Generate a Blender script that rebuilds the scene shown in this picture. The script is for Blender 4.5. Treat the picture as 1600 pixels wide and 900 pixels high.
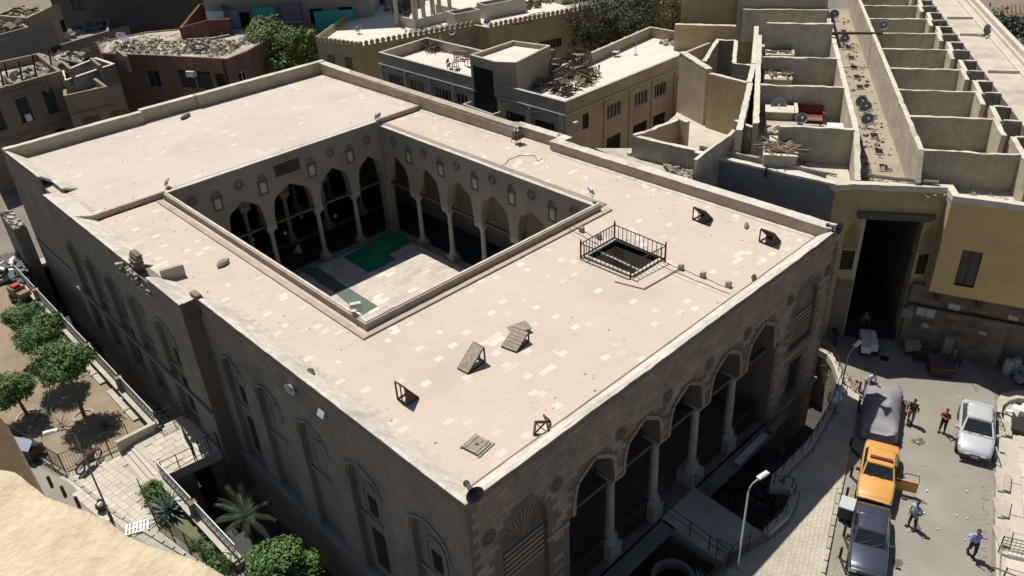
import bpy, bmesh, math, random
import numpy as np
from mathutils import Vector, Matrix, noise
from mathutils.geometry import tessellate_polygon
R = math.radians
random.seed(7)
for o in list(bpy.data.objects): bpy.data.objects.remove(o)
SC = bpy.context.scene; COL = SC.collection

# ---------------- camera ----------------
YAW, PITCH, ROLL, FPX = 0.747059876, 0.546521639, -0.05725168, 1259.02175
CP = Vector((-11.9686, -15.9163, 30.9062))
_f = Vector((math.sin(YAW)*math.cos(PITCH), math.cos(YAW)*math.cos(PITCH), -math.sin(PITCH)))
_r = Vector((math.cos(YAW), -math.sin(YAW), 0)); _u = _r.cross(_f)
CR = _r*math.cos(ROLL)+_u*math.sin(ROLL); CU = -_r*math.sin(ROLL)+_u*math.cos(ROLL)
cam = bpy.data.cameras.new('camera'); co = bpy.data.objects.new('camera', cam); COL.objects.link(co)
co.matrix_world = Matrix(((CR.x, CU.x, -_f.x, CP.x), (CR.y, CU.y, -_f.y, CP.y), (CR.z, CU.z, -_f.z, CP.z), (0, 0, 0, 1)))
cam.sensor_width = 36; cam.lens = 36*FPX/1600; cam.clip_start = .1; cam.clip_end = 2000
SC.camera = co

# ---------------- world, sun, exposure ----------------
SUN = Vector((0.068, 0.50, 1)).normalized()
w = bpy.data.worlds.new('World'); SC.world = w; w.use_nodes = True
nt = w.node_tree; bg = nt.nodes['Background']; sky = nt.nodes.new('ShaderNodeTexSky')
sky.sky_type = 'NISHITA'; sky.sun_disc = False
sky.sun_elevation = math.asin(SUN.z); sky.sun_rotation = math.atan2(SUN.x, SUN.y)
nt.links.new(sky.outputs[0], bg.inputs[0]); bg.inputs[1].default_value = 0.056
sl = bpy.data.lights.new('sun', 'SUN'); so = bpy.data.objects.new('sun', sl); COL.objects.link(so)
sl.energy = 4.7; sl.angle = R(.5); sl.color = (1, .955, .88)
so.rotation_euler = SUN.to_track_quat('Z', 'Y').to_euler(); so.location = (0, 0, 80)
SC.view_settings.view_transform = 'Standard'; SC.view_settings.look = 'None'
SC.view_settings.exposure = 0.2; SC.view_settings.gamma = 1

# ---------------- helpers ----------------
def at(px, py, z):
    """where the sight line through a pixel of the 1600x900 photograph meets height z"""
    d = _f*FPX+CR*(px-800)+CU*(450-py)
    return CP+d*((z-CP.z)/d.z)
def a2(px, py, z):
    p = at(px, py, z); return (p.x, p.y)
_e = [0]
def eps():
    _e[0] = (_e[0]+1) % 9; return _e[0]*.004

class MB:
    def __init__(s): s.v = []; s.f = []
    def add(s, vs, fs, M=None):
        n = len(s.v)
        if M is not None: vs = [tuple(M @ Vector(p)) for p in vs]
        s.v += [tuple(p) for p in vs]; s.f += [tuple(i+n for i in f) for f in fs]; return s
    def quad(s, a, b, c, d): return s.add([a, b, c, d], [(0, 1, 2, 3)])
    def bx(s, x0, y0, z0, x1, y1, z1, M=None):
        return s.add([(x0,y0,z0),(x1,y0,z0),(x1,y1,z0),(x0,y1,z0),(x0,y0,z1),(x1,y0,z1),(x1,y1,z1),(x0,y1,z1)],
                     [(3,2,1,0),(4,5,6,7),(0,1,5,4),(1,2,6,5),(2,3,7,6),(3,0,4,7)], M)
    def box(s, c, d, rz=0, rx=0, ry=0):
        M = Matrix.Translation(c) @ Matrix.Rotation(rz,4,'Z') @ Matrix.Rotation(ry,4,'Y') @ Matrix.Rotation(rx,4,'X')
        return s.bx(-d[0]/2,-d[1]/2,-d[2]/2,d[0]/2,d[1]/2,d[2]/2,M)
    def prism(s, poly, z0, z1, M=None):
        n = len(poly); A = sum(poly[i][0]*poly[(i+1)%n][1]-poly[(i+1)%n][0]*poly[i][1] for i in range(n))
        if A < 0: poly = poly[::-1]
        zb = z0 if hasattr(z0,'__len__') else [z0]*n; zt = z1 if hasattr(z1,'__len__') else [z1]*n
        if A < 0 and hasattr(z1,'__len__'): zt = list(zt)[::-1]
        vs = [(p[0],p[1],z) for p,z in zip(poly,zb)]+[(p[0],p[1],z) for p,z in zip(poly,zt)]
        return s.add(vs, [tuple(range(n))[::-1], tuple(range(n,2*n))]+[(i,(i+1)%n,n+(i+1)%n,n+i) for i in range(n)], M)
    def tube(s, p, q, r, n=6, r2=None):
        p = Vector(p); q = Vector(q); d = (q-p)
        if d.length < 1e-6: return s
        d.normalize(); a = d.orthogonal().normalized(); b = d.cross(a); r2 = r if r2 is None else r2
        vs = [p+(a*math.cos(t)+b*math.sin(t))*r for t in [2*math.pi*i/n for i in range(n)]]
        vs += [q+(a*math.cos(t)+b*math.sin(t))*r2 for t in [2*math.pi*i/n for i in range(n)]]
        return s.add(vs, [tuple(range(n))[::-1], tuple(range(n,2*n))]+[(i,(i+1)%n,n+(i+1)%n,n+i) for i in range(n)])
    def path(s, pts, r, n=5):
        for a, b in zip(pts[:-1], pts[1:]): s.tube(a, b, r, n)
        return s
    def lathe(s, prof, c=(0,0,0), n=12, M=None, cap=True):
        vs = []; k = len(prof)
        for r, z in prof:
            for i in range(n):
                t = 2*math.pi*i/n; vs.append((c[0]+r*math.cos(t), c[1]+r*math.sin(t), c[2]+z))
        fs = [(j*n+i, j*n+(i+1)%n, (j+1)*n+(i+1)%n, (j+1)*n+i) for j in range(k-1) for i in range(n)]
        if cap: fs += [tuple(range(n))[::-1], tuple(range((k-1)*n, k*n))]
        return s.add(vs, fs, M)
    def sweep(s, pts, prof):
        """extrude a 2D profile (across, up) along a polyline of xy points; across is to the left of travel"""
        n = len(pts); k = len(prof); vs = []
        for i, p in enumerate(pts):
            d0 = Vector(p)-Vector(pts[i-1]) if i else Vector(pts[1])-Vector(p)
            d1 = Vector(pts[i+1])-Vector(p) if i < n-1 else d0
            d0 = d0.normalized(); d1 = d1.normalized(); n0 = Vector((-d0.y, d0.x)); n1 = Vector((-d1.y, d1.x))
            m = (n0+n1); m = m/max(.3, m.length_squared)*2
            for a, z in prof: vs.append((p[0]+m.x*a, p[1]+m.y*a, z))
        fs = [(i*k+j, (i+1)*k+j, (i+1)*k+(j+1)%k, i*k+(j+1)%k) for i in range(n-1) for j in range(k)]
        fs += [tuple(range(k))[::-1], tuple(range((n-1)*k, n*k))]
        return s.add(vs, fs)
    def mesh(s, name, mat=None, smooth=False):
        me = bpy.data.meshes.new(name); me.from_pydata(s.v, [], s.f); me.validate()
        if mat: me.materials.append(mat)
        if smooth:
            for p in me.polygons: p.use_smooth = True
        me.update(); return me
    def build(s, name, mat, parent=None, smooth=False, local=False, kind=None, label=None):
        o = link(name, s.mesh(name, mat, smooth), parent, local)
        if kind: o['kind'] = kind
        if label: o['label'] = label
        return o
WM = {}
def link(name, me, parent=None, local=False, M=None):
    o = bpy.data.objects.new(name, me); COL.objects.link(o)
    if M is not None: o.matrix_basis = M
    if parent is not None:
        o.parent = parent
        if not local:
            o.matrix_parent_inverse = WM.get(parent.name, Matrix()).inverted()
    return o
def tag(o, label, cat, group=None):
    o['label'] = label; o['category'] = cat
    if group: o['group'] = group
    return o
def thing(name, label, cat, loc=(0,0,0), rz=0, group=None):
    o = bpy.data.objects.new(name, None); COL.objects.link(o); o.empty_display_size = .3
    o.matrix_basis = Matrix.Translation(loc) @ Matrix.Rotation(rz, 4, 'Z'); WM[o.name] = o.matrix_basis.copy()
    return tag(o, label, cat, group)
def struct(name, mb, mat, smooth=False):
    o = mb.build(name, mat, None, smooth); o['kind'] = 'structure'; return o
def stuff(name, mb, mat, label, cat, smooth=False):
    o = mb.build(name, mat, None, smooth); o['kind'] = 'stuff'; return tag(o, label, cat)
def copy_tree(o, loc=None, rz=0, scale=1, label=None, M=None):
    c = o.copy(); COL.objects.link(c)
    if M is not None: c.matrix_basis = M
    elif loc is not None:
        c.matrix_basis = Matrix.Translation(loc) @ Matrix.Rotation(rz, 4, 'Z') @ Matrix.Scale(scale, 4)
    if label: c['label'] = label
    for ch in o.children:
        d = ch.copy(); COL.objects.link(d); d.parent = c
        for g in ch.children:
            e = g.copy(); COL.objects.link(e); e.parent = d
    return c
def pieces(name, me, mats, parent, limit=300, far_label=None):
    """one object for each of the nearest pieces, the rest joined into one mesh of the same geometry"""
    mats = sorted(mats, key=lambda M: (M.translation-CP).length)
    PW = WM.get(parent.name, Matrix()) if parent else Matrix()
    for M in mats[:limit]:
        o = bpy.data.objects.new(name, me); COL.objects.link(o); o.parent = parent; o.matrix_parent_inverse = PW.inverted(); o.matrix_basis = M
    rest = mats[limit:]
    if rest:
        v = np.array([tuple(x.co)+(1,) for x in me.vertices]).T; fs = [tuple(p.vertices) for p in me.polygons]
        V = np.concatenate([(np.array(M) @ v)[:3].T for M in rest]); k = len(me.vertices)
        F = [tuple(i+k*j for i in f) for j in range(len(rest)) for f in fs]
        m2 = bpy.data.meshes.new(name); m2.from_pydata(V.tolist(), [], F); m2.materials.append(me.materials[0]); m2.update()
        o = link(name, m2, parent); o['kind'] = 'stuff'
def inside(poly, x, y):
    c = False; n = len(poly)
    for i in range(n):
        x0, y0 = poly[i][:2]; x1, y1 = poly[(i+1)%n][:2]
        if (y0 > y) != (y1 > y) and x < (x1-x0)*(y-y0)/(y1-y0)+x0: c = not c
    return c
def block_mesh(name, mat, L, W, H, bev=.012):
    b = bev; v = [(0,0,-H),(L,0,-H),(L,W,-H),(0,W,-H),(0,0,-b),(L,0,-b),(L,W,-b),(0,W,-b),(b,b,0),(L-b,b,0),(L-b,W-b,0),(b,W-b,0)]
    f = [(0,1,5,4),(1,2,6,5),(2,3,7,6),(3,0,4,7),(4,5,9,8),(5,6,10,9),(6,7,11,10),(7,4,8,11),(8,9,10,11)]
    m = MB(); m.add(v, f); return m.mesh(name, mat)
def tiling(poly, z, L, W, gap, ang=0, holes=(), stagger=True, jit=.0015, zf=None):
    """matrices for rows of tiles that lie wholly inside a polygon"""
    ca, sa = math.cos(ang), math.sin(ang); q = [(p[0]*ca+p[1]*sa, -p[0]*sa+p[1]*ca) for p in poly]
    x0 = min(p[0] for p in q); x1 = max(p[0] for p in q); y0 = min(p[1] for p in q); y1 = max(p[1] for p in q); out = []
    j = 0; y = y0
    while y < y1:
        x = x0-(L*.5 if (j % 2 and stagger) else 0)+(random.uniform(0, L*.3) if stagger else 0)
        while x < x1:
            cs = [(x+dx, y+dy) for dx in (.01, L-.01) for dy in (.01, W-.01)]
            ws = [(a*ca-b*sa, a*sa+b*ca) for a, b in cs]
            if all(inside(poly, *p) for p in ws) and not any(inside(h, *p) for h in holes for p in ws+[((x+L/2)*ca-(y+W/2)*sa, (x+L/2)*sa+(y+W/2)*ca)]):
                zz = z if zf is None else zf(ws[0][0], ws[0][1])
                out.append(Matrix.Translation((x*ca-y*sa, x*sa+y*ca, zz+random.uniform(-jit, jit))) @ Matrix.Rotation(ang, 4, 'Z'))
            x += L+gap
        y += W+gap; j += 1
    return out

# ---------------- materials ----------------
MC = {}
def mat(name, c1, c2=None, sc=1.5, rough=.9, bump=.25, bs=25, metal=0, vary=0, dirt=0, lights=None, streak=0, emit=None, fine=.12):
    if name in MC: return MC[name]
    m = bpy.data.materials.new(name); m.use_nodes = True; N = m.node_tree.nodes; L = m.node_tree.links; b = N['Principled BSDF']
    b.inputs['Roughness'].default_value = rough; b.inputs['Metallic'].default_value = metal
    if rough > .6: b.inputs['Specular IOR Level'].default_value = .2
    geo = N.new('ShaderNodeNewGeometry')
    def nz(s, det=4, sy=None, dist=0):
        n = N.new('ShaderNodeTexNoise'); n.inputs['Scale'].default_value = s; n.inputs['Detail'].default_value = det; n.inputs['Roughness'].default_value = .62; n.inputs['Distortion'].default_value = dist
        if sy:
            mp = N.new('ShaderNodeMapping'); mp.inputs['Scale'].default_value = sy; L.new(geo.outputs['Position'], mp.inputs[0]); L.new(mp.outputs[0], n.inputs['Vector'])
        else: L.new(geo.outputs['Position'], n.inputs['Vector'])
        return n
    def ramp(src, a, c):
        r = N.new('ShaderNodeMapRange'); r.inputs[1].default_value = a; r.inputs[2].default_value = c; L.new(src, r.inputs[0]); return r.outputs[0]
    def mix(f, a, c, t='MIX'):
        x = N.new('ShaderNodeMix'); x.data_type = 'RGBA'; x.blend_type = t
        if hasattr(f, 'links') or not isinstance(f, (int, float)): L.new(f, x.inputs[0])
        else: x.inputs[0].default_value = f
        for k, q in ((6, a), (7, c)):
            if isinstance(q, tuple): x.inputs[k].default_value = (*q[:3], 1)
            else: L.new(q, x.inputs[k])
        return x.outputs[2]
    c2 = c2 or tuple(k*.78 for k in c1)
    n1 = nz(sc, 5, dist=.3); col = mix(ramp(n1.outputs[0], .35, .68), c1, c2)
    if dirt:
        n3 = nz(sc*.35, 6, dist=.8); f = N.new('ShaderNodeMath'); f.operation = 'MULTIPLY'; L.new(ramp(n3.outputs[0], .5, .72), f.inputs[0]); f.inputs[1].default_value = dirt
        col = mix(f.outputs[0], col, tuple(k*.42 for k in c1))
    if streak:
        n4 = nz(1, 4, (5, 5, .35)); f = N.new('ShaderNodeMath'); f.operation = 'MULTIPLY'; L.new(ramp(n4.outputs[0], .45, .8), f.inputs[0]); f.inputs[1].default_value = streak
        col = mix(f.outputs[0], col, tuple(k*.5 for k in c1))
    n2 = nz(bs, 3)
    if fine: col = mix(fine, col, n2.outputs[0], 'OVERLAY')
    if vary or lights:
        oi = N.new('ShaderNodeObjectInfo'); s = N.new('ShaderNodeMath'); s.operation = 'ADD'; L.new(oi.outputs['Random'], s.inputs[0]); L.new(geo.outputs['Random Per Island'], s.inputs[1])
        fr = N.new('ShaderNodeMath'); fr.operation = 'FRACT'; L.new(s.outputs[0], fr.inputs[0])
        if vary:
            hv = N.new('ShaderNodeHueSaturation'); r = N.new('ShaderNodeMapRange'); r.inputs[3].default_value = 1-vary; r.inputs[4].default_value = 1+vary
            L.new(fr.outputs[0], r.inputs[0]); L.new(r.outputs[0], hv.inputs['Value']); L.new(col, hv.inputs['Color']); col = hv.outputs[0]
        if lights:
            cl = nz(lights[1], 2); sn = N.new('ShaderNodeVectorMath'); sn.operation = 'SNAP'; sn.inputs[1].default_value = (2.30, 1.63, 50); L.new(geo.outputs['Position'], sn.inputs[0]); L.new(sn.outputs[0], cl.inputs['Vector']); q = N.new('ShaderNodeMath'); q.operation = 'MULTIPLY'; L.new(ramp(cl.outputs[0], .38, .72), q.inputs[0]); q.inputs[1].default_value = lights[0]
            m2 = N.new('ShaderNodeMath'); m2.operation = 'LESS_THAN'; s2 = N.new('ShaderNodeMath'); s2.operation = 'MULTIPLY'; s2.inputs[1].default_value = 7.31; L.new(fr.outputs[0], s2.inputs[0])
            f2 = N.new('ShaderNodeMath'); f2.operation = 'FRACT'; L.new(s2.outputs[0], f2.inputs[0]); L.new(f2.outputs[0], m2.inputs[0]); L.new(q.outputs[0], m2.inputs[1])
            s3 = N.new('ShaderNodeMath'); s3.operation = 'MULTIPLY'; s3.inputs[1].default_value = 53.7; L.new(fr.outputs[0], s3.inputs[0]); f3 = N.new('ShaderNodeMath'); f3.operation = 'FRACT'; L.new(s3.outputs[0], f3.inputs[0])
            r3 = N.new('ShaderNodeMapRange'); r3.inputs[3].default_value = .2; L.new(f3.outputs[0], r3.inputs[0]); m4 = N.new('ShaderNodeMath'); m4.operation = 'MULTIPLY'; L.new(m2.outputs[0], m4.inputs[0]); L.new(r3.outputs[0], m4.inputs[1])
            col = mix(m4.outputs[0], col, lights[2])
    L.new(col, b.inputs['Base Color'])
    if bump:
        bp = N.new('ShaderNodeBump'); bp.inputs['Strength'].default_value = bump; bp.inputs['Distance'].default_value = .03; L.new(n2.outputs[0], bp.inputs['Height'])
        if bump > .3:
            b2 = N.new('ShaderNodeBump'); b2.inputs['Strength'].default_value = bump; b2.inputs['Distance'].default_value = .15; L.new(n1.outputs[0], b2.inputs['Height']); L.new(bp.outputs[0], b2.inputs['Normal']); bp = b2
        L.new(bp.outputs[0], b.inputs['Normal'])
    MC[name] = m; return m
def pm(name, c, rough=.4, metal=0, coat=0):
    if name in MC: return MC[name]
    m = bpy.data.materials.new(name); m.use_nodes = True; b = m.node_tree.nodes['Principled BSDF']; N = m.node_tree.nodes; L = m.node_tree.links
    b.inputs['Roughness'].default_value = rough; b.inputs['Metallic'].default_value = metal; b.inputs['Coat Weight'].default_value = coat
    n = N.new('ShaderNodeTexNoise'); n.inputs['Scale'].default_value = 9; n.inputs['Detail'].default_value = 5
    x = N.new('ShaderNodeMix'); x.data_type = 'RGBA'; r = N.new('ShaderNodeMapRange'); r.inputs[1].default_value = .4; r.inputs[2].default_value = .75; r.inputs[4].default_value = .5
    g = N.new('ShaderNodeTexCoord'); L.new(g.outputs['Object'], n.inputs['Vector']); L.new(n.outputs[0], r.inputs[0]); L.new(r.outputs[0], x.inputs[0])
    x.inputs[6].default_value = (*c, 1); x.inputs[7].default_value = (*[k*.8+.012 for k in c], 1); L.new(x.outputs[2], b.inputs['Base Color'])
    MC[name] = m; return m
TILE = mat('roof_tile_stone', (.53,.447,.37), (.487,.412,.342), sc=.35, bump=.12, bs=14, vary=.015, lights=(.22,.33,(.66,.58,.475)), dirt=.16, fine=.08)
TILE2 = mat('roof_tile_pale', (.535,.475,.40), (.50,.44,.37), sc=.3, bump=.12, bs=14, vary=.012, lights=(.07,.4,(.65,.58,.48)), dirt=.2, fine=.08)
SLAB = mat('roof_mortar', (.50,.425,.362), sc=.6, bump=.2, bs=20)
COPE = mat('coping_plaster', (.60,.56,.485), (.47,.43,.365), sc=1.6, bump=.6, bs=14, dirt=.6, fine=.3)
PARA = mat('parapet_render', (.44,.37,.29), (.35,.29,.22), sc=.9, bump=.3, bs=16, dirt=.3, streak=.3)
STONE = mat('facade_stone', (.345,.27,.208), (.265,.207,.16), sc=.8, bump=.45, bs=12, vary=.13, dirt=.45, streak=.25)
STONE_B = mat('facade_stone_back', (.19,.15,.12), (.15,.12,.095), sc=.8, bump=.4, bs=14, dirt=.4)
STONE_L = mat('side_wall_stone', (.255,.225,.19), (.20,.177,.15), sc=.55, bump=.45, bs=11, vary=.07, dirt=.5, streak=.35)
STONE_LB = mat('side_wall_back', (.22,.198,.173), (.18,.163,.143), sc=.55, bump=.4, bs=14, dirt=.5, streak=.4)
COURT = mat('court_plaster', (.31,.27,.22), (.25,.215,.175), sc=.5, bump=.3, bs=12, dirt=.4, streak=.35)
COLM = mat('column_marble', (.34,.315,.275), (.25,.23,.205), sc=2, bump=.15, bs=20, rough=.6)
CARVE = mat('carved_stucco', (.15,.125,.10), sc=3, bump=.3, bs=30)
WOOD = mat('dark_wood', (.085,.055,.036), (.055,.036,.025), sc=3, bump=.3, bs=30, rough=.75)
WOODG = mat('weathered_wood', (.36,.315,.255), (.25,.21,.165), sc=4, bump=.4, bs=30)
IRON = mat('black_iron', (.022,.021,.022), (.04,.032,.026), sc=5, rough=.55, bump=.15, metal=.3)
BEAM = mat('aged_beam', (.13,.10,.075), (.09,.07,.05), sc=3, bump=.3, bs=30)
DARK = mat('dark_opening', (.018,.018,.019), sc=1, bump=.1)  # near-black; panels of it stand in for the shade inside openings
MARB = mat('court_marble', (.52,.48,.41), (.44,.405,.34), sc=.8, bump=.1, bs=15, vary=.10, lights=(.3,.3,(.74,.69,.58)))
GRN = mat('green_carpet', (.02,.24,.12), (.016,.19,.095), sc=6, bump=.3, bs=60)
GRND = mat('dark_carpet', (.035,.055,.055), (.025,.042,.045), sc=6, bump=.3, bs=60)
GRNY = mat('greygreen_carpet', (.13,.16,.135), (.10,.125,.11), sc=6, bump=.3, bs=60)
DIRT = mat('garden_dirt', (.29,.235,.16), (.225,.18,.12), sc=.7, bump=.6, bs=9, dirt=.35, fine=.25)
GROUND = mat('dusty_ground', (.22,.19,.155), (.17,.145,.12), sc=.4, bump=.4, bs=6, dirt=.3)
ASPH = mat('dusty_asphalt', (.30,.275,.232), (.235,.215,.182), sc=.28, bump=.25, bs=22, dirt=.35, fine=.22)
PAVE = mat('pavement_slab', (.47,.435,.35), (.40,.37,.30), sc=.6, bump=.3, bs=14, vary=.05, dirt=.4, fine=.2)
PAVW = mat('plaza_slab', (.54,.50,.41), (.46,.42,.34), sc=.6, bump=.35, bs=14, vary=.10, dirt=.25)
KERB = mat('kerb_stone', (.42,.39,.32), sc=2, bump=.4, vary=.1)
MOATW = mat('moat_masonry', (.23,.19,.145), (.16,.13,.10), sc=1.2, bump=.8, bs=6, dirt=.4, vary=.15)
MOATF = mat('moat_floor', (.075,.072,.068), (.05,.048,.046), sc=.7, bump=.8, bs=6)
PALE = mat('pale_concrete', (.48,.445,.37), (.40,.365,.30), sc=1, bump=.3, bs=16, dirt=.3)
MKT = mat('market_render', (.47,.42,.335), (.37,.325,.25), sc=1.1, bump=.5, bs=13, dirt=.45, streak=.45, fine=.2)
MKTG = mat('market_grey_render', (.25,.245,.225), (.20,.195,.18), sc=.7, bump=.35, bs=13, dirt=.3, streak=.2)
YEL = mat('yellow_render', (.62,.46,.21), (.54,.41,.19), sc=.9, bump=.2, bs=14, dirt=.25, streak=.15)
OCH = mat('ochre_render', (.47,.37,.20), (.39,.31,.175), sc=.9, bump=.3, bs=14, dirt=.4, streak=.3)
MKF = mat('market_roof', (.53,.48,.39), (.43,.385,.31), sc=.7, bump=.35, bs=14, dirt=.5, fine=.2)
STRIP = mat('street_vault_roof', (.35,.305,.22), (.27,.24,.18), sc=.45, bump=.8, bs=7, dirt=.7, fine=.3)
GREY = mat('grey_render', (.40,.335,.255), (.31,.262,.205), sc=.7, bump=.25, bs=14, dirt=.3, streak=.3)
GREYL = mat('light_grey_trim', (.47,.45,.41), sc=1, bump=.2)
BEI = mat('beige_render', (.43,.355,.25), (.35,.285,.195), sc=.7, bump=.25, bs=14, dirt=.3, streak=.35)
ROOFW = mat('white_roof', (.66,.60,.52), (.57,.52,.44), sc=.5, bump=.3, bs=10, dirt=.3)
ROOFX = mat('dusty_dark_roof', (.30,.265,.21), (.20,.18,.15), sc=.8, bump=.6, bs=6, dirt=.7)
ROOFD = mat('rubbish_roof', (.47,.435,.36), (.30,.27,.22), sc=.8, bump=.6, bs=6, dirt=.6)
SAND = mat('sand_block', (.41,.335,.215), (.34,.275,.18), sc=.8, bump=.3, bs=12, vary=.09)
BROWN = mat('brown_stucco', (.28,.225,.165), (.215,.17,.125), sc=.6, bump=.5, bs=10, dirt=.5, streak=.4)
BRICK = mat('raw_brick_wall', (.24,.145,.105), (.18,.125,.095), sc=.5, bump=.5, bs=12, dirt=.4, vary=.1)
RUB = mat('rubble', (.34,.315,.27), (.24,.22,.19), sc=3, bump=.5, vary=.45)
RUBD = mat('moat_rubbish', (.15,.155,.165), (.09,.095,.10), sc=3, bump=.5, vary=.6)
SCRAP = mat('scrap_wood', (.20,.155,.11), (.12,.095,.07), sc=3, bump=.4, vary=.4)
GLASS = pm('dark_glass', (.015,.018,.02), .12)
WHITE = pm('white_paint', (.72,.71,.68), .5); METAL = pm('grey_metal', (.33,.34,.35), .5, .2); GALV = pm('galvanised', (.50,.51,.51), .5, .2)
SHUT = mat('green_shutter', (.06,.085,.07), sc=4, bump=.3)
RED = pm('red_cloth', (.42,.045,.04), .8); TEAL = pm('teal_cloth', (.06,.42,.36), .8); TEALB = pm('blue_plastic', (.10,.22,.36), .6)
BLACKP = pm('black_plastic', (.02,.02,.022), .5)

# ---------------- wall with openings ----------------
def frame_s(A, B):
    """s axis from A to B, depth axis to the left-hand inside, z up; outside is on the right of travel"""
    A = Vector((A[0],A[1],0)); B = Vector((B[0],B[1],0)); d = (B-A).normalized(); n = Vector((-d.y, d.x, 0))
    return Matrix(((d.x,n.x,0,A.x),(d.y,n.y,0,A.y),(0,0,1,0),(0,0,0,1))), (B-A).length
def keel(c, hw, zs, za):
    def f(s):
        u = min(1, abs(s-c)/hw)
        h = 1-.36*u if u < .6 else .784*max(0, 1-((u-.6)/.4)**2.3)**.5
        return zs+(za-zs)*h
    return f
def rect_op(s0, s1, z0, z1, depth=None): return dict(s0=s0, s1=s1, zb=z0, top=lambda s: z1, cuts=[], depth=depth)
def arch_op(c, hw, zb, zs, za, depth=None, n=6):
    cuts = [c+hw*k for k in (-.97,-.9,-.8,-.7,-.6,-.3,0,.3,.6,.7,.8,.9,.97)]
    return dict(s0=c-hw, s1=c+hw, zb=zb, top=keel(c, hw, zs, za), cuts=cuts, depth=depth)
def arcade_op(s0, s1, zb, zi, arches, depth=None):
    """one wide opening carried by columns: arches is [(centre, half width, apex)], zi the height of the pier undersides"""
    fs = [(c-h, c+h, keel(c, h, zi+.12, za)) for c, h, za in arches]; cuts = []
    for c, h, za in arches: cuts += [c+h*k for k in (-1,-.97,-.9,-.8,-.7,-.6,-.3,0,.3,.6,.7,.8,.9,.97,1)]
    def top(s):
        for a, b, f in fs:
            if a < s < b: return f(s)
        return zi
    return dict(s0=s0, s1=s1, zb=zb, top=top, cuts=[k for k in cuts if s0 < k < s1], depth=depth)
def wall_mb(M, S, z0, z1, t, ops, s_start=0, mb=None, back=True, ends=True):
    mb = mb or MB(); P = lambda s, d, z: tuple(M @ Vector((s, d, z)))
    cuts = {s_start, S}
    for o in ops: cuts |= {o['s0'], o['s1']} | set(o['cuts'])
    cuts = sorted(cuts); prev = {}
    zt = z1 if callable(z1) else (lambda s: z1)
    for a, b in zip(cuts[:-1], cuts[1:]):
        if b-a < 1e-5: continue
        act = sorted([o for o in ops if o['s0'] <= a+1e-6 and o['s1'] >= b-1e-6], key=lambda o: o['zb'])
        za = zb_ = z0
        e = 1e-4
        for o in act:
            ta, tb = o['top'](a+e), o['top'](b-e); d = o['depth'] or t
            mb.quad(P(a,0,za), P(b,0,zb_), P(b,0,o['zb']), P(a,0,o['zb']))
            if back and o['depth'] is None: mb.quad(P(a,t,za), P(b,t,zb_), P(b,t,o['zb']), P(a,t,o['zb']))
            mb.quad(P(a,0,o['zb']), P(b,0,o['zb']), P(b,d,o['zb']), P(a,d,o['zb']))
            mb.quad(P(a,0,ta), P(b,0,tb), P(b,d,tb), P(a,d,ta))
            if o['depth'] is not None: mb.quad(P(a,d,o['zb']), P(b,d,o['zb']), P(b,d,tb), P(a,d,ta))
            k = id(o)
            if abs(a-o['s0']) < 1e-6: mb.quad(P(a,0,o['zb']), P(a,d,o['zb']), P(a,d,ta), P(a,0,ta))
            elif abs(prev[k]-ta) > 1e-3: mb.quad(P(a,0,prev[k]), P(a,d,prev[k]), P(a,d,ta), P(a,0,ta))
            if abs(b-o['s1']) < 1e-6: mb.quad(P(b,0,o['zb']), P(b,d,o['zb']), P(b,d,tb), P(b,0,tb))
            prev[k] = tb; za, zb_ = ta, tb
        mb.quad(P(a,0,za), P(b,0,zb_), P(b,0,zt(b)), P(a,0,zt(a)))
        if back:
            zz = [o for o in act if o['depth'] is None]
            qa, qb = (zz[-1]['top'](a+e), zz[-1]['top'](b-e)) if zz else (z0, z0)
            mb.quad(P(a,t,qa), P(b,t,qb), P(b,t,zt(b)), P(a,t,zt(a)))
        mb.quad(P(a,0,zt(a)), P(b,0,zt(b)), P(b,t,zt(b)), P(a,t,zt(a)))
    if ends:
        for s in (s_start, S): mb.quad(P(s,0,z0), P(s,t,z0), P(s,t,zt(s)), P(s,0,zt(s)))
    return mb
def blocks_on(M, s0, s1, z0, z1, ch, L, ops, me, margin=.12, gap=.009, proud=.010):
    """courses of facing stones on a wall, leaving the openings free"""
    out = []; z = z0; j = 0
    R90 = Matrix.Rotation(R(90), 4, 'X')
    while z+ch <= z1+1e-4:
        s = s0+(-L*.5 if j % 2 else 0)+random.uniform(0, L*.25)
        if s < s0: s += L*.0
        while s+L <= s1:
            if s >= s0:
                ok = True
                for o in ops:
                    if s+L > o['s0']-margin and s < o['s1']+margin:
                        ss = [max(o['s0']+1e-3, min(o['s1']-1e-3, s+L*k/4)) for k in range(5)]
                        if z+ch > o['zb']-margin and z < max(o['top'](q) for q in ss)+margin: ok = False; break
                if ok: out.append(M @ Matrix.Translation((s, -proud-random.uniform(0,.004), z)) @ R90)
            s += L+gap
        z += ch+gap; j += 1
    return out
def band(M, pts, wd, proud, mb=None):
    """raised moulding that follows a line of (s, z) points on a wall"""
    mb = mb or MB(); n = len(pts)
    for i in range(n-1):
        (a, b), (c, d) = pts[i], pts[i+1]; v = Vector((c-a, d-b)); 
        if v.length < 1e-5: continue
        v.normalize(); o = Vector((-v.y, v.x))*wd
        q = [(a,b),(c,d),(c+o.x,d+o.y),(a+o.x,b+o.y)]
        vs = [(s,-proud,z) for s,z in q]+[(s,.02,z) for s,z in q]
        mb.add(vs, [(0,1,2,3),(0,4,5,1),(1,5,6,2),(2,6,7,3),(3,7,4,0)], M)
    return mb

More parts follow.
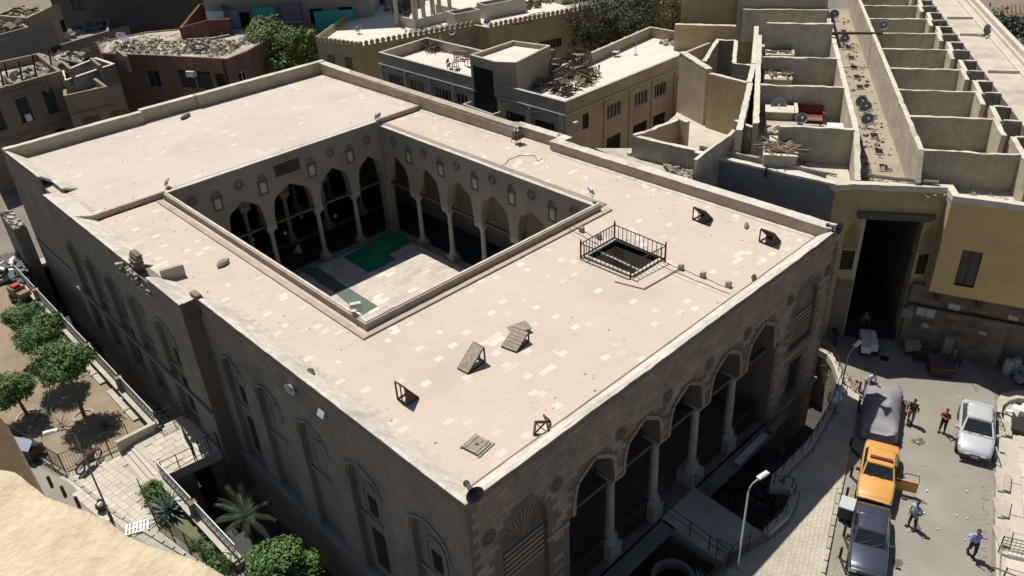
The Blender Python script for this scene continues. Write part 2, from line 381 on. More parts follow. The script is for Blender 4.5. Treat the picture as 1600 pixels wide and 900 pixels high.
def rubble(name, poly, z, n, smin, smax, m, label, cat, h=.5, parent=None, flat=.6):
    mb = MB(); xs = [p[0] for p in poly]; ys = [p[1] for p in poly]; k = 0; t = 0
    while k < n and t < n*30:
        t += 1; x = random.uniform(min(xs), max(xs)); y = random.uniform(min(ys), max(ys))
        if not inside(poly, x, y): continue
        s = random.uniform(smin, smax)*random.choice((.6,1,1,1.5)); zz = z+s*.2+h*.5*max(0, noise.noise(Vector((x*.9,y*.9,3.3))))*random.random()
        d = (s*random.uniform(.5,1.6), s*random.uniform(.4,1), s*random.uniform(.25, flat))
        mb.box((x,y,zz), d, random.uniform(0,6.3), random.uniform(-.5,.5), random.uniform(-.5,.5)); k += 1
    if parent is not None: return mb.build(name, m, parent, kind='stuff')
    return stuff(name, mb, m, label, cat)
def sticks(mb, poly, z, n, lmin, lmax, r=.03, tilt=.4):
    xs = [p[0] for p in poly]; ys = [p[1] for p in poly]; k = 0; t = 0
    while k < n and t < n*30:
        t += 1; x = random.uniform(min(xs), max(xs)); y = random.uniform(min(ys), max(ys))
        if not inside(poly, x, y): continue
        l = random.uniform(lmin, lmax); a = random.uniform(0, 6.3); e = random.uniform(0, tilt)
        mb.box((x,y,z+.04+l/2*math.sin(e)), (l, r*random.uniform(1,3), r*random.uniform(.8,1.6)), a, 0, -e); k += 1
    return mb

def weather(o, amp=.015, L=.45):
    """break long straight edges of a coping into short, slightly uneven lengths"""
    bm = bmesh.new(); bm.from_mesh(o.data)
    for _ in range(7):
        ed = [e for e in bm.edges if e.calc_length() > L]
        if not ed or len(bm.verts) > 6000: break
        bmesh.ops.subdivide_edges(bm, edges=ed, cuts=1)
    for v in bm.verts:
        n = noise.noise(v.co*1.7)+.7*noise.noise(v.co*5.1+Vector((9,2,4))); n2 = noise.noise(v.co*3.3+Vector((1,7,5)))
        c_ = max(0, noise.noise(v.co*.9+Vector((4,4,4)))-.25)*2.5
        v.co += Vector((n2*amp, n*amp, n*amp*.8-c_*amp*1.5))
    bm.to_mesh(o.data); bm.free(); o.data.update()
# ---------------- generic building: shell walls with real openings, roof, parapet, windows ----------------
def make_window(parent, M, s, z, w, h, style='grid', d=.14, frame=None, glass=None):
    frame = frame or WOOD; glass = glass or GLASS
    f = MB(); t = .06
    for (a,b,c,e) in ((s,z,s+w,z+t),(s,z+h-t,s+w,z+h),(s,z+t,s+t,z+h-t),(s+w-t,z+t,s+w,z+h-t)): f.bx(a,d-.05,b,c,d+.03,e,M)
    if style in ('grid','two'):
        n = 2 if style == 'two' else max(2, int(w/.45))
        for i in range(1, n): f.bx(s+w*i/n-.025,d-.045,z+t,s+w*i/n+.025,d+.02,z+h-t,M)
    if style == 'shutter':
        for i in range(int(h/.16)-1): f.bx(s+t,d-.04,z+.1+i*.16,s+w-t,d+.0,z+.1+i*.16+.1,M)
        f.bx(s+w/2-.03,d-.06,z+t,s+w/2+.03,d-.01,z+h-t,M)
    if style == 'bars':
        for i in range(1, max(3,int(w/.22))):
            x = s+w*i/max(3,int(w/.22)); f.bx(x-.015,d-.05,z+t,x+.015,d-.02,z+h-t,M)
        for i in range(1, max(2,int(h/.3))): f.bx(s+t,d-.055,z+h*i/max(2,int(h/.3))-.015,s+w-t,d-.03,z+h*i/max(2,int(h/.3))+.015,M)
    o = f.build('window', frame, parent)
    MB().bx(s+.02,d+.03,z+.02,s+w-.02,d+.06,z+h-.02,M).build('pane', glass, o)
    return o
def building(name, label, cat, poly, z0, z1, wm, rm, par=.7, t=.25, windows=(), cope=None, rz=None, coursing=None, group=None, roofdetail=True):
    """poly counter-clockwise; windows: (edge, s, z, w, h, style[, frame, glass])"""
    n = len(poly); A = sum(poly[i][0]*poly[(i+1)%n][1]-poly[(i+1)%n][0]*poly[i][1] for i in range(n))
    assert A > 0, name
    cx = sum(p[0] for p in poly)/n; cy = sum(p[1] for p in poly)/n
    T = thing(name, label, cat, (cx, cy, z0), 0, group); zr = z1-par if rz is None else rz
    inn = []
    for i in range(n):
        p0, p, p1 = Vector(poly[i-1][:2]), Vector(poly[i][:2]), Vector(poly[(i+1)%n][:2])
        d0 = (p-p0).normalized(); d1 = (p1-p).normalized(); m = Vector((-d0.y-d1.y, d0.x+d1.x)); m = m/max(.25, m.length_squared)*2*t
        inn.append((p.x+m.x, p.y+m.y))
    for i in range(n):
        A_, B_ = poly[i], poly[(i+1)%n]; M, S = frame_s(A_, B_); mb = MB()
        ws = [q for q in windows if q[0] == i]; ops = [rect_op(q[1], q[1]+q[3], q[2], q[2]+q[4], .3) for q in ws]
        wall_mb(M, S, z0, z1, .0, ops, mb=mb, back=False, ends=False)
        C, D = inn[i], inn[(i+1)%n]
        mb.quad((A_[0],A_[1],z1),(B_[0],B_[1],z1),(D[0],D[1],z1),(C[0],C[1],z1))
        mb.quad((C[0],C[1],z1),(D[0],D[1],z1),(D[0],D[1],zr-.1),(C[0],C[1],zr-.1))
        W = mb.build('wall', wm[i] if isinstance(wm, (list, tuple)) else wm, T)
        for q in ws: make_window(T, M, q[1], q[2], q[3], q[4], q[5] if len(q) > 5 else 'grid', .14, q[6] if len(q) > 6 else None, q[7] if len(q) > 7 else None)
        if cope and par > 0:
            c = MB(); o = .03
            c.add([(A_[0],A_[1],z1+.004),(B_[0],B_[1],z1+.004),(D[0],D[1],z1+.004),(C[0],C[1],z1+.004),
                   (A_[0],A_[1],z1+.05),(B_[0],B_[1],z1+.05),(D[0],D[1],z1+.05),(C[0],C[1],z1+.05)], [(4,5,6,7),(0,1,5,4),(2,3,7,6)])
            c.build('coping', cope, T)
        if coursing and i in coursing:
            ch, L_, me = coursing[i]
            pieces('block', me, blocks_on(M, .05, S-.05, z0, z1-.02, ch, L_, ops, me, margin=.03), T, 0)
    MB().prism(inn, zr-.25, zr).build('roof', rm, T)
    return T
# ================= THE MOSQUE =================
MQ = thing('mosque', 'large stone courtyard building with a flat tiled roof and an arcaded portico on its front', 'mosque', (13, 25, 0))
RZ = 9.6; TOP = 10.3; FZ = .3; W = 27.2
sM = block_mesh('stone', STONE, .62, .30, .03); sL = block_mesh('stone', STONE_L, .74, .33, .03)
# --- front wall (portico side) ---
Mf, Sf = frame_s((0,0), (W,0))
AC = [6.87, 10.13, 13.40, 16.67, 19.94]; PX = [8.5, 11.77, 15.03, 18.3]
arc = arcade_op(5.23, 21.57, .12, 5.4, [(c, 1.26, 7.62) for c in AC])
low = [rect_op(6.2+3.27*i, 8.4+3.27*i, -3.6, -.75, .9) for i in range(5)]
bl = [arch_op(2.75, 1.25, 1.6, 6.3, 8.0, .22), arch_op(24.35, 1.25, 4.1, 6.3, 8.0, .22)]
bw = [rect_op(23.6, 24.9, .55, 3.1, .3), rect_op(2.1, 3.4, -3.2, -1, .4)]
ops = [arc]+low+bl+bw
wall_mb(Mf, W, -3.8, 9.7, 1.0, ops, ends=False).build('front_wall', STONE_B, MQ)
mats = blocks_on(Mf, .06, W-.05, -3.6, 10.22, .30, .62, [o for o in ops], sM, margin=.2)
stone_front = mats
# fluted hoods of the blind arches
for c in (2.75, 24.35):
    g = MB()
    for i in range(15):
        a = math.pi*i/14; p = (c+.12*math.cos(a), 6.35+.05*math.sin(a)); rr = 1.12
        q = (c+rr*math.cos(a), 6.3+math.sin(a)*rr*1.32)
        v = Vector((q[0]-p[0], q[1]-p[1])).normalized(); o = Vector((-v.y, v.x))*.055; k = .022
        pts = [(p[0]-o.x*.3, .2, p[1]-o.y*.3), (p[0]+o.x*.3, .2, p[1]+o.y*.3), (q[0]+o.x, .2, q[1]+o.y), (q[0]-o.x, .2, q[1]-o.y), (p[0], .17, p[1]), (q[0], .13, q[1])]
        g.add(pts, [(0,3,5,4), (1,4,5,2), (2,5,3), (0,4,1)], Mf)
    for k in range(6): g.bx(c-1.1, .12, 6.0-.28*k, c+1.1, .215, 6.14-.28*k, Mf)
    g.build('fluted_arch_hood', STONE, MQ)
wg = MB()
for i in range(9): wg.bx(23.66+i*.145, .2, .6, 23.70+i*.145, .24, 3.06, Mf)
for i in range(7): wg.bx(23.62, .19, .85+i*.33, 24.88, .23, .89+i*.33, Mf)
wg.build('window_grille', WOOD, MQ)
# moulding round the arches, medallions, impost ledges
bd = MB()
for c in AC:
    f = keel(c, 1.26, 5.52, 7.62); P = [(c-1.26, 5.4)]+[(c+1.26*k, f(c+1.26*k)) for k in (-.999,-.97,-.9,-.8,-.6,-.3,0,.3,.6,.8,.9,.97,.999)]+[(c+1.26, 5.4)]
    e1 = MB(); band(Mf, P, .20, .06, e1); e1.build('arch_moulding', STONE, MQ)
bd.bx(3.9, -.07, 5.15, 5.2, .0, 5.38, Mf); bd.build('impost_ledge', STONE, MQ); MB().bx(21.6, -.07, 5.15, 23.2, 0, 5.38, Mf).build('impost_ledge', STONE, MQ)
for i, s in enumerate([4.55, 8.5, 11.77, 15.03, 18.3, 22.4, .9, 26.4]):
    m = MB(); n = 16
    for (ra, rb, p) in ((.0, .2, .05), (.24, .36, .035)):
        vs = []; fs = []
        for k in range(n):
            a = 6.2832*k/n; vs += [(s+ra*math.cos(a), -p, 7.9+ra*math.sin(a)), (s+rb*math.cos(a), -p, 7.9+rb*math.sin(a)), (s+(rb+.03)*math.cos(a), .02, 7.9+(rb+.03)*math.sin(a))]
        fs = [(3*k, 3*((k+1)%n), 3*((k+1)%n)+1, 3*k+1) for k in range(n)]+[(3*k+1, 3*((k+1)%n)+1, 3*((k+1)%n)+2, 3*k+2) for k in range(n)]
        m.add(vs, fs, Mf)
    m.build('medallion', CARVE, MQ)
MB().sweep([(5.3, -.0), (21.5, -.0)], [(-.0, -.1), (0, .135), (.995, .135), (.995, -.0)]).build('portico_ledge', STONE_B, MQ)
MB().bx(22.0, -.16, -.12, 27.3, 0, .14).bx(-.0, -.16, -.12, 5.1, 0, .14).build('front_ledge', STONE, MQ)
# columns with pedestal, shaft, ring, capital; pier blocks
for x in PX:
    wide = abs(x-15.03) < .1
    c = MB().lathe([(.27,0),(.25,.1),(.235,.2),(.215,1.9),(.225,2.0),(.225,2.03),(.205,2.05),(.19,3.4),(.2,3.45)], (x,.5,1.45), 14).build('column', COLM, MQ, smooth=False)
    for p in c.data.polygons: p.use_smooth = True
    pd = MB(); hw = .42 if not wide else .5
    pd.prism([(x-hw,.5-hw),(x+hw,.5-hw),(x+hw,.5+hw),(x-hw,.5+hw)], .12, 1.0).lathe([(hw*.95,0),(hw*.9,.2),(.36,.32),(.40,.38),(.28,.46)], (x,.5,1.0), 8 if wide else 14).build('pedestal', COLM, MQ)
    cp = MB().lathe([(.2,0),(.24,.08),(.22,.15),(.36,.4),(.38,.46)], (x,.5,4.78), 8); cp.bx(x-.42,.03,5.24,x+.42,.97,5.42); cp.build('capital', COLM, MQ)
tb = MB()
for i in range(5):
    a, b = ([5.23]+PX)[i]+.3, (PX+[21.57])[i]-.3
    tb.bx(a, .36, 5.02, b, .62, 5.2)
tb.build('tie_beam', BEAM, MQ)
for i in range(5):
    if i == 2: continue
    a, b = ([5.23]+PX)[i]+.35, (PX+[21.57])[i]-.35; r = MB()
    r.bx(a, .42, 1.38, b, .58, 1.5).bx(a, .44, .2, b, .56, .34)
    for k in range(int((b-a)/.16)): r.bx(a+.05+k*.16, .47, .34, a+.09+k*.16, .53, 1.38)
    for k in range(1, 4): r.bx(a, .46, .34+k*.26, b, .54, .37+k*.26)
    r.build('balustrade', WOOD, MQ)
MB().bx(5.2, 1.0, -.3, 21.6, 4.6, .10).build('portico_floor', MOATW, MQ)
Mp, Sp = frame_s((5.2, 4.6), (21.6, 4.6))
po = [rect_op(7.2, 9.2, .1, 3.6, .3), rect_op(1.6, 2.8, 1, 3, .3), rect_op(4.4, 5.6, 1, 3, .3), rect_op(10.8, 12, 1, 3, .3), rect_op(13.6, 14.8, 1, 3, .3)]
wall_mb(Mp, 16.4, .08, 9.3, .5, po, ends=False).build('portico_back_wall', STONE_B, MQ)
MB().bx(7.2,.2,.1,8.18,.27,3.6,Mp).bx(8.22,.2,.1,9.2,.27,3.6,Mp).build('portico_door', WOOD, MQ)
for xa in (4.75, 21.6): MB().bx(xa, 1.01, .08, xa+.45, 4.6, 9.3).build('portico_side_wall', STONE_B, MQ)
# --- left side wall: three stretches, the middle one stepped out ---
def side(seg, nm, cs):
    (x, ya), (x2, yb) = seg; M, S = frame_s((x, ya), (x2, yb)); O = []; ex = MB(); gr = MB()
    for (yc, hw, kind) in cs:
        s = ya-yc
        O.append(arch_op(s, hw, .45, 6.1, 7.5, .3))
    for o in O: o['top_'] = o['top']
    wall_mb(M, S, -3.8, 9.7, .9, O+[rect_op(s_, s_+1.5, -3.6, -1.1, .4) for s_ in [S*k for k in ((.12,.34,.55,.76,.9) if S > 15 else ())]], ends=False).build(nm, STONE_LB, MQ)
    for (yc, hw, kind) in cs:
        s = ya-yc; d = .3
        f = keel(s, hw, 6.1, 7.5); P = [(s-hw, .45)]+[(s+hw*k, f(s+hw*k)) for k in (-.999,-.97,-.9,-.8,-.6,-.3,0,.3,.6,.8,.9,.97,.999)]+[(s+hw, .45)]
        e1 = MB(); band(M, [(a+(0 if abs(a-s)<.01 else .08*(1 if a>s else -1)), b+.04) for a, b in P[1:-1]], .13, .06, e1); e1.build('niche_moulding', STONE_L, MQ)
        # small arched window panel high in the niche, a plain recess and a barred window low
        g = MB(); k2 = hw*.5; f2 = keel(s, k2, 5.5, 6.3); Q = [(s-k2, 4.3)]+[(s+k2*k, f2(s+k2*k)) for k in (-.999,-.9,-.6,-.3,0,.3,.6,.9,.999)]+[(s+k2, 4.3), (s-k2, 4.3)]
        Md = M @ Matrix.Translation((0, d, 0)); band(Md, Q, .10, .05, g); g.bx(s-hw+.02, d-.1, 4.0, s+hw-.02, d+.01, 4.16, M)
        g.build('niche_window_surround', STONE_L, MQ)
        if kind != 'plain':
            gg = MB()
            gg.bx(s-.42, d-.02, 1.0, s+.42, d+.005, 3.4, M)
            for k in range(8): gg.bx(s-.4+k*.11, d-.06, 1.02, s-.37+k*.11, d-.03, 3.38, M)
            for k in range(12): gg.bx(s-.42, d-.07, 1.1+k*.2, s+.42, d-.04, 1.13+k*.2, M)
            gg.build('barred_window', WOOD, MQ)
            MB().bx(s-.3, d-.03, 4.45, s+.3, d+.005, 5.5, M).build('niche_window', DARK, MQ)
    ex.build('side_cornice', STONE_L, MQ) if ex.v else None
    return blocks_on(M, .06, S-.05, -3.6, 10.22, .33, .74, O, sL, margin=.14)
N1 = side(((0, 20.4), (0, 0)), 'side_wall', [(2.6,1.12,'bar'), (6.95,1.12,'bar'), (10.9,1.12,'plain'), (14.7,1.12,'plain'), (18.3,1.0,'bar')])
N2 = side(((-.85, 40.5), (-.85, 20.4)), 'side_wall', [(24.3,1.2,'bar'), (28.2,1.1,'plain'), (31.6,1.1,'bar'), (35.0,1.1,'plain'), (38.2,1.0,'bar')])
N3 = side(((-.30, 51.0), (-.30, 42.7)), 'side_wall', [])
wall_mb(frame_s((.35, 42.7), (.35, 40.5))[0], 2.2, -3.8, 9.7, .5, []).build('side_wall', STONE_LB, MQ)
wall_mb(frame_s((-.85, 20.38), (0.0, 20.38))[0], .85, -3.8, 10.2, .3, [], ends=False).build('buttress_face', STONE_B, MQ)
wall_mb(frame_s((-.30, 42.68), (.35, 42.68))[0], .65, -3.8, 9.7, .5, [], ends=False).build('buttress_face', STONE_B, MQ)
Mr1 = frame_s((-.85, 20.38), (0.0, 20.38))[0]
NB = blocks_on(Mr1, .01, .85, -3.6, 10.15, .30, .62, [], sM, margin=.1)
MB().bx(-.16, 0, .12, 0, 20.3, .36).bx(-1.0, 20.5, 3.2, -.85, 40.4, 3.42).bx(-.42, 42.7, 3.2, -.3, 51, 3.42).build('side_ledge', STONE_L, MQ)
pieces('stone', sM, stone_front, MQ, 170)
pieces('stone', sL, N1+N2+N3, MQ, 130)
# shop doors low in the moat, under the ledges
for y in (3.2, 7.4, 11.6, 15.8): MB().bx(-.04, y, -3.5, .0, y+1.7, -1.0).build('shop_door', BROWN, MQ)
for y in (23.5, 28, 33): MB().bx(-.89, y, -3.5, -.85, y+1.8, .4).build('shop_door', BROWN, MQ)
# rear and right outer walls
wall_mb(frame_s((W, 0.01), (W, 20.4))[0], 20.4, -.3, 9.7, .6, []).build('right_wall', STONE_LB, MQ)
wall_mb(frame_s((W+.9, 20.4), (W+.9, 24.9))[0], 4.5, -.3, 9.7, .6, []).build('right_wall', STONE_LB, MQ)
wall_mb(frame_s((W, 24.9), (W, 50.6))[0], 25.7, -.3, 9.7, .6, []).build('right_wall', STONE_LB, MQ)
wall_mb(frame_s((W, 51.2), (-.3, 51.2))[0], 27.5, -.3, 9.7, .6, []).build('rear_wall', STONE_LB, MQ)

# --- roof ---
cA, cB, cC, cD = (4.75, 12.45), (4.95, 35.0), (21.9, 35.0), (21.6, 12.35)
court = [cA, cD, cC, cB]
mal = [a2(505/4+800, 400, RZ), a2(962, 378, RZ), a2(1026, 404, RZ), a2(988, 430, RZ)]
mx0, mx1 = min(p[0] for p in mal)-.05, max(p[0] for p in mal)+.05; my0, my1 = min(p[1] for p in mal)-.05, max(p[1] for p in mal)+.05
r = MB()
r.bx(.3,.9,9.3,26.9,my0,RZ-.002); r.bx(.3,my0,9.3,mx0,my1,RZ-.002); r.bx(mx1,my0,9.3,26.9,my1,RZ-.002); r.bx(.3,my1,9.3,26.9,12.3,RZ-.002)
r.bx(.0,12.3,9.3,4.65,35.3,RZ-.002); r.bx(22.05,12.3,9.3,27.9,35.3,RZ-.002)
r.build('roof_slab', SLAB, MQ)
MB().bx(-.2,35.3,9.3,27,51,RZ+.34).bx(-.2,35.04,9.3,27,35.3,RZ-.002).build('upper_roof_slab', SLAB, MQ)
tM = block_mesh('roof_tile', TILE, .44, .32, .05, .001); tM2 = block_mesh('roof_tile', TILE2, .44, .32, .05, .001)
big = [(1.05,1.0),(26.4,1.0),(26.4,20.9),(27.2,20.9),(27.2,24.6),(26.4,24.6),(26.4,35.2),(.45,35.2),(.45,20.6),(1.05,20.6)]
hole = [(4.4,12.0),(21.95,11.95),(22.2,35.4),(4.6,35.4)]; malh = [(mx0-.35,my0-.35),(mx1+.35,my0-.35),(mx1+.35,my1+.35),(mx0-.35,my1+.35)]
pieces('roof_tile', tM, tiling(big, RZ, .44, .32, .002, 0, (hole, malh), True, .0006), MQ, 240)
up = [(.5,35.55),(26.4,35.55),(26.4,49.7),(.5,49.7)]
pieces('roof_tile', tM2, tiling(up, RZ+.35, .44, .32, .002, 0, (), True, .0006), MQ, 60)
MB().bx(.4,35.28,RZ-.02,4.95,35.5,RZ+.38).build('roof_step', PARA, MQ); MB().bx(22.3,35.28,RZ-.02,26.5,35.5,RZ+.38).build('roof_step', PARA, MQ)
# copings: a plaster fillet that slopes from the outer edge down to the tiles
def fillet(pts, w_=1.05, top=TOP, base=RZ+.01): return MB().sweep(pts, [(-.02,top-.055),(-.02,top),(.14,top),(w_,base),(w_,9.702 if base > 9.71 else base-.06),(.3,9.702 if base > 9.71 else base-.06)][:5])
def skirt(pts, m, top=TOP-.06): return MB().sweep(pts, [(0,9.702),(0,top),(.12,top),(.12,9.702)]).build('parapet_wall', m, MQ)
skirt([(0,20.36),(0,0),(W,0)], STONE_LB); skirt([(-.85,40.5),(-.85,26.6)], STONE_LB); skirt([(-.85,24.4),(-.85,20.4)], STONE_LB, 10.19); skirt([(.35,42.66),(.35,40.52)], STONE_LB); skirt([(-.3,51.0),(-.3,42.72)], STONE_LB, 10.69); MB().bx(-.84,24.42,9.702,-.7,26.58,9.76).build('parapet_wall', STONE_LB, MQ)
def rough(o, amp=.03, cuts=0):
    return o
cp1 = fillet([(0,20.5),(0,0),(26.4,0)]).build('front_coping', COPE, MQ)
cp2 = fillet([(-.85,35.28),(-.85,26.6)], 1.3).build('side_coping', COPE, MQ)
fillet([(-.85,40.5),(-.85,35.3)], 1.3, TOP, RZ+.36).build('side_coping', COPE, MQ)
fillet([(.35,42.6),(.35,40.52)], 1.0, TOP, RZ+.36).build('side_coping', COPE, MQ)
fillet([(-.3,50.5),(-.3,42.72)], 1.1, 10.75, RZ+.37).build('side_coping', COPE, MQ)
fillet([(-.85,24.4),(-.85,20.4)], 1.25, 10.25).build('side_coping', COPE, MQ)
MB().prism([(-.85,20.4),(.0,20.4),(.0,20.9),(-.4,20.9)], 9.7, 10.22).build('side_coping', COPE, MQ)
# broken stub and the ragged gap in the side parapet
st = MB()
for k in range(9):
    z = 9.7+k*.13; wv = random.uniform(-.06,.06); st.bx(-.85+.03*k+wv, 26.3-.05*k, z, -.15-.02*k+wv, 26.85, z+.125)
st.build('broken_parapet_stub', MOATW, MQ)
MB().prism([(-.1,24.4),(1.1,24.1),(1.1,24.3),(.0,24.65)], 9.6, 10.3).build('parapet_return', PARA, MQ)
MB().bx(-.6,24.4,9.55,1.05,26.6,9.64).build('parapet_gap_bed', COPE, MQ)
st = MB()
for k in range(26): st.box((-.92-random.uniform(0,.12), random.uniform(24.4,28.8), random.uniform(9.2,10.1)), (random.uniform(.1,.3),random.uniform(.12,.4),random.uniform(.08,.2)), random.uniform(-.4,.4), random.uniform(-.4,.4))
st.build('broken_masonry', RUB, MQ, kind='stuff')
st = MB()
for k in range(8): z = 9.6+k*.11; st.bx(-.1+.03*random.random(), 20.3-.03*k, z, .5-.04*k, 20.8, z+.105)
st.build('broken_parapet_stub', MOATW, MQ)
MB().prism([(-.02,22.0-1.6),(.06,20.4),(.1,20.9),(-.02,20.9)], 9.7, 10.3).build('side_coping', COPE, MQ)
# right parapet: inner face, jog, pale top
px_in = [(26.5,.25),(26.5,20.9),(27.35,20.9),(27.35,24.6),(26.5,24.6),(26.5,50.0)]
px_out = [(W,.0),(W,20.2),(28.05,20.2),(28.05,25.3),(W,25.3),(W,50.65)]
MB().prism([(26.45,.0),(W,.0)]+px_out[1:]+px_in[::-1][:-1], 9.55, [TOP+.0]*2+[TOP]*1+[TOP]*2+[10.6,10.9]+[10.9,10.6]+[TOP]*3+[TOP]*0).build('right_parapet', PARA, MQ)
sw = MB().sweep([(p[0],p[1]) for p in [(26.5,1.05),(26.5,20.9)]], [(0,9.58),(0,9.72),(.25,9.62),(.25,9.58)]).sweep([(26.5,24.6),(26.5,35.2)], [(0,9.58),(0,9.72),(.25,9.62),(.25,9.58)]).build('parapet_skirting', COPE, MQ)
tp = MB(); zt_ = [TOP]*5+[10.6,10.9]
o_ = [(W+.01,-.01)]+[(x+.02,y) for x,y in px_out[1:]]; i_ = [(26.45,.0),(26.47,20.93),(27.32,20.93),(27.32,24.57),(26.47,24.57),(26.47,50.0)]
zz_ = [TOP,TOP,TOP,TOP,10.32,10.9]
for k in range(5):
    tp.add([(*i_[k],zz_[k]+.006),(*o_[k],zz_[k]+.006),(*o_[k+1],zz_[k+1]+.006),(*i_[k+1],zz_[k+1]+.006),(*i_[k],zz_[k]+.05),(*o_[k],zz_[k]+.05),(*o_[k+1],zz_[k+1]+.05),(*i_[k+1],zz_[k+1]+.05)], [(4,5,6,7),(0,1,5,4),(2,3,7,6),(1,2,6,5),(3,0,4,7)])
tp.build('right_coping', COPE, MQ)
# rear parapet in three stretches
for (xa, xb, dy, zt) in ((-.3, 9.9, 0, 10.82), (9.9, 14.6, .22, 10.9), (14.6, 27.2, .0, 10.95)):
    MB().bx(xa, 50.0+dy, 9.6, xb-.01, 50.55+dy, zt).build('rear_parapet', PARA, MQ)
    MB().bx(xa, 49.98+dy, zt+.004, xb-.01, 50.58+dy, zt+.05).build('rear_coping', COPE, MQ)
# parapet round the court: near sides stand up from the roof, far sides are almost flush
pc = [(4.75,35.2),(4.60,12.2),(21.8,12.1)]
MB().sweep([cB, cA, cD], [(.0,9.2),(0,9.98),(-.22,9.98),(-.22,9.5)]).build('court_parapet', PARA, MQ)
MB().sweep([cB, cA, cD], [(.02,9.984),(.02,10.03),(-.12,10.03),(-.12,9.984)]).build('court_coping', COPE, MQ)
MB().sweep([(4.44,34.9),(4.26,11.98),(22.0,11.85)], [(.0,9.6),(.0,9.70),(-.28,9.70),(-.28,9.6)]).build('court_skirting', PARA, MQ)
MB().sweep([cD, cC], [(.04,9.66),(.04,9.73),(-.24,9.73),(-.24,9.56)]).build('court_coping', COPE, MQ); MB().sweep([(22.0,35.0), cB], [(.04,9.91),(.04,9.98),(-.24,9.98),(-.24,9.8)]).build('court_coping', COPE, MQ)

# --- the court ---
zi = 4.95
def col(x, y, zb=FZ):
    c = MB().lathe([(.3,0),(.27,.08),(.2,.2),(.19,2.0),(.175,3.15),(.19,3.2)], (x,y,zb+.75), 12).build('column', COLM, MQ)
    for p in c.data.polygons: p.use_smooth = True
    MB().bx(x-.36,y-.36,zb,x+.36,y+.36,zb+.5).lathe([(.36,0),(.34,.12),(.28,.25)], (x,y,zb+.5), 8).build('pedestal', COLM, MQ)
    MB().lathe([(.2,0),(.22,.06),(.34,.3),(.36,.38)], (x,y,zb+3.9), 8).bx(x-.4,y-.38,zb+4.28,x+.4,y+.38,zi).build('capital', COLM, MQ)
Mc, Sc = frame_s(cB, cC); XC = [3.15, 6.65, 10.7, 14.1]      # column positions along the far wall (from its left end)
ops = [arcade_op(.0, Sc, FZ, zi, [(1.45,1.25,7.5), (4.9,1.38,7.62), (8.7,1.68,7.62), (12.4,1.38,7.6), (15.7,1.15,7.5)]), rect_op(7.75, 9.8, 8.4, 9.35, .12)]
wall_mb(Mc, Sc, FZ, 9.905, .8, ops, ends=False).build('court_wall', COURT, MQ)
MB().bx(7.78, .06, 8.43, 9.77, .10, 9.32, Mc).build('plaque', WOOD, MQ)
Mr, Sr = frame_s(cC, cD); YC = [3.75, 7.55, 11.3, 15.05, 18.8]
wall_mb(Mr, Sr, FZ, 9.655, .8, [arcade_op(.0, Sr, FZ, zi, [(1.9+3.76*i, 1.46, 7.6) for i in range(6)])], ends=False).build('court_wall', COURT, MQ)
Ml, Sl = frame_s(cA, cB); wall_mb(Ml, Sl, FZ, 9.5, .8, [arcade_op(.0, Sl, FZ, zi, [(1.9+3.76*i, 1.46, 7.6) for i in range(6)])], ends=False).build('court_wall', COURT, MQ)
Mn, Sn = frame_s(cD, cA); wall_mb(Mn, Sn, FZ, 9.5, .8, [arcade_op(.0, Sn, FZ, zi, [(1.7+3.42*i, 1.25, 7.6) for i in range(5)])], ends=False).build('court_wall', COURT, MQ)
for M, S, cs in ((Mc, Sc, XC), (Mr, Sr, YC), (Ml, Sl, [3.78+3.76*i for i in range(5)]), (Mn, Sn, [3.4+3.42*i for i in range(4)])):
    for s in cs: p = M @ Vector((s, .4, 0)); col(p.x, p.y)
    t = MB(); t.bx(.2, .3, zi-.16, S-.2, .5, zi-.0, M); t.build('tie_beam', BEAM, MQ)
for p in court: col(p[0]+(.35 if p[0] > 10 else -.35), p[1]+(.35 if p[1] > 20 else -.35))
def roundel(M, s, z, r=.38):
    m = MB(); n = 12
    for k in range(n):
        a = 6.2832*k/n; b = 6.2832*(k+.5)/n; c = 6.2832*(k+1)/n
        m.add([(s+.07*math.cos(b), -.01, z+.07*math.sin(b)), (s+r*math.cos(a+.05), .01, z+r*math.sin(a+.05)), (s+r*math.cos(b), -.06, z+r*math.sin(b)), (s+r*math.cos(c-.05), .01, z+r*math.sin(c-.05))], [(0,1,2),(0,2,3)], M)
    return m.build('roundel', CARVE, MQ)
def niche(M, s):
    m = MB(); z = 8.55
    for k in range(7):
        a = math.pi*k/6; q = (s+.36*math.cos(a), z+.36*math.sin(a)*1.3); v = Vector((math.cos(a), math.sin(a))); o = Vector((-v.y, v.x))*.05
        m.add([(s, -.0, z), (q[0]-o.x, .0, q[1]-o.y), (q[0], -.07, q[1]), (q[0]+o.x, .0, q[1]+o.y)], [(0,1,2),(0,2,3)], M)
    m.bx(s-.42,-.05,z-.14,s+.42,.0,z-.02,M)
    for (a,b,c,d) in ((-.36,-.26,7.55,8.38),(.26,.36,7.55,8.38),(-.36,.36,7.47,7.55)): m.bx(s+a,-.045,c,s+b,.0,d,M)
    m.build('shell_niche', CARVE, MQ); MB().bx(s-.2,-.02,7.62,s+.2,.005,8.3,M).build('niche_panel', PALE, MQ)
for s in (1.45, 4.9, 12.45, 15.8): roundel(Mc, s, 8.8)
for s in XC: niche(Mc, s)
for i in range(6): roundel(Mr, 1.9+3.76*i, 8.8)
for s in YC: niche(Mr, s)
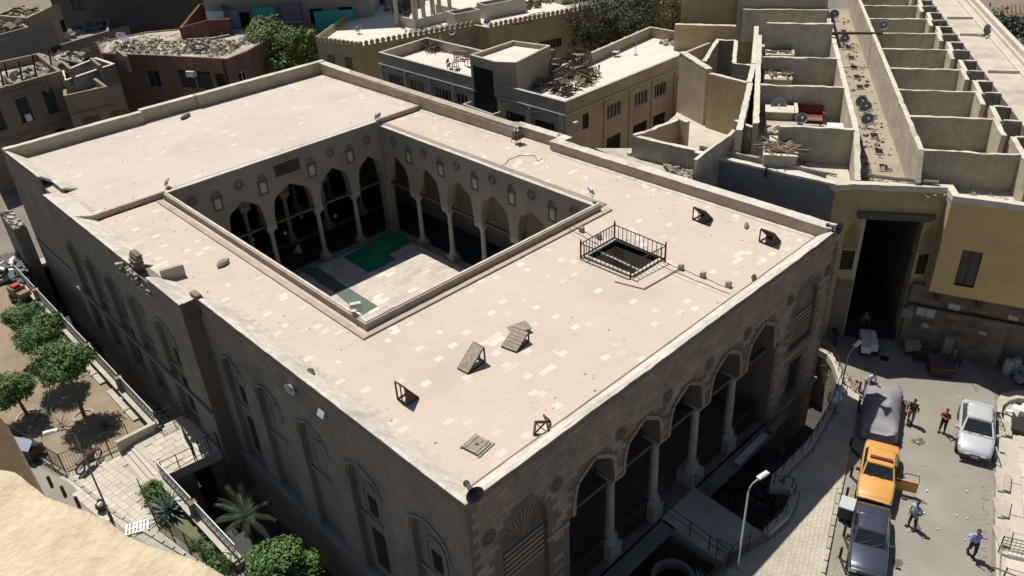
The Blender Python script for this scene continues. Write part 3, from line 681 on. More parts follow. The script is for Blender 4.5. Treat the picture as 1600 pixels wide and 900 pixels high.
# halls behind the arcades
Mh = frame_s((1.2, 39.6), (26.0, 39.6))[0]
wall_mb(Mh, 24.8, FZ, 9.3, .6, [arcade_op(.5, 24.3, FZ, zi, [(1.9+3.5*i, 1.3, 7.6) for i in range(7)])]).build('inner_arcade', COURT, MQ)
for i in range(6): col(1.2+3.65+3.5*i, 39.9)
Mh = frame_s((1.2, 44.6), (26.0, 44.6))[0]
wall_mb(Mh, 24.8, FZ, 9.3, .6, [arcade_op(.5, 24.3, FZ, zi, [(1.9+3.5*i, 1.3, 7.6) for i in range(7)])]).build('inner_arcade', COURT, MQ)
for i in range(6): col(1.2+3.65+3.5*i, 44.9)
MB().bx(26.0, 5.1, FZ, 26.5, 49.6, 9.28).build('inner_wall', COURT, MQ)
MB().bx(1.0, 49.6, FZ, 26.5, 50.0, 9.28).build('inner_wall', COURT, MQ)
MB().bx(.91, 5.1, FZ, 1.1, 49.6, 9.28).build('inner_wall', COURT, MQ)
MB().bx(.5, 4.62, -.3, 26.9, 50.2, FZ-.01).build('floor', GRND, MQ)
fl = MB().bx(cA[0]+.1, cA[1]+.1, FZ-.01, cC[0]-.1, cC[1]-.1, FZ+.03).build('court_floor', MARB, MQ)
cm = block_mesh('court_slab', MARB, .9, .45, .03, .004)
pieces('court_slab', cm, tiling([(5.2,12.8),(21.4,12.8),(21.4,34.6),(5.2,34.6)], FZ+.05, .9, .45, .006), MQ, 0)
def rug(name, pts, m, label, z=FZ+.075):
    o = MB().prism([a2(x, y, z) for x, y in pts], z-.02, z).build(name, m); return tag(o, label, 'carpet')
rug('carpet', [(537,401),(576,426),(590,420),(601,415),(607,411),(620,405),(608,398),(642,378),(626,366),(612,361)], GRN, 'bright green prayer carpet on the shaded end of the court floor')
cpan = block_mesh('carpet_panel', mat('green_prayer_panel', (.03,.31,.145), (.02,.24,.115), sc=9, bump=.3, bs=50, vary=.16), .52, .95, .01, .003)
car_ = [o for o in bpy.data.objects if o.name.startswith('carpet')][0]
pieces('carpet_panel', cpan, tiling([a2(x, y, FZ+.09) for x, y in [(537,401),(576,426),(590,420),(601,415),(607,411),(620,405),(608,398),(642,378),(626,366),(612,361)]], FZ+.09, .52, .95, .06, 0, stagger=False), car_, 100)
rug('carpet', [(466,419),(496,417),(540,447),(590,478),(566,492),(520,455)], GRNY, 'dull grey green prayer carpet along the near left side of the court')
hl = thing('hanging_lamp', 'small white globe lamp hanging from the court tie beam', 'lamp', (9, 35.3, 3.6), 0, 'globe lamps hanging in the mosque arcades')
MB().lathe([(.02,-.16),(.13,-.1),(.16,0),(.12,.1),(.05,.16)], (0,0,0), 10).build('globe', pm('milky_glass', (.30,.30,.28), .4), hl, smooth=True, local=True)
MB().tube((0,0,.15),(0,0,1.25),.012).build('cord', BLACKP, hl, local=True)
for (x, y) in ((10.6,36.6),(12.9,35.9),(17.4,35.9),(19.6,36.2),(7.6,36.4),(24.4,32.5),(24.4,28.6),(24.4,25),(24.4,21.6),(15.2,37.3)):
    copy_tree(hl, (x, y, 3.4+random.uniform(-.2,.3)))

# --- air shaft with its railing ---
zb = RZ
mw = MB()
for M, S in (frame_s((mx0,my0),(mx0,my1)), frame_s((mx0,my1),(mx1,my1)), frame_s((mx1,my1),(mx1,my0)), frame_s((mx1,my0),(mx0,my0))):
    mw.bx(0,0,6.99,S,.06,9.62,M)
mw.build('air_shaft_lining', GREY, MQ)
MB().bx(mx0,my0,6.2,mx1,my1,6.99).build('air_shaft_floor', GREY, MQ)
kb = MB(); kb.bx(mx0-.16,my0-.16,RZ-.05,mx1+.16,my0,RZ+.12).bx(mx0-.16,my1,RZ-.05,mx1+.16,my1+.16,RZ+.12).bx(mx0-.16,my0,RZ-.05,mx0,my1,RZ+.12).bx(mx1,my0,RZ-.05,mx1+.16,my1,RZ+.12)
kb.build('air_shaft_kerb', COPE, MQ)
RC = [at(907.5,405,RZ), at(960,375,RZ), at(1039,409,RZ), at(985,437,RZ)]
RG = thing('roof_railing', 'dark iron railing round the square air shaft in the roof', 'railing', tuple(RC[0]))
for i in range(4):
    a = RC[i]; b = RC[(i+1)%4]; n = 12 if (a-b).length > 2.8 else 9
    MB().box((a.x,a.y,RZ+.55),(.07,.07,1.1)).lathe([(.05,0),(.0,.14)],(a.x,a.y,RZ+1.1),6).build('post', IRON, RG)
    MB().tube((a.x,a.y,RZ+.95),(b.x,b.y,RZ+.95),.03).tube((a.x,a.y,RZ+.16),(b.x,b.y,RZ+.16),.03).build('rail', IRON, RG)
    for k in range(1, n):
        q = a.lerp(b, k/n); MB().tube((q.x,q.y,RZ+.16),(q.x,q.y,RZ+.95),.022,5).build('baluster', IRON, RG)
MB().tube(RC[0].lerp(RC[1],.35)+Vector((.5,0,-.15)), RC[3].lerp(RC[2],.45)+Vector((0,.4,-.1)), .05).build('pipe', GALV, MQ)
MB().prism([a2(960,441,RZ), a2(1006,453,RZ), a2(1062,421,RZ), a2(1040,412,RZ), a2(985,440,RZ)], RZ-.0, RZ+.09).build('roof_landing', TILE, MQ)

# --- things standing on the roof ---
WC = 'boarded roof vents on the mosque'
def vent(px, py, rz, label, w_=.85, l_=1.05, h_=1.0, board=WOODG, sides=True, boards=True):
    p = at(px, py, RZ); t = thing('roof_vent', label, 'roof vent', (p.x, p.y, RZ), rz, WC)
    f = MB(); k = .05
    for y in (-w_/2, w_/2):
        f.tube((0,y,0),(0,y,h_),k*.8,4).tube((0,y,h_),(l_,y,.05),k*.7,4).tube((0,y,.04),(l_,y,.04),k*.7,4)
    f.tube((0,-w_/2,h_),(0,w_/2,h_),k*.8,4).tube((0,-w_/2,.05),(0,w_/2,.05),k*.8,4).tube((l_,-w_/2,.05),(l_,w_/2,.05),k*.8,4).tube((0,0,0),(0,0,h_),k*.6,4)
    f.build('frame', WOOD, t, local=True)
    L_ = math.hypot(l_, h_); a = math.atan2(h_, l_)
    if boards:
        n = 6
        for i in range(n):
            d = L_*(i+.5)/n; MB().box((d*math.cos(a)+.03, 0, h_-d*math.sin(a)+.04), (L_/n-.02, w_+.04, .035), 0, 0, a).build('board', board, t, local=True)
    if sides:
        for y in ((w_/2+.01,) if sides == 'near' and abs(rz) > 1.6 else (-w_/2-.01,) if sides == 'near' else (-w_/2-.01, w_/2+.01)):
            MB().add([(.02,y,0.02),(l_-.05,y,.02),(.02,y,h_-.05),(.02,y+.02,.02),(l_-.05,y+.02,.02),(.02,y+.02,h_-.05)], [(0,1,2),(3,5,4),(0,1,4,3),(1,2,5,4),(2,0,3,5)]).build('side_panel', WOOD, t, local=True)
    return t
vent(1091, 347, R(-4), 'open dark wooden vent box near the right parapet, higher of the right-hand two', .8, .8, .8, WOOD, sides='near')
vent(1196, 382, R(-4), 'open dark wooden vent box near the far right corner of the roof', .8, .8, .8, WOOD, sides='near')
vent(629, 629, R(2), 'open dark wooden vent frame in the middle of the near left part of the roof', .62, .62, .95, boards=False, sides='near')
vent(750, 562, R(184), 'steep vent with grey weathered boards facing the near left side', .62, 1.1, .8, sides=False)
vent(815, 530, R(190), 'low broken vent with a loose grey board behind it', .8, 1.0, .5, sides=False)
p = at(812, 519, RZ); t = tag(MB().box((p.x,p.y,RZ+.25),(1.0,.6,.05),R(-15),.15).build('wooden_board', WOODG), 'loose grey board leaning behind the low broken roof vent', 'board')
p = at(858, 681, RZ); t = thing('collapsed_vent', 'collapsed bare wooden vent frame by the front edge of the roof', 'vent frame', (p.x,p.y,RZ), R(40))
f = MB(); q = [(0,0,.05),(.8,0,.05),(.75,.6,.05),(0,.6,.05)]
for i in range(4): f.tube(q[i], q[(i+1)%4], .045, 4)
f.tube((0,0,.05),(.22,.1,.55),.04,4).tube((.8,0,.05),(.65,.25,.5),.04,4).tube((.22,.1,.55),(.65,.25,.5),.04,4).tube((0,.6,.05),(.22,.1,.55),.04,4).tube((.22,.1,.55),(.75,.6,.05),.035,4)
f.build('frame', WOOD, t, local=True)
p = at(838, 690, RZ); MB().box((.1,-.35,.1),(.7,.35,.04),R(20)).build('board', WOODG, t, local=True)
p = at(745, 697, RZ); t = thing('roof_hatch', 'square weathered plank hatch lying near the front corner of the roof', 'hatch', (p.x,p.y,RZ), R(8))
for i in range(6): MB().bx(-.42+i*.142,-.42,.06,-.42+i*.142+.13,.42,.11).build('plank', WOODG, t, local=True)
MB().bx(-.47,-.5,.0,.5,-.44,.06).bx(-.47,.4,.0,.5,.46,.06).bx(-.4,-.3,.11,.4,-.24,.14).bx(-.4,.22,.11,.4,.28,.14).build('batten', WOODG, t, local=True)
MB().lathe([(.09,0),(.07,.07),(.02,.1)],(0,0,.11),6).lathe([(.05,0),(.02,.05)],(.2,-.1,.11),6).build('stone', RUB, t, local=True)
def lump(name, px, py, z, d, label, cat, m=RUB, rz=.3, group=None):
    p = at(px, py, z); bm = bmesh.new(); bmesh.ops.create_icosphere(bm, subdivisions=2, radius=1)
    for v in bm.verts:
        v.co *= 1+.28*noise.noise(v.co*1.3+Vector((px,py,0))); v.co.x *= d[0]/2; v.co.y *= d[1]/2; v.co.z *= d[2]/2
    bmesh.ops.rotate(bm, matrix=Matrix.Rotation(rz,3,'Z'), verts=bm.verts)
    me = bpy.data.meshes.new(name); bm.to_mesh(me); bm.free(); me.materials.append(m)
    o = link(name, me, M=Matrix.Translation((p.x,p.y,z+d[2]*.4))); return tag(o, label, cat, group)
lump('stone_block', 349, 414, RZ, (.85,.45,.38), 'loose stone block lying on the roof left of the court', 'stone')
lump('stone_block', 290, 184, RZ+.35, (1.3,.5,.35), 'dark flat stone near the rear parapet of the upper roof', 'stone', MOATW, .6)
lump('brick_fragment', 1166, 354, RZ, (.7,.25,.2), 'broken brick pieces between the two right-hand vents', 'brick', MOATW, .5)
lump('cloth_rag', 486, 584, RZ+.15, (.75,.35,.14), 'dark rag draped on the left coping above the loudspeaker', 'rag', IRON, 1.2)
lump('cloth_rag', 1178, 434, RZ+.1, (.6,.25,.1), 'dark rag lying on the front coping near its right end', 'rag', IRON, .4)
# cables with their little concrete weights
for j, (A, B, ws, lab) in enumerate((((870,338),(905,372),[(884,351),(909,362),(936,373)],'between the court and the railing'), ((1040,410),(1145,452),[(1064,421),(1098,433),(1138,448)],'from the railing towards the front edge'))):
    a = at(*A, RZ+.35); b = at(B[0]+(70 if j == 0 else 0), B[1]+(12 if j == 0 else 0), RZ+.35)
    if j == 0: a = at(866,336,10.0); b = at(940,376,RZ+.4)
    pts = [a.lerp(b, k/10)-Vector((0,0,.06*math.sin(math.pi*k/10*3)**2)) for k in range(11)]; d = Vector((b-a)).cross(Vector((0,0,1))).normalized()*.28
    tag(MB().path([tuple(q) for q in pts], .018, 4).path([tuple(q+d-Vector((0,0,.1))) for q in pts], .015, 4).build('cable', BLACKP), 'pair of thin dark cables running '+lab, 'cable')
    for k, (x, y) in enumerate(ws):
        p = at(x, y, RZ); tag(MB().prism([(p.x-.13,p.y-.11),(p.x+.13,p.y-.11),(p.x+.13,p.y+.11),(p.x-.13,p.y+.11)], RZ, RZ+.26).prism([(p.x-.1,p.y-.08),(p.x+.1,p.y-.08),(p.x+.1,p.y+.08),(p.x-.1,p.y+.08)], RZ+.26, RZ+.3).build('cable_weight', GREY), 'concrete cable weight '+('nearest','second from','farthest from')[k]+(' the court corner' if j == 0 else ' the railing, on the front side'), 'weight')
# loudspeakers, floodlights
def horn(px, py, z, aim, label, rr=.3, m=GALV):
    p = at(px, py, z); t = thing('loudspeaker', label, 'loudspeaker', tuple(p), 0)
    M = Vector(aim).normalized().to_track_quat('Z','Y').to_matrix().to_4x4()
    o = MB().lathe([(.07,-.32),(.085,-.12),(.1,0),(.13,.12),(.19,.24),(rr,.36),(rr+.015,.37),(rr-.02,.36),(.17,.22),(.07,.02)], (0,0,0), 18, M, cap=False).build('horn', m, t, smooth=True, local=True)
    MB().lathe([(.001,.0),(.09,.0),(.05,.16),(.001,.2)], (0,0,0), 12, M, cap=False).build('reflex_cone', BLACKP, t, local=True)
    MB().lathe([(.001,-.42),(.11,-.40),(.12,-.3),(.075,-.2)], (0,0,0), 14, M, cap=False).build('driver', BLACKP, t, local=True)
    MB().box((0,0,-.22),(.05,.12,.4)).box((0,0,-.4),(.22,.22,.04)).build('bracket', IRON, t, local=True)
    return t
DS = pm('dark_horn', (.06,.06,.065), .5)
horn(735, 764, 10.55, (-.3,-1,.1), 'dark round loudspeaker on the front corner of the roof', .33, DS)
horn(1302, 354, 10.6, (-.15,-1,.1), 'dark round loudspeaker on the far right corner of the front edge', .33, DS)
horn(462, 601, 9.3, (-1,-.2,-.1), 'grey horn loudspeaker fixed to the left wall below its coping', .3, GALV)
horn(806, 199, 10.75, (-.5,.9,0), 'small grey loudspeaker on the right parapet above the stool', .25, GALV)
def flood(px, py, z, rz, label, s=1):
    p = at(px, py, z); t = thing('floodlight', label, 'floodlight', tuple(p), rz)
    MB().box((0,0,.3*s),(.42*s,.12*s,.32*s),0,-.5).build('housing', GALV, t, local=True)
    for i in range(4): MB().box((-.15*s+.1*s*i,.09*s,.33*s),(.02,.08,.26*s),0,-.5).build('fin', METAL, t, local=True)
    MB().box((0,-.07*s,.28*s),(.36*s,.01,.26*s),0,-.5).build('lens', GLASS, t, local=True)
    MB().tube((-.23*s,0,0),(-.23*s,0,.34*s),.018,4).tube((.23*s,0,0),(.23*s,0,.34*s),.018,4).tube((-.23*s,0,0),(.23*s,0,0),.018,4).build('bracket', METAL, t, local=True)
flood(557, 487, 10.06, R(150), 'grey floodlight on the nearest corner of the court parapet', 1.25)
flood(591, 188, 9.98, R(200), 'grey floodlight on the far right corner of the court', 1.3)
flood(262, 292, 9.98, R(240), 'pale floodlight on the far left corner of the court', 1.2)
flood(924, 306, 10.06, R(60), 'grey floodlight on the right corner of the court parapet', 1.2)
flood(505, 655, 8.9, R(-90), 'grey floodlight on the left wall to the right of the loudspeaker', 1.1)
flood(166, 384, 8.9, R(-90), 'small floodlight high on the far part of the left wall', 1.1)
p = at(878, 210, 10.36); t = thing('lamp_arm', 'dark angled lamp arm reaching out over the right parapet', 'lamp', tuple(p))
MB().tube((-.5,0,-.6),(-.5,0,.02),.03).tube((-.25,0,-.5),(-.25,0,.02),.03).tube((-.5,0,.02),(1.2,.3,.35),.03).tube((1.2,.3,.35),(1.7,.3,.3),.03).build('arm', IRON, t, local=True)
MB().box((1.75,.3,.3),(.4,.2,.12)).build('lamp_head', GALV, t, local=True)
p = at(806, 222, RZ+.0); t = thing('stool', 'tall metal stool standing on the roof by the right parapet', 'stool', (p.x,p.y,RZ))
MB().lathe([(.22,.85),(.22,.89)],(0,0,0),12).build('seat', WHITE, t, local=True)
for i in range(4):
    a = R(45+90*i); MB().tube((.33*math.cos(a),.33*math.sin(a),0),(.18*math.cos(a),.18*math.sin(a),.86),.018,5).build('leg', IRON, t, local=True)
MB().path([(.27*math.cos(R(45+90*i)),.27*math.sin(R(45+90*i)),.35) for i in range(5)], .013,4).build('stretcher', IRON, t, local=True)
p = at(813, 228, RZ); tag(MB().path([(p.x+.25*math.cos(a/2)+.03*a%.2, p.y+.2*math.sin(a/2), RZ+.05+.01*(a%3)) for a in range(0,26)], .03, 4).build('coiled_cable', BLACKP), 'dark coil of cable lying beside the stool', 'cable')
q = [(848,247),(840,252),(836,243),(812,243),(795,249),(790,256),(778,261)]
tag(MB().path([tuple(at(x,y,RZ+.03)) for x,y in q], .018, 4).build('cable', BLACKP), 'single thin cable winding over the roof from the stool to the court', 'cable')

# grit and small chips blown over the roof
m = MB(); k = 0
while k < 150:
    x, y = random.uniform(.6,26.2), random.uniform(1.2,49)
    if 3.9 < x < 22.4 and 11.6 < y < 35.6: continue
    if mx0-.3 < x < mx1+.3 and my0-.3 < y < my1+.3: continue
    if random.random() > .35 and 3 < x < 24.5 and 3 < y < 47: continue
    s_ = random.uniform(.03,.10); m.box((x,y,RZ+(.36 if y > 35.5 else .01)),(s_,s_*.7,s_*.4),random.uniform(0,3)); k += 1
stuff('roof_grit', m, RUB, 'small stones and chips scattered over the flat mosque roof', 'grit')
# ================= GROUND, MOAT, STREETS =================
moat = [(-2.35,52.5),(-2.35,25.0),(-4.0,21.0),(-3.95,12.0),(-4.0,-3.6),(9.0,-3.6),(11.4,-3.75),(12.6,-3.7),(14.3,-4.15),(16.0,-4.25),(17.6,-3.85),(17.5,-3.1),(18.4,-2.65),(21.4,-2.65),(24.5,-2.15),(27.7,-1.25),(29.2,.0),(29.5,1.1),(29.2,2.3),(27.4,3.4),(27.4,52.5)]
outer = [(-500,-500),(600,-500),(600,700),(-500,700)]
tri = tessellate_polygon([[Vector((*p,0)) for p in outer], [Vector((*p,0)) for p in moat[::-1]]])
allp = outer+moat[::-1]
g = MB(); g.add([(x,y,-.02) for x,y in allp], [tuple(t) for t in tri]); struct('ground', g, GROUND)
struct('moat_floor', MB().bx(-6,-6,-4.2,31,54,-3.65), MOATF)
cen = [moat[0]]+moat[1:-1]
wl = MB(); wl.sweep(moat[:-1][::1], [(-.35,-3.7),(-.35,.12),(0,.12),(0,-3.7)])
o = wl.build('retaining_wall', MOATW); tag(o, 'rough masonry wall holding the street back from the sunken strip round the mosque', 'retaining wall')
# street surface and kerbs
road = [(9,-10.2),(14.33,-7.45),(18.64,-5.9),(24.5,-3.9),(27.6,-2.8),(30.2,.2),(31.0,2.0),(36,8),(60,22),(63,17),(38.5,1.0),(34.6,-6.6),(32.6,-8.3),(32.0,-8.6),(28.0,-9.95),(23.3,-11.45),(18.0,-13.1),(8,-16)]
struct('street', MB().prism(road, -.01, .0), ASPH)
pv = [(7,-3.4),(9.2,-3.95),(11.3,-4.05),(12.4,-4.0),(14.2,-4.5),(16.1,-4.6),(17.95,-4.1),(17.9,-3.2),(18.5,-3.0),(21.4,-3.0),(24.5,-2.5),(27.5,-1.62),(28.9,-.5),(28.6,-1.4),(27.45,-2.7),(24.5,-3.85),(18.64,-5.8),(14.33,-7.3),(9,-10)]
struct('pavement', MB().prism(pv, -.03, .07), KERB)
pavt = bpy.data.objects['pavement']
pvm = block_mesh('paving_slab', PAVE, .26, .20, .05, .004)
pieces('paving_slab', pvm, tiling(pv, .125, .26, .20, .005, R(20), jit=.006), pavt, 130)
kp = [(9.5,-9.85),(14.33,-7.36),(18.64,-5.86),(24.5,-3.87),(27.45,-2.72)]
kb_ = block_mesh('kerb_stone', KERB, .7, .18, .14, .01); km = []
for a, b in zip(kp[:-1], kp[1:]):
    d = Vector(b)-Vector(a); n = int(d.length/.72); an = math.atan2(d.y, d.x)
    for k in range(n): q = Vector(a)+d*(k/n); km.append(Matrix.Translation((q.x,q.y,.135)) @ Matrix.Rotation(an,4,'Z'))
pieces('kerb_stone', kb_, km, pavt, 40)
rs = [(19,-13.0),(23.3,-11.5),(28.0,-10.0),(32.0,-8.65),(32.9,-8.6),(34.4,-9.8),(33.5,-13),(24,-17),(19,-16.5)]
struct('right_pavement', MB().prism(rs, -.03, .12), PALE)
rp = bpy.data.objects['right_pavement']
pieces('paving_slab', block_mesh('paving_slab', PAVW, 1.15, .8, .06, .015), tiling([(19.3,-13.15),(23.3,-11.75),(28.0,-10.25),(31.6,-9.05),(31.4,-11.6),(24,-14.2),(19.6,-15.5)], .16, 1.15, .8, .03, R(20), jit=.02), rp, 40)
st = MB()
for i, (px, py, w_) in enumerate([(1556,640,.9),(1556,675,.9),(1552,760,.8),(1550,800,.8),(1551,845,.8)]):
    p = at(px, py, .1); p.x += .4; st.box((p.x,p.y-.15,.16),(1.3,.35,.1),R(20+i*3)).box((p.x+.1,p.y-.45,.25),(1.2,.3,.1),R(18-i*2))
st.build('kerb_step', KERB, rp)
# litter
for nm, poly, n, lab in (('litter', [(15,-7.6),(27,-3.4),(31,-6),(31,-8),(19,-12)], 34, 'pale scraps of litter scattered over the sunny street'), ('litter', [(-8.5,29),(-8,24),(-4,15),(-3.4,17),(-5,24)], 22, 'pale scraps of litter on the plaza by the garden')):
    m = MB(); xs = [p[0] for p in poly]; ys = [p[1] for p in poly]; k = 0
    while k < n:
        x, y = random.uniform(min(xs),max(xs)), random.uniform(min(ys),max(ys))
        if inside(poly, x, y): m.box((x,y,.05+random.random()*.03),(random.uniform(.03,.12),random.uniform(.02,.08),.015),random.uniform(0,3),.2); k += 1
    stuff(nm, m, WHITE, lab, 'litter')
# manhole
p = at(1382, 560, 0); tag(MB().lathe([(.3,.0),(.3,.01),(.26,.014),(.0,.014)],(p.x,p.y,0),16).build('manhole_cover', IRON), 'round iron manhole cover in the shaded part of the street', 'manhole cover')

# --- bridge from the street into the portico ---
BR = thing('entrance_bridge', 'stone footbridge with low steps leading from the street up to the mosque portico', 'bridge', (13.2,-2,0))
bp_ = [(11.75,-4.2),(14.6,-4.3),(14.85,.05),(11.9,.05)]
MB().prism(bp_, -.5, .0).build('deck', KERB, BR)
MB().prism([(11.7,-4.1),(12.0,-4.1),(12.15,.0),(11.85,.0)], -3.6, -.505).build('pier', MOATW, BR)
for i in range(4): MB().prism([(11.95+.0*i,-1.5+.3*i),(14.7,-1.6+.3*i),(14.8,.04),(12.0,.04)], i*.03+.002, i*.03+.03).build('step', PAVE, BR)
def rail(name, label, pts, h=1.0, posts=1.5, bars=None, parent=None, r=.022, top=True, mids=(.5,), cat='railing'):
    a0 = pts[0]; t = thing(name, label, cat, tuple(a0)) if parent is None else parent
    rl = MB()
    for a, b in zip(pts[:-1], pts[1:]):
        a = Vector(a); b = Vector(b); L_ = (b-a).length; n = max(1, round(L_/posts)); up_ = Vector((0,0,h))
        rl.tube(a+up_, b+up_, r, 5)
        for k in mids: rl.tube(a+up_*k, b+up_*k, r*.8, 5)
        for k in range(n+1):
            q = a.lerp(b, k/n)
            if k < n or b == Vector(pts[-1]): MB().tube(q, q+up_*1.03, r*1.4, 5).build('post', IRON, t)
        if bars:
            m = MB(); nb = int(L_/bars)
            for k in range(1, nb): q = a.lerp(b, k/nb); m.tube(q+up_*.06, q+up_*.98, r*.55, 4)
            o = m.build('bars', IRON, t)
            if nb > 300: o['kind'] = 'stuff'
    rl.build('rail', IRON, t); return t
rail('railing', 'plain iron handrail on the left side of the bridge to the portico', [(12.1,.0,.1),(12.05,-1.6,.05),(11.85,-3.9,.03)], .9, 1.3)
rail('railing', 'plain iron handrail on the right side of the bridge to the portico', [(14.75,.0,.1),(14.7,-1.6,.05),(14.55,-4.1,.03)], .9, .7, bars=.16)
rail('iron_gate', 'black barred iron gate standing open at the street end of the bridge', [(11.9,-3.2,0.0),(12.0,-3.9,0),(13.1,-4.15,0)], 1.15, .9, bars=.14, cat='gate')
rail('railing', 'iron railing on the low wall left of the lamp post in front of the portico', [(7,-3.9,.12),(9.2,-3.9,.12),(11.6,-3.95,.12)], .85, 1.1, bars=.15)
# low parapet wall of the curved front retaining wall with its rail
fw = [(14.45,-4.3),(16.0,-4.42),(17.4,-4.1),(17.75,-3.75),(17.55,-3.35),(17.3,-3.0),(17.9,-2.75),(18.6,-2.8),(21.4,-2.8),(24.5,-2.3),(27.6,-1.45),(28.8,-.5),(29.45,.2),(29.62,1.1),(29.3,2.2)]
o = MB().sweep(fw, [(-.17,.02),(-.17,.5),(.17,.5),(.17,.02)]).build('low_wall', PALE); tag(o, 'low pale curving wall along the sunken strip in front of the mosque', 'low wall')
rail('railing', 'thin iron rail on top of the low curving wall', [(*p,.5) for p in fw], .62, 1.0, mids=(), r=.02)
# round planter and steps down
tag(MB().lathe([(1.0,0),(1.0,.5),(.8,.5),(.8,.0)],(9.6,-2.4,-.5),20).lathe([(1.0,-3.2),(1.0,0)],(9.6,-2.4,-.5),20).build('round_base', MOATW), 'round masonry base rising beside the bridge in the sunken strip', 'base')
sd = MB()
for i in range(6): sd.bx(10.4-.3*i, -3.5, -3.6, 10.7-.3*i, -2.6, -.5-.45*i)
tag(sd.build('moat_stairs', MOATW), 'narrow stone stairs going down beside the bridge', 'stairs')
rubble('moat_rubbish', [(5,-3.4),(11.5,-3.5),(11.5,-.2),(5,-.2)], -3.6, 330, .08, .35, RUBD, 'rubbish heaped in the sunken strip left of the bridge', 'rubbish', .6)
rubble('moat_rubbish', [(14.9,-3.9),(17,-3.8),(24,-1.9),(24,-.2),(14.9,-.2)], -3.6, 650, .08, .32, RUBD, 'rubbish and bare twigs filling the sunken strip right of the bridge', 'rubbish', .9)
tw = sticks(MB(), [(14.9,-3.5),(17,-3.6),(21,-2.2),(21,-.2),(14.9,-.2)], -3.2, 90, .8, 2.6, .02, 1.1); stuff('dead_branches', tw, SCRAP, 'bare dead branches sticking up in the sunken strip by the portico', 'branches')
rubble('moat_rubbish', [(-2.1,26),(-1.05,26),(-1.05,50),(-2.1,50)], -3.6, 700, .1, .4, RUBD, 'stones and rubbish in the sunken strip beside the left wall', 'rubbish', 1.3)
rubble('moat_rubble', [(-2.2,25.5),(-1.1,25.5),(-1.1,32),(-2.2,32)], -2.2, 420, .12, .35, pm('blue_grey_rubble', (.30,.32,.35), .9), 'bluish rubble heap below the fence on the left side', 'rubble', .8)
tag(MB().sweep([(5.3,-.35),(21.4,-.35)], [(-.5,-.1),(-.5,-.0),(.3,-.0),(.3,-.1)]).build('shop_canopy', STONE_LB), 'narrow stone ledge over the sunken shops under the portico', 'ledge')
for (x0, x1, lab) in ((17.6, 20.6, 'long pale stone slab resting outside the fourth arch'), (21.0, 22.8, 'reddish plank lying on the ledge by the fifth arch')):
    tag(MB().box(((x0+x1)/2, -.65, .25), (x1-x0, .35, .1), .03, .1).build('stone_slab' if x0 < 18 else 'plank', PALE if x0 < 18 else pm('red_plank', (.25,.12,.1), .8)), lab, 'slab' if x0 < 18 else 'plank')

# ================= GARDEN SIDE (left) =================
gd = [(-2.6,53),(-2.45,25.9),(-4.3,25.6),(-7.65,26.15),(-8.9,31.3),(-16,45),(-10,60),(-3,60)]
struct('garden_soil', MB().prism(gd, -.02, .03), DIRT)
pz = [(-4.3,25.4),(-7.4,25.7),(-8.3,22.5),(-6.7,18.4),(-5.2,14.0),(-4.4,10.5),(-4.3,12),(-4.95,17),(-5.4,20.5),(-4.9,21.2),(-4.8,24.6)]
struct('plaza', MB().prism([(-4.25,25.5),(-8.2,26),(-9.2,22),(-7,16),(-4.4,9),(-4.15,12),(-4.2,25.4)], -.02, .04), KERB)
pieces('paving_slab', block_mesh('paving_slab', PAVW, .34, .34, .05, .007), tiling([(-4.9,25.3),(-7.9,25.7),(-8.2,22.5),(-6.9,18.2),(-5.4,18.6),(-5.6,20.6),(-4.9,21.3)], .09, .34, .34, .008, R(8), stagger=False, jit=.005), bpy.data.objects['plaza'], 130)
struct('lane', MB().prism([(-9.2,30.5),(-7.9,25.2),(-7.25,20.3),(-5.9,14.5),(-4.6,9.5),(-8,5),(-20,20),(-14,35)], -.01, .045), ASPH)
kl = [(-8.75,30.4),(-7.75,25.6),(-7.05,20.8),(-5.9,16.2),(-5.1,13)]
km = []
for a, b in zip(kl[:-1], kl[1:]):
    d = Vector(b)-Vector(a); n = int(d.length/.72); an = math.atan2(d.y, d.x)
    for k in range(n): q = Vector(a)+d*(k/n); km.append(Matrix.Translation((q.x,q.y,.15)) @ Matrix.Rotation(an,4,'Z'))
pieces('kerb_stone', kb_, km, bpy.data.objects['plaza'], 40)
# fence wall between garden and moat: plinth, pale coping pieces, lattice panels
def lattice_fence(name, label, A, B, piers, zc=.55, h=.95):
    A = Vector(A); B = Vector(B); t = thing(name, label, 'fence', (A.x, A.y, 0)); L_ = (B-A).length; d = (B-A).normalized(); n = Vector((-d.y, d.x))
    M = Matrix(((d.x,n.x,0,A.x),(d.y,n.y,0,A.y),(0,0,1,0),(0,0,0,1)))
    MB().bx(0,-.2,-.02,L_,.2,zc,M).build('plinth', MOATW, t)
    for k in range(piers):
        s0 = L_*k/piers+.18; s1 = L_*(k+1)/piers-.18
        MB().bx(s0,-.3,zc+.004,s1,.2,zc+.12,M).build('coping', PALE, t)
        MB().bx(s1,-.2,zc,s1+.36,.2,zc+h*1.02,M).build('pier', MOATW, t) if k < piers-1 else None
        lt = MB(); P = lambda s, z: M @ Vector((s, .05, z)); z0, z1 = zc+.14, zc+.12+h
        lt.tube(P(s0,z0),P(s1,z0),.025,4).tube(P(s0,z1),P(s1,z1),.03,4)
        m_ = int((s1-s0)/.42)
        for i in range(m_):
            a = s0+(s1-s0)*i/m_; b = s0+(s1-s0)*(i+1)/m_
            lt.tube(P(a,z0),P(b,z1),.028,4).tube(P(a,z1),P(b,z0),.028,4)
            lt.tube(P(a,z0),P(a,z1),.015,4)
        lt.build('lattice_panel', GALV, t)
    return t
lattice_fence('lattice_fence', 'long low fence with pale coping and light lattice between the garden and the mosque wall', (-2.5,51.5), (-2.6,25.2), 5)
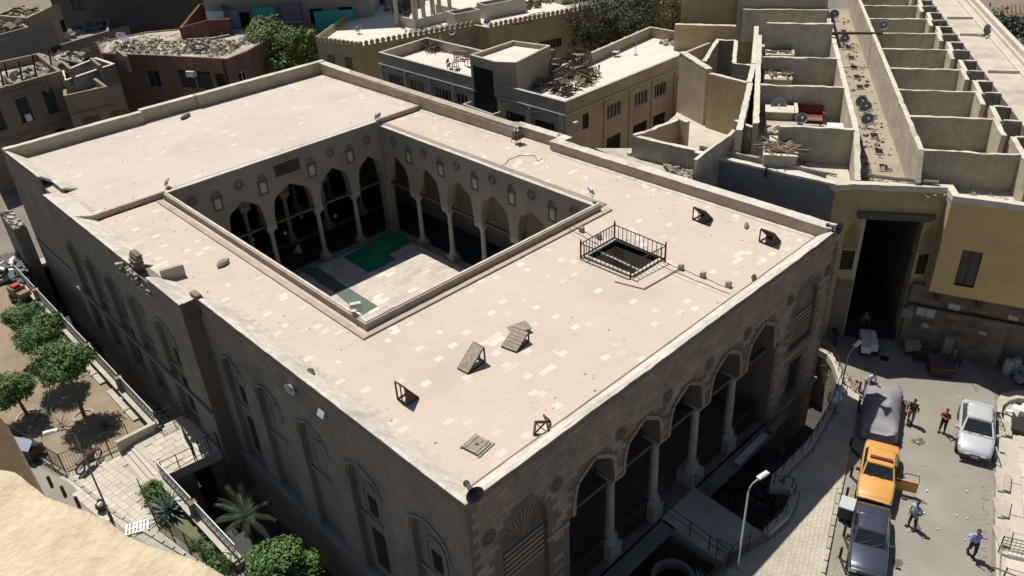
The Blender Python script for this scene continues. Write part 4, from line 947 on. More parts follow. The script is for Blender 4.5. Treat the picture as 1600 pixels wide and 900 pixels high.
lattice_fence('lattice_fence', 'short low fence with pale coping and light lattice above the agave bed', (-4.25,21.4), (-4.1,12.6), 2)
# landing, steps and iron fences of the side entrance
LD = thing('side_landing', 'pale stone landing with steps leading to the side door of the mosque', 'landing', (-3.2,23.2,0))
MB().prism([(-4.1,21.35),(-.9,20.95),(-.9,25.2),(-2.6,25.3),(-4.2,25.3)], -.35, .30).build('deck', PALE, LD)
pieces('paving_slab', block_mesh('paving_slab', PAVW, .7, .5, .04, .01), tiling([(-4.0,21.4),(-.95,21.0),(-.95,25.1),(-4.1,25.1)], .345, .7, .5, .015, R(4), jit=.008), LD, 40)
for i in range(3): MB().prism([(-4.12-.28*i,21.3),(-4.12-.28*i,25.2),(-4.38-.28*i,25.25),(-4.38-.28*i,21.3)], .0, .30-.075*(i+1)).build('step', PAVW, LD)
MB().bx(-4.9,25.3,.0,-2.6,25.55,.85).build('side_wall', PALE, LD)
MB().bx(-3.9,21.0,-3.6,-2.6,21.3,-.36).bx(-1.6,21.0,-3.6,-.9,21.3,-.36).build('pier', MOATW, LD)
MB().bx(-2.2,25.2,.3,-1.0,25.5,.32).build('sill', PALE, LD)
rail('railing', 'two-rail iron handrail along the near edge of the side landing', [(-4.0,21.4,.3),(-2.3,21.2,.3)], .95, .85)
rail('iron_fence', 'barred iron fence across the side landing nearer the mosque wall', [(-2.2,21.2,.3),(-1.9,23.2,.3)], 1.25, 1.0, bars=.17, mids=(.35,.7), cat='fence')
rail('iron_fence', 'barred iron fence on the far edge of the side landing above the rubble', [(-2.5,25.1,.3),(-.95,25.0,.3)], 1.35, .8, bars=.17, mids=(.35,.7), cat='fence')
rail('iron_fence', 'short barred iron fence beside the broken buttress at the landing', [(-1.9,21.15,.3),(-.9,21.0,.3)], 1.25, .6, bars=.15, mids=(.35,.7), cat='fence')
# garden fence of close bars
rail('garden_fence', 'close-barred black iron fence along the lane side of the garden', [(-8.85,31.2,.05),(-7.66,26.1,.05)], 1.3, 1.3, bars=.12, mids=(.12,), cat='fence')
rail('garden_fence', 'close-barred black iron fence along the plaza side of the garden', [(-7.66,26.1,.05),(-4.1,25.85,.05)], 1.3, 1.2, bars=.14, mids=(.12,), cat='fence')
rail('garden_fence', 'close-barred black iron fence bounding the agave bed on its lane side', [(-5.35,21.2,.05),(-5.75,18.5,.05),(-5.1,14.5,.05),(-4.5,12.4,.05)], 1.1, 1.4, bars=.12, mids=(.12,), cat='fence')
# planting bed
struct('planting_bed', MB().prism([(-5.3,21.2),(-5.7,18.5),(-5.05,14.5),(-4.45,12),(-4.3,12),(-4.4,21.2)], -.02, .08), mat('bed_soil', (.16,.15,.09), (.11,.13,.06), sc=2, bump=.7, bs=8))
for i, (px, py, l) in enumerate([(155,580,1.1),(205,635,1.1)]):
    a = at(px, py, .05); o = MB().prism([(-3.25,a.y-1.6),(-2.8,a.y-1.6),(-2.8,a.y+2.6),(-3.25,a.y+2.6)], .03, .16).prism([(-3.3,a.y-.3),(-2.75,a.y-.3),(-2.75,a.y-.05),(-3.3,a.y-.05)], .16, .22).build('low_slab', PALE)
    tag(o, ('farther' if i == 0 else 'nearer')+' low pale stone slab along the foot of the lattice fence', 'slab')

# ================= TREES AND PLANTS =================
def leafmat(name, c, v=.35):
    if name in MC: return MC[name]
    m = mat(name, c, tuple(k*.72 for k in c), sc=2.5, rough=.6, bump=0, vary=v, fine=0)
    b = m.node_tree.nodes['Principled BSDF']; b.inputs['Transmission Weight'].default_value = 0
    return m
LF = leafmat('ficus_leaf', (.10,.185,.038)); LF2 = leafmat('yellowish_leaf', (.155,.22,.05)); LF3 = leafmat('dark_leaf', (.032,.05,.025)); AGV = leafmat('agave_leaf', (.14,.19,.165), .15); PLM = leafmat('palm_leaf', (.085,.115,.065), .2)
BARK = mat('bark', (.19,.145,.10), sc=6, bump=.8, bs=14)
def crown_mb(blobs, n, ls, seed=1, shell=.45):
    rg = random.Random(seed); vs = []; fs = []
    tot = sum(b[3]**2 for b in blobs)
    for (cx, cy, cz, r, sq) in blobs:
        k = int(n*r*r/tot); j = 0
        while j < k:
            # a twig of several leaves
            while True:
                v = Vector((rg.uniform(-1,1), rg.uniform(-1,1), rg.uniform(-1,1)))
                if shell < v.length < 1: break
            nn = noise.noise(Vector((v.x*2.2+cx, v.y*2.2+cy, v.z*2.2+seed)))
            if nn < -.06: continue
            rad = 1+.42*nn
            p = Vector((cx+v.x*r*rad, cy+v.y*r*rad, cz+v.z*r*sq*rad))
            for q in range(5):
                o = Vector((rg.gauss(0,1), rg.gauss(0,1), rg.gauss(0,1)))*ls*.8
                nrm = (v+Vector((rg.gauss(0,.6), rg.gauss(0,.6), rg.gauss(.5,.5)))).normalized(); a = nrm.orthogonal().normalized(); a.rotate(Matrix.Rotation(rg.uniform(0,6.3),3,nrm)); b = nrm.cross(a)
                s = ls*rg.uniform(.6,1.3); c = p+o; i = len(vs)
                vs += [c-a*s, c+b*s*.42+nrm*s*.1, c+a*s, c-b*s*.42+nrm*s*.1]; fs.append((i,i+1,i+2,i+3)); j += 1
    m = MB(); m.v = [tuple(x) for x in vs]; m.f = fs; return m
def tree(name, label, loc, blobs, n, ls, leaf, th=.13, seed=1, group=None, lean=(0,0), limbs=5, cat='tree', shell=.45):
    t = thing(name, label, cat, loc, 0, group); rg = random.Random(seed)
    tb_ = MB(); top = Vector((blobs[0][0]*.6, blobs[0][1]*.6, blobs[0][2]-blobs[0][3]*.35)); a = Vector((0,0,-.1)); b = top*.5+Vector((lean[0],lean[1],0))
    tb_.tube(a, b, th, 8, th*.8).tube(b, top, th*.8, 8, th*.6)
    tb_.build('trunk', BARK, t, local=True)
    for i in range(limbs):
        bl = blobs[i % len(blobs)]; e = Vector((bl[0]+rg.uniform(-.5,.5)*bl[3], bl[1]+rg.uniform(-.5,.5)*bl[3], bl[2]+rg.uniform(.0,.5)*bl[3])); s = b.lerp(top, rg.uniform(.4,1))
        m = s.lerp(e,.5)+Vector((rg.uniform(-.1,.1),rg.uniform(-.1,.1),.1))*bl[3]
        MB().tube(s, m, th*.45, 5, th*.3).tube(m, e, th*.3, 5, th*.1).build('limb', BARK, t, local=True)
    crown_mb(blobs, n, ls, seed, shell).build('crown', leaf, t, local=True); return t
def rb(cx, cy, cz, R_, k, seed, sq=.75):
    rg = random.Random(seed); out = [(cx,cy,cz,R_*.8,sq)]
    for i in range(k):
        a = 6.283*i/k+rg.uniform(-.3,.3); out.append((cx+math.cos(a)*R_*.55, cy+math.sin(a)*R_*.55, cz+rg.uniform(-.25,.3)*R_, R_*rg.uniform(.38,.55), sq))
    return out
def gp(px, py, z=0): p = at(px, py, z); return (p.x, p.y, z)
tree('clipped_tree', 'small round-crowned green tree, farthest of those in the left garden', (-4.7,39.6,0), rb(-.1,-.1,3.1,1.3,6,1), 9000, .085, LF, .09, 1, 'round garden trees')
tree('clipped_tree', 'round-crowned garden tree whose crown touches the larger one in front of it', (-4.9,34.9,0), rb(0,.3,3.8,1.55,7,2), 11000, .085, LF, .1, 2, 'round garden trees')
tree('clipped_tree', 'largest round-crowned garden tree, its trunk rising from a round pit by the fence', gp(131,648), rb(.1,.0,3.9,1.75,7,3), 12000, .085, LF, .12, 3, 'round garden trees')
tree('clipped_tree', 'round-crowned green tree cut by the left edge of the photo', gp(43,648), rb(-.3,-.2,2.4,1.45,6,4), 9500, .085, LF, .11, 4, 'round garden trees')
for px, py in ((131,650),(43,650)):
    p = at(px, py, .04); tag(MB().lathe([(.62,0),(.62,.07),(.5,.07),(.5,.0)],(p.x,p.y,.03),18,None,False).build('tree_ring', KERB), 'stone ring round the trunk of the '+('largest garden tree' if px > 100 else 'tree at the left edge'), 'tree ring')
tree('street_tree', 'leafy green tree standing behind the brick house with a pale bare limb', (*a2(442,78,7.5),0), [(-1.0,1.0,8.2,2.5,.85),(.9,.3,8.0,2.2,.8),(-.3,2.4,9.2,2.2,.8),(-2.6,2.0,7.8,1.9,.8),(2.4,-.6,6.2,1.6,.8),(3.3,-.8,8.6,.9,.8),(-1,-1.0,6.2,2.0,.8)], 20000, .15, LF2, .25, 5, limbs=9)
tree('cypress_like_tree', 'big dark grey-green feathery tree behind the long flat roof at the top', (66,46.5,0), [(0,0,6.5,4.6,1.1),(4,3,7.6,4.4,1.1),(-3.5,1.5,8,3.2,1),(7.5,-1,6,3.8,1.1),(2,6,10,4,1),(9,4,9,4,1)], 34000, .15, leafmat('feathery_leaf', (.055,.08,.04)), .3, 6, limbs=8)
tree('dark_tree', 'dark tree crown behind the market roofs in the top right corner', (92,14.5,0), [(0,0,4,4.5,.8),(5,-6,4,4.5,.8),(-4,-5.5,3,3.2,.8)], 10000, .25, LF3, .3, 7)
tree('leafy_shrub', 'dense bright green bush by the sunken path at the bottom of the photo', (-2.75,12.2,-3.4), rb(0,0,3.2,1.5,7,8,.7)+[(-.8,1.1,2.5,.8,.8),(1.0,-.9,2.6,.9,.8)], 13000, .1, LF, .1, 8, cat='shrub')
tree('leafy_shrub', 'low green shrub at the far corner of the agave bed', (-5.0,20.4,0), [(0,0,.6,.6,.7),(.1,-.6,.5,.4,.7),(.2,.5,.4,.4,.7)], 2600, .08, LF, .04, 9, cat='shrub')
tree('leafy_shrub', 'loose low greenery at the bottom end of the agave bed', (-4.7,13.4,0), [(0,0,.4,.7,.6),(.0,1.2,.3,.5,.6),(-.2,2.2,.2,.4,.5)], 2600, .07, LF, .04, 10, cat='shrub')
def blade(mb, base, d, L_, w_, droop=.5, seg=4):
    base = Vector(base); d = Vector(d).normalized(); side_ = d.cross(Vector((0,0,1))).normalized() if abs(d.z) < .98 else Vector((1,0,0)); p = base; pts = []
    for k in range(seg+1):
        t = k/seg; wd = w_*(1-t**2)*(1 if t > .05 else .8); pts.append((p-side_*wd, p+side_*wd, p-Vector((0,0,w_*.5*(1-t)))))
        d = (d+Vector((0,0,-droop/seg))).normalized(); p = p+d*(L_/seg)
    for a, b in zip(pts[:-1], pts[1:]):
        mb.quad(a[0],a[2],b[2],b[0]); mb.quad(a[2],a[1],b[1],b[2])
def agave(label, loc, n, L_, w_, m=AGV, up_=.2):
    t = thing('agave', label, 'agave', loc); rg = random.Random(n)
    for i in range(n):
        a = i*2.4; el = up_+1.1*(i/n); mb = MB(); blade(mb, (0,0,.1), (math.cos(a)*math.cos(el), math.sin(a)*math.cos(el), math.sin(el)), L_*rg.uniform(.8,1.1), w_, .35); mb.build('leaf', m, t, local=True)
    return t
agave('large blue-grey agave with long pointed leaves in the fenced bed', gp(266,800,.1), 44, 1.35, .075)
agave('small blue-grey agave next to the large one, nearer the lane', gp(258,815,.1), 20, .7, .05)
agave('pale agave half shaded under the largest garden tree by the iron fence', gp(165,668,.05), 16, .7, .06)
agave('thin spiky dark aloe standing alone on the bare soil between two trees', gp(97,665,.05), 9, .8, .03, leafmat('aloe_leaf', (.09,.07,.035), .2), .1)
agave('small pale agave by the round masonry base at the bottom', (10.3,-3.3,-.1), 12, .5, .04)
pt = thing('palm', 'young palm with feathery grey-green fronds above the sunken path', 'palm', (-2.1,16.2,-3.0))
MB().tube((0,0,0),(0,0,2.2),.16,8,.13).build('trunk', BARK, pt, local=True)
rg = random.Random(5)
for i in range(26):
    a = i*2.4; el = .45+1.0*(i/26); mb = MB(); d = Vector((math.cos(a)*math.cos(el), math.sin(a)*math.cos(el), math.sin(el))); p = Vector((0,0,2.2)); L_ = rg.uniform(1.6,2.1)
    for k in range(14):
        q = p+d*(L_/14); mb.tube(p, q, .012, 3)
        s = d.cross(Vector((0,0,1))).normalized(); ll = .42*(1-abs(k/14-.4)*.9)
        for sg in (-1,1): blade(mb, q, s*sg*.7+d*1.1+Vector((0,0,.15)), ll*1.1, .009, .5, 2)
        p = q; d = (d+Vector((0,0,-.09))).normalized()
    mb.build('frond', PLM, pt, local=True)

# ================= STREET FURNITURE =================
def lamp(label, base, H, head, m=METAL):
    t = thing('street_lamp', label, 'street lamp', base, 0, 'street lamps'); hx, hy = head
    MB().lathe([(.085,0),(.08,.6),(.05,.62),(.038,H)], (0,0,0), 10).build('pole', m, t, local=True, smooth=True)
    pts = [(0,0,H),(hx*.1,hy*.1,H+.22),(hx*.35,hy*.35,H+.36),(hx,hy,H+.42)]
    MB().path(pts, .035, 6).build('arm', m, t, local=True)
    a = math.atan2(hy,hx); MB().box((hx*1.35,hy*1.35,H+.46),(.62,.2,.1),a).box((hx*1.4,hy*1.4,H+.52),(.45,.14,.05),a).build('lamp_head', WHITE, t, local=True)
    return t
lamp('grey street lamp beside the bridge in front of the portico arches', (11.85,-4.35,.0), 5.0, (.62,-.1))
lamp('grey street lamp standing by the low curving wall near the far street corner', (24.9,-2.55,.0), 4.0, (.75,.0))
lamp('dark weathered street lamp rising from the plaza kerb by the garden', (-7.25,20.6,.0), 5.9, (-.62,.25), pm('dark_pole', (.10,.095,.085), .7))
def bag(px, py, z, d, label, m, name='rubbish_bag', cat='bag'): return lump(name, px, py, z, d, label, cat, m)
bag(160,797,.05,(.55,.5,.75),'dark rubbish bag tied against the foot of the left lamp post', BLACKP)
bag(157,790,.5,(.3,.25,.25),'crumpled white bag on top of the dark one at the lamp post', WHITE)
bag(1302,628,.1,(1.1,.8,.75),'white bulging sack against the low curving wall', WHITE, 'sack', 'sack')
bag(1313,612,.1,(.7,.6,.55),'smaller white sack beside the bulging one at the low wall', WHITE, 'sack', 'sack')
for i, (px, py) in enumerate([(80,757),(101,772),(123,789)]):
    p = at(px, py, .05); tag(MB().lathe([(.09,0),(.09,.55),(.07,.6),(.0,.62)],(p.x,p.y,.05),10).build('bollard', WOOD), 'short dark bollard on the lane edge, '+('farthest','middle one','nearest')[i]+' of three', 'bollard', 'bollards on the lane')
t = thing('pallet', 'white slatted pallet lying at the lane edge below the lamp post', 'pallet', gp(215,826,.05), R(-25))
for i in range(7): MB().bx(-.55+i*.17,-.38,.1,-.55+i*.17+.1,.38,.13).build('slat', WHITE, t, local=True)
for y in (-.36,0,.32): MB().bx(-.56,y,.0,.6,y+.07,.1).build('runner', WHITE, t, local=True)
# motorcycle on the plaza
t = thing('motorcycle', 'dark motorcycle parked by the garden fence on the plaza', 'motorcycle', gp(142,728,.09), R(25))
for x in (-.62,.62):
    wh = MB().lathe([(.30,-.05),(.33,0),(.30,.05),(.25,.04),(.25,-.04),(.30,-.05)], (0,0,0), 18, Matrix.Translation((x,0,.33)) @ Matrix.Rotation(R(90),4,'X'), cap=False).build('wheel', BLACKP, t, local=True)
    sp = MB()
    for k in range(8): a = .785*k; sp.tube((x,0,.33),(x+.26*math.cos(a),0,.33+.26*math.sin(a)),.01,4)
    sp.build('spokes', GALV, wh, local=True)
MB().tube((-.62,0,.33),(-.1,0,.45),.03).tube((-.1,0,.45),(.4,0,.75),.035).tube((.4,0,.8),(.62,0,.33),.03).build('frame', METAL, t, local=True)
MB().box((.0,0,.48),(.5,.3,.38)).build('engine', BLACKP, t, local=True)
MB().box((.16,0,.78),(.46,.24,.2),0,0,.1).build('fuel_tank', pm('dark_red_paint', (.12,.02,.02), .3), t, local=True)
MB().box((-.34,0,.76),(.72,.3,.16),0,0,-.05).build('saddle', BLACKP, t, local=True)
MB().tube((.38,-.33,1.02),(.42,0,.98),.018).tube((.42,0,.98),(.38,.33,1.02),.018).build('handlebar', IRON, t, local=True)
MB().lathe([(.02,0),(.1,.06),(.1,.1),(.0,.12)],(0,0,0),10,Matrix.Translation((.5,0,.88)) @ Matrix.Rotation(R(90),4,'Y')).build('headlight', GALV, t, local=True)
MB().tube((-.7,.14,.3),(.0,.14,.3),.035).build('exhaust', GALV, t, local=True)
# covered stall thing by the garden fence
t = thing('covered_cart', 'small cart covered with a dark cloth and a grey flap outside the garden fence', 'cart', gp(46,712,.05), R(-60))
bm = MB().prism([(-.8,-.5),(.8,-.5),(.75,.5),(-.75,.55)], .15, [.8,.9,.75,.85]); bm.build('cover', BLACKP, t, local=True)
MB().add([(-.8,-.5,.84),(.8,-.5,.94),(.7,.1,1.25),(-.7,.15,1.2),(-.8,-.52,.82),(.8,-.52,.92),(.7,.12,1.23),(-.7,.17,1.18)], [(0,1,2,3),(4,7,6,5),(0,4,5,1),(2,6,7,3)]).build('flap', pm('grey_flap', (.30,.31,.38), .7), t, local=True)
for x in (-.6,.6): MB().lathe([(.16,-.03),(.16,.03)],(0,0,0),12,Matrix.Translation((x,-.45,.16)) @ Matrix.Rotation(R(90),4,'X')).build('wheel', BLACKP, t, local=True)
# far left junk pile at the upper left fence
rubble('scrap_heap', [a2(0,430,.8),a2(40,445,.8),a2(52,410,.8),a2(30,395,.8),a2(0,400,.8)], .7, 130, .15, .55, pm('scrap', (.10,.09,.095), .7), 'dark heap of scrap stacked beyond the garden at the left edge', 'scrap', .6)
t = thing('scrap_cart', 'old handcart with brown boxes and a red box at the far fence end', 'cart', gp(37,470,.03), R(-75))
MB().bx(-.9,-.5,.4,.9,.5,.55).build('bed', WOOD, t, local=True); MB().bx(-.8,-.45,.552,.1,.45,1.2).build('box', mat('cardboard', (.26,.19,.12), sc=3, bump=.2), t, local=True); MB().bx(.15,-.4,.552,.8,.4,.95).build('box', mat('cardboard', (.26,.19,.12)), t, local=True); MB().bx(-.5,-.3,1.203,.0,.2,1.4).build('red_box', RED, t, local=True)
for x in (-.5,.5):
    for y in (-.52,.52): MB().lathe([(.3,-.04),(.3,.04)],(0,0,0),14,Matrix.Translation((x,y,.3)) @ Matrix.Rotation(R(90),4,'X')).build('wheel', BLACKP, t, local=True)
rubble('white_bags', [a2(2,420,1.4),a2(20,422,1.4),a2(22,405,1.4),a2(2,408,1.4)], 1.3, 10, .25, .5, WHITE, 'white bags lying on the scrap heap at the left edge', 'bags', .3)
tag(MB().box((-2.3,52.8,.35),(6,1.1,.25),R(4)).build('concrete_ledge', PALE), 'pale ledge beyond the far end of the lattice fence', 'ledge')
tag(MB().prism([(-1.5,51.6),(-.6,51.4),(-.7,56),(-1.3,56)],-3,4.3).build('garden_wall_stub', STONE_LB), 'brown wall stub with a pale rubble top behind the rear left corner of the mosque', 'wall')
rubble('rubble_top', [(-1.45,51.8),(-.65,51.6),(-.7,55.8),(-1.3,55.8)], 4.3, 50, .12, .35, PALE, 'pale rubble on top of the wall stub behind the mosque corner', 'rubble', .2)
# black tube barriers along the left kerb
for i, (a, b) in enumerate([((1296,905),(1325,912)),((1312,872),(1322,898)),((1318,838),(1326,860)),((1320,808),(1330,824)),((1322,778),(1338,790)),((1329,745),(1345,762)),((1328,700),(1345,716)),((1341,640),(1352,658)),((1342,612),(1354,622))][1:]):
    p = at(*a, .0); q = at(*b, .0); t = thing('kerb_barrier', 'dark bent steel barrier at the left kerb, number of places counted by eye', 'barrier', tuple(p), 0, 'steel barriers along the left kerb')
    t['label'] = 'dark bent steel barrier standing in the kerb row beside the parked cars'
    MB().box((0,0,.36),(.1,.1,.72)).build('post', IRON, t, local=True)
    d = Vector((q.x-p.x, q.y-p.y, 0)); MB().box((d.x/2,d.y/2,.06),(d.length,.09,.1),math.atan2(d.y,d.x)).build('foot_bar', IRON, t, local=True)
p = at(1320, 806, .07); t = thing('roadside_bin', 'grey-lidded dark metal box standing at the kerb beside the dark car', 'bin', (p.x,p.y,.07), R(15))
MB().bx(-.38,-.3,.12,.38,.3,.82).build('body', BLACKP, t, local=True); MB().bx(-.42,-.34,.825,.42,.34,.9).build('lid', GALV, t, local=True)
for x in (-.3,.3):
    for y in (-.24,.24): MB().bx(x-.03,y-.03,0,x+.03,y+.03,.12).build('foot', IRON, t, local=True)
# lattice grille and poles at lower right
rail('iron_grille_fence', 'rusty lattice grille fence over the basement well at the lower right corner', [at(1560,862,.15),at(1602,872,.15),at(1640,882,.15)], 1.0, 1.5, bars=.16, mids=(.2,.4,.6,.8), cat='fence')
for a, b, lab in (((1565,850),(1562,905),'long pale pole leaning beside the grille fence'),((1550,885),(1600,905),'long pale pole lying low across the corner by the grille fence')):
    tag(MB().tube(at(*a,1.2), at(*b,.3), .035).build('pole', WOODG), lab, 'pole')
tag(MB().prism([a2(1565,905,.1),a2(1600,880,.1),a2(1640,900,.1),a2(1600,960,.1)],-1.0,-.02).build('basement_slab', MOATW), 'dark masonry edge below the grille fence', 'wall edge')
cw = [a2(1560,648,.3),a2(1562,636,.3),a2(1572,628,.3),a2(1588,624,.3),a2(1620,628,.3)]
tag(MB().sweep([tuple(q) for q in cw], [(-.12,.1),(-.12,.5),(.12,.5),(.12,.1)]).build('curved_kerb_wall', KERB), 'low curved kerb wall at the corner of the right pavement', 'low wall')
rubble('white_sacks', [a2(1583,640,.2),a2(1602,640,.2),a2(1602,650,.2),a2(1585,652,.2)], .2, 12, .3, .55, WHITE, 'white sacks piled on the right pavement corner', 'sacks', .1)
tag(MB().box(tuple(at(1592,662,.3)),(1.6,.7,.3),R(15)).build('ladder_bundle', IRON), 'dark folded frame lying on the right pavement', 'frame')
for i, (px, py) in enumerate([(1563,672),(1556,725)]):
    p = at(px, py, .15); t = thing('kerb_frame', ('farther' if i == 0 else 'nearer')+' pale angle-iron frame standing on the edge of the right pavement', 'frame', (p.x,p.y,.15), R(20))
    MB().tube((0,0,0),(0,0,.55),.03,4).tube((0,0,.55),(.7,.1,.55),.03,4).tube((.7,.1,.55),(.7,.1,0),.03,4).tube((.35,.05,0),(.35,.05,.55),.03,4).build('bars', GALV, t, local=True)

# grit along the street edges and dark oil spots on the street
m = MB()
for a, b in (((14.4,-7.7),(27.4,-3.1)),((19.3,-12.5),(31.6,-8.6))):
    for k in range(260):
        t = random.random(); o = abs(random.gauss(0,.35)); sgn = -1 if a[0] < 15 else 1
        x, y = a[0]+(b[0]-a[0])*t, a[1]+(b[1]-a[1])*t; s_ = random.uniform(.02,.07); m.box((x-.3*o*sgn*-1, y+o*sgn, .01),(s_,s_*.8,s_*.5),random.uniform(0,3))
stuff('street_grit', m, RUB, 'small stones and grit gathered along both edges of the street', 'grit')
OIL = mat('oil_stain', (.10,.09,.078), (.15,.135,.115), sc=3)
for i, (x, y, r) in enumerate([(19.8,-9.2,.3),(22.6,-7.3,.22),(25.8,-6.8,.35),(17.2,-9.4,.25),(28.6,-5.0,.3)]):
    n = 14; P_ = [(x+r*(1+.35*math.sin(3*a+i)+.2*math.sin(5*a))*math.cos(a), y+r*.8*(1+.3*math.cos(2*a+i))*math.sin(a)) for a in [6.2832*k/n for k in range(n)]]
    o = struct('oil_stain', MB().prism(P_, .001, .004), OIL)
# ================= MARKET COMPLEX (right) =================
O_ = Vector((34.6,-.66)); TH = R(30.3); _uu = Vector((math.cos(TH), math.sin(TH))); _vv = Vector((-_uu.y, _uu.x))
MK = Matrix(((_uu.x,_vv.x,0,O_.x),(_uu.y,_vv.y,0,O_.y),(0,0,1,0),(0,0,0,1)))
def mk(a, b): q = O_+_uu*a+_vv*b; return (q.x, q.y)
def poly_mk(p): return [mk(*q) for q in p]
def seg(T, A, B, z0, z1, t=.25, m=MKT, name='partition_wall', topm=None):
    """free standing wall between two points, heights may differ at its ends"""
    A = Vector(A[:2]); B = Vector(B[:2]); d = (B-A).normalized(); n = Vector((-d.y, d.x))*t/2
    za, zb = (z1 if hasattr(z1,'__len__') else (z1, z1)); e = eps(); za += e; zb += e
    q = [A-n, B-n, B+n, A+n]; o = MB().prism([tuple(x) for x in q], z0, [za,zb,zb,za]).build(name, m, T)
    if topm:
        zz = [za,zb,zb,za]; n2 = n*1.08; q = [A-n2, B-n2, B+n2, A+n2]
        MB().prism([tuple(x) for x in q], [z+.003 for z in zz], [z+.05 for z in zz]).build('wall_cap', topm, T)
    return o
CAP = mat('wall_cap_lime', (.62,.57,.47), (.52,.47,.38), sc=1.5, bump=.5, dirt=.3)
# gate block
G = thing('market_gate', 'ochre gatehouse of the covered market with a tall dark doorway under a beam', 'gatehouse', (*mk(-1.3,1.2),0))
Mg, Sg = frame_s(mk(-1.5,4.4), mk(-1.2,-1.6))
gops = [rect_op(2.07,5.2,0,8.78), rect_op(1.05,1.87,5.1,6.45,.18), rect_op(5.38,6.0,5.1,6.5,.18)]
gops = [rect_op(2.07,5.2,0,8.78), dict(s0=1.05,s1=1.87,zb=5.1,top=lambda s:6.45,cuts=[],depth=.18), dict(s0=5.36,s1=5.95,zb=5.1,top=lambda s:6.5,cuts=[],depth=.18)]
gops[0] = rect_op(2.07,5.2,-.2,8.78)
wall_mb(Mg, Sg, -.3, 10.62, .6, gops).build('front_wall', OCH, G)
MB().bx(-.0,-.03,0,2.0,-.004,4.4,Mg).build('lower_wall', MOATW, G); MB().bx(5.22,-.03,0,Sg,-.004,4.4,Mg).build('lower_wall', MOATW, G); MB().bx(2.2,.3,-.1,5.1,30,.02,Mg).build('passage_floor', MOATF, G)
band_ = MB()
for s in (1.46, 5.66):
    for k in range(7):
        a = math.pi*k/6; b = math.pi*(k+1)/6
    band_.bx(s-.38,-.02,6.75,s-.34,.0,7.9,Mg).bx(s+.34,-.02,6.75,s+.38,.0,7.9,Mg).bx(s-.42,-.05,6.6,s+.42,.0,6.72,Mg)
band_.build('niche_trim', STONE, G)
for s in (1.46, 5.66): MB().prism([(s-.3,6.8),(s+.3,6.8),(s+.3,7.9),(s+.15,8.25),(s,8.35),(s-.15,8.25),(s-.3,7.9)],-.012,.02,Mg @ Matrix(((1,0,0,0),(0,0,1,0),(0,1,0,0),(0,0,0,1)))).build('blind_niche', mat('niche_render', (.33,.235,.13), sc=1.5), G)
make_window(G, Mg, 1.05, 5.1, .82, 1.35, 'shutter', .1, WOOD); make_window(G, Mg, 5.36, 5.1, .59, 1.4, 'shutter', .1, WOOD)
MB().bx(1.6,-.18,8.68,5.55,.12,8.82,Mg).bx(1.5,-.22,8.825,5.7,.3,9.12,Mg).build('lintel_beam', mat('grey_beam', (.13,.12,.11), sc=4, bump=.5), G)
MB().bx(1.8,-.02,4.5,2.05,.0,8.7,Mg).build('door_surround', PALE, G)
MB().bx(2.07,.6,-.2,2.2,9,8.8,Mg).bx(5.1,.6,-.2,5.2,30,8.8,Mg).build('passage_wall', MOATW, G)
MB().prism(poly_mk([(-1.0,3.4),(-1.0,-1.5),(46,-1.5),(46,3.4)]), 9.75, 10.1).build('passage_roof', STRIP, G)
Mq, Sq = frame_s(mk(-1.8,4.4), mk(-1.5,3.4))
# skylights on the passage roof: rims round flat black plates, shaft shade as colour
for k, a in enumerate([-.2, 2.9, 5.7, 8.4, 11.3, 13.9, 16.5, 19.1, 21.8, 24.5, 27.4, 30.6, 33.5, 36.5]):
    w_ = .5; z = 10.102; o = MB(); b = 1.2
    P4 = [(a-w_,b-w_*.75),(a+w_,b-w_*.75),(a+w_,b+w_*.75),(a-w_,b+w_*.75)]; P4 = [(a-.52,b-.24),(a+.52,b-.24),(a+.52,b+.24),(a-.52,b+.24)]; Q4 = [(x+(.09 if x > a else -.09), y+(.09 if y > b else -.09)) for x, y in P4]
    for i in range(4): o.prism(poly_mk([P4[i], P4[(i+1)%4], Q4[(i+1)%4], Q4[i]]), z, z+.05+.003*i)
    o.build('skylight_rim', STRIP, G)
    MB().prism(poly_mk(P4), z, z+.012).build('skylight_shade_plate', pm('black_shaft_shade', (.004,.004,.005), 1), G)
# right-hand wing
RW = thing('market_wing', 'yellow market wing right of the gate, its roof divided by many bare partition walls', 'building', (*mk(10,-6),0))
ye = [mk(-2.3,-1.7), mk(-4.6,-13)]; My, Sy = frame_s(*ye)
yw = [rect_op(1.17,2.2,5.3,7.65,.16), rect_op(7.2,8.2,5.3,7.65,.16)]
wall_mb(My, Sy, 4.6, 10.7, .5, yw).build('front_wall', YEL, RW)
Ms, Ss = frame_s(mk(-1.2,-1.6), mk(-2.3,-1.72)); wall_mb(Ms, Ss, 4.6, 10.68, .4, [], ends=False).build('front_return', OCH, RW)
for q in (1.17, 7.2): make_window(RW, My, q, 5.3, 1.03, 2.35, 'two', .08, WOOD)
lowM = My @ Matrix.Translation((0,.55,0)); lo = [rect_op(4.6,7.2,0,2.9), rect_op(8.4,10.8,0,2.9)]
wall_mb(lowM, Sy, 0, 4.6, .6, [rect_op(4.6,7.2,0,2.9,1.4), rect_op(8.4,10.8,0,2.9,1.4)], s_start=-.9).build('shop_wall', MOATW, RW)
sB = block_mesh('stone', mat('shop_stone', (.20,.155,.11), (.15,.115,.085), sc=1.5, bump=.5, vary=.25, dirt=.4), .62, .36, .04)
pieces('stone', sB, blocks_on(lowM, -.85, Sy-.1, .1, 4.5, .36, .62, lo, sB), RW, 60)
for s in (.4, 2.6, 5.1, 7.5): MB().bx(s,.0,4.2,s+.3,.56,4.59,My).bx(s,.25,3.9,s+.3,.56,4.19,My).build('corbel', WOOD, RW)
MB().bx(-.9,.35,3.2,Sy,.54,3.3,My).build('awning_rail', WOOD, RW)
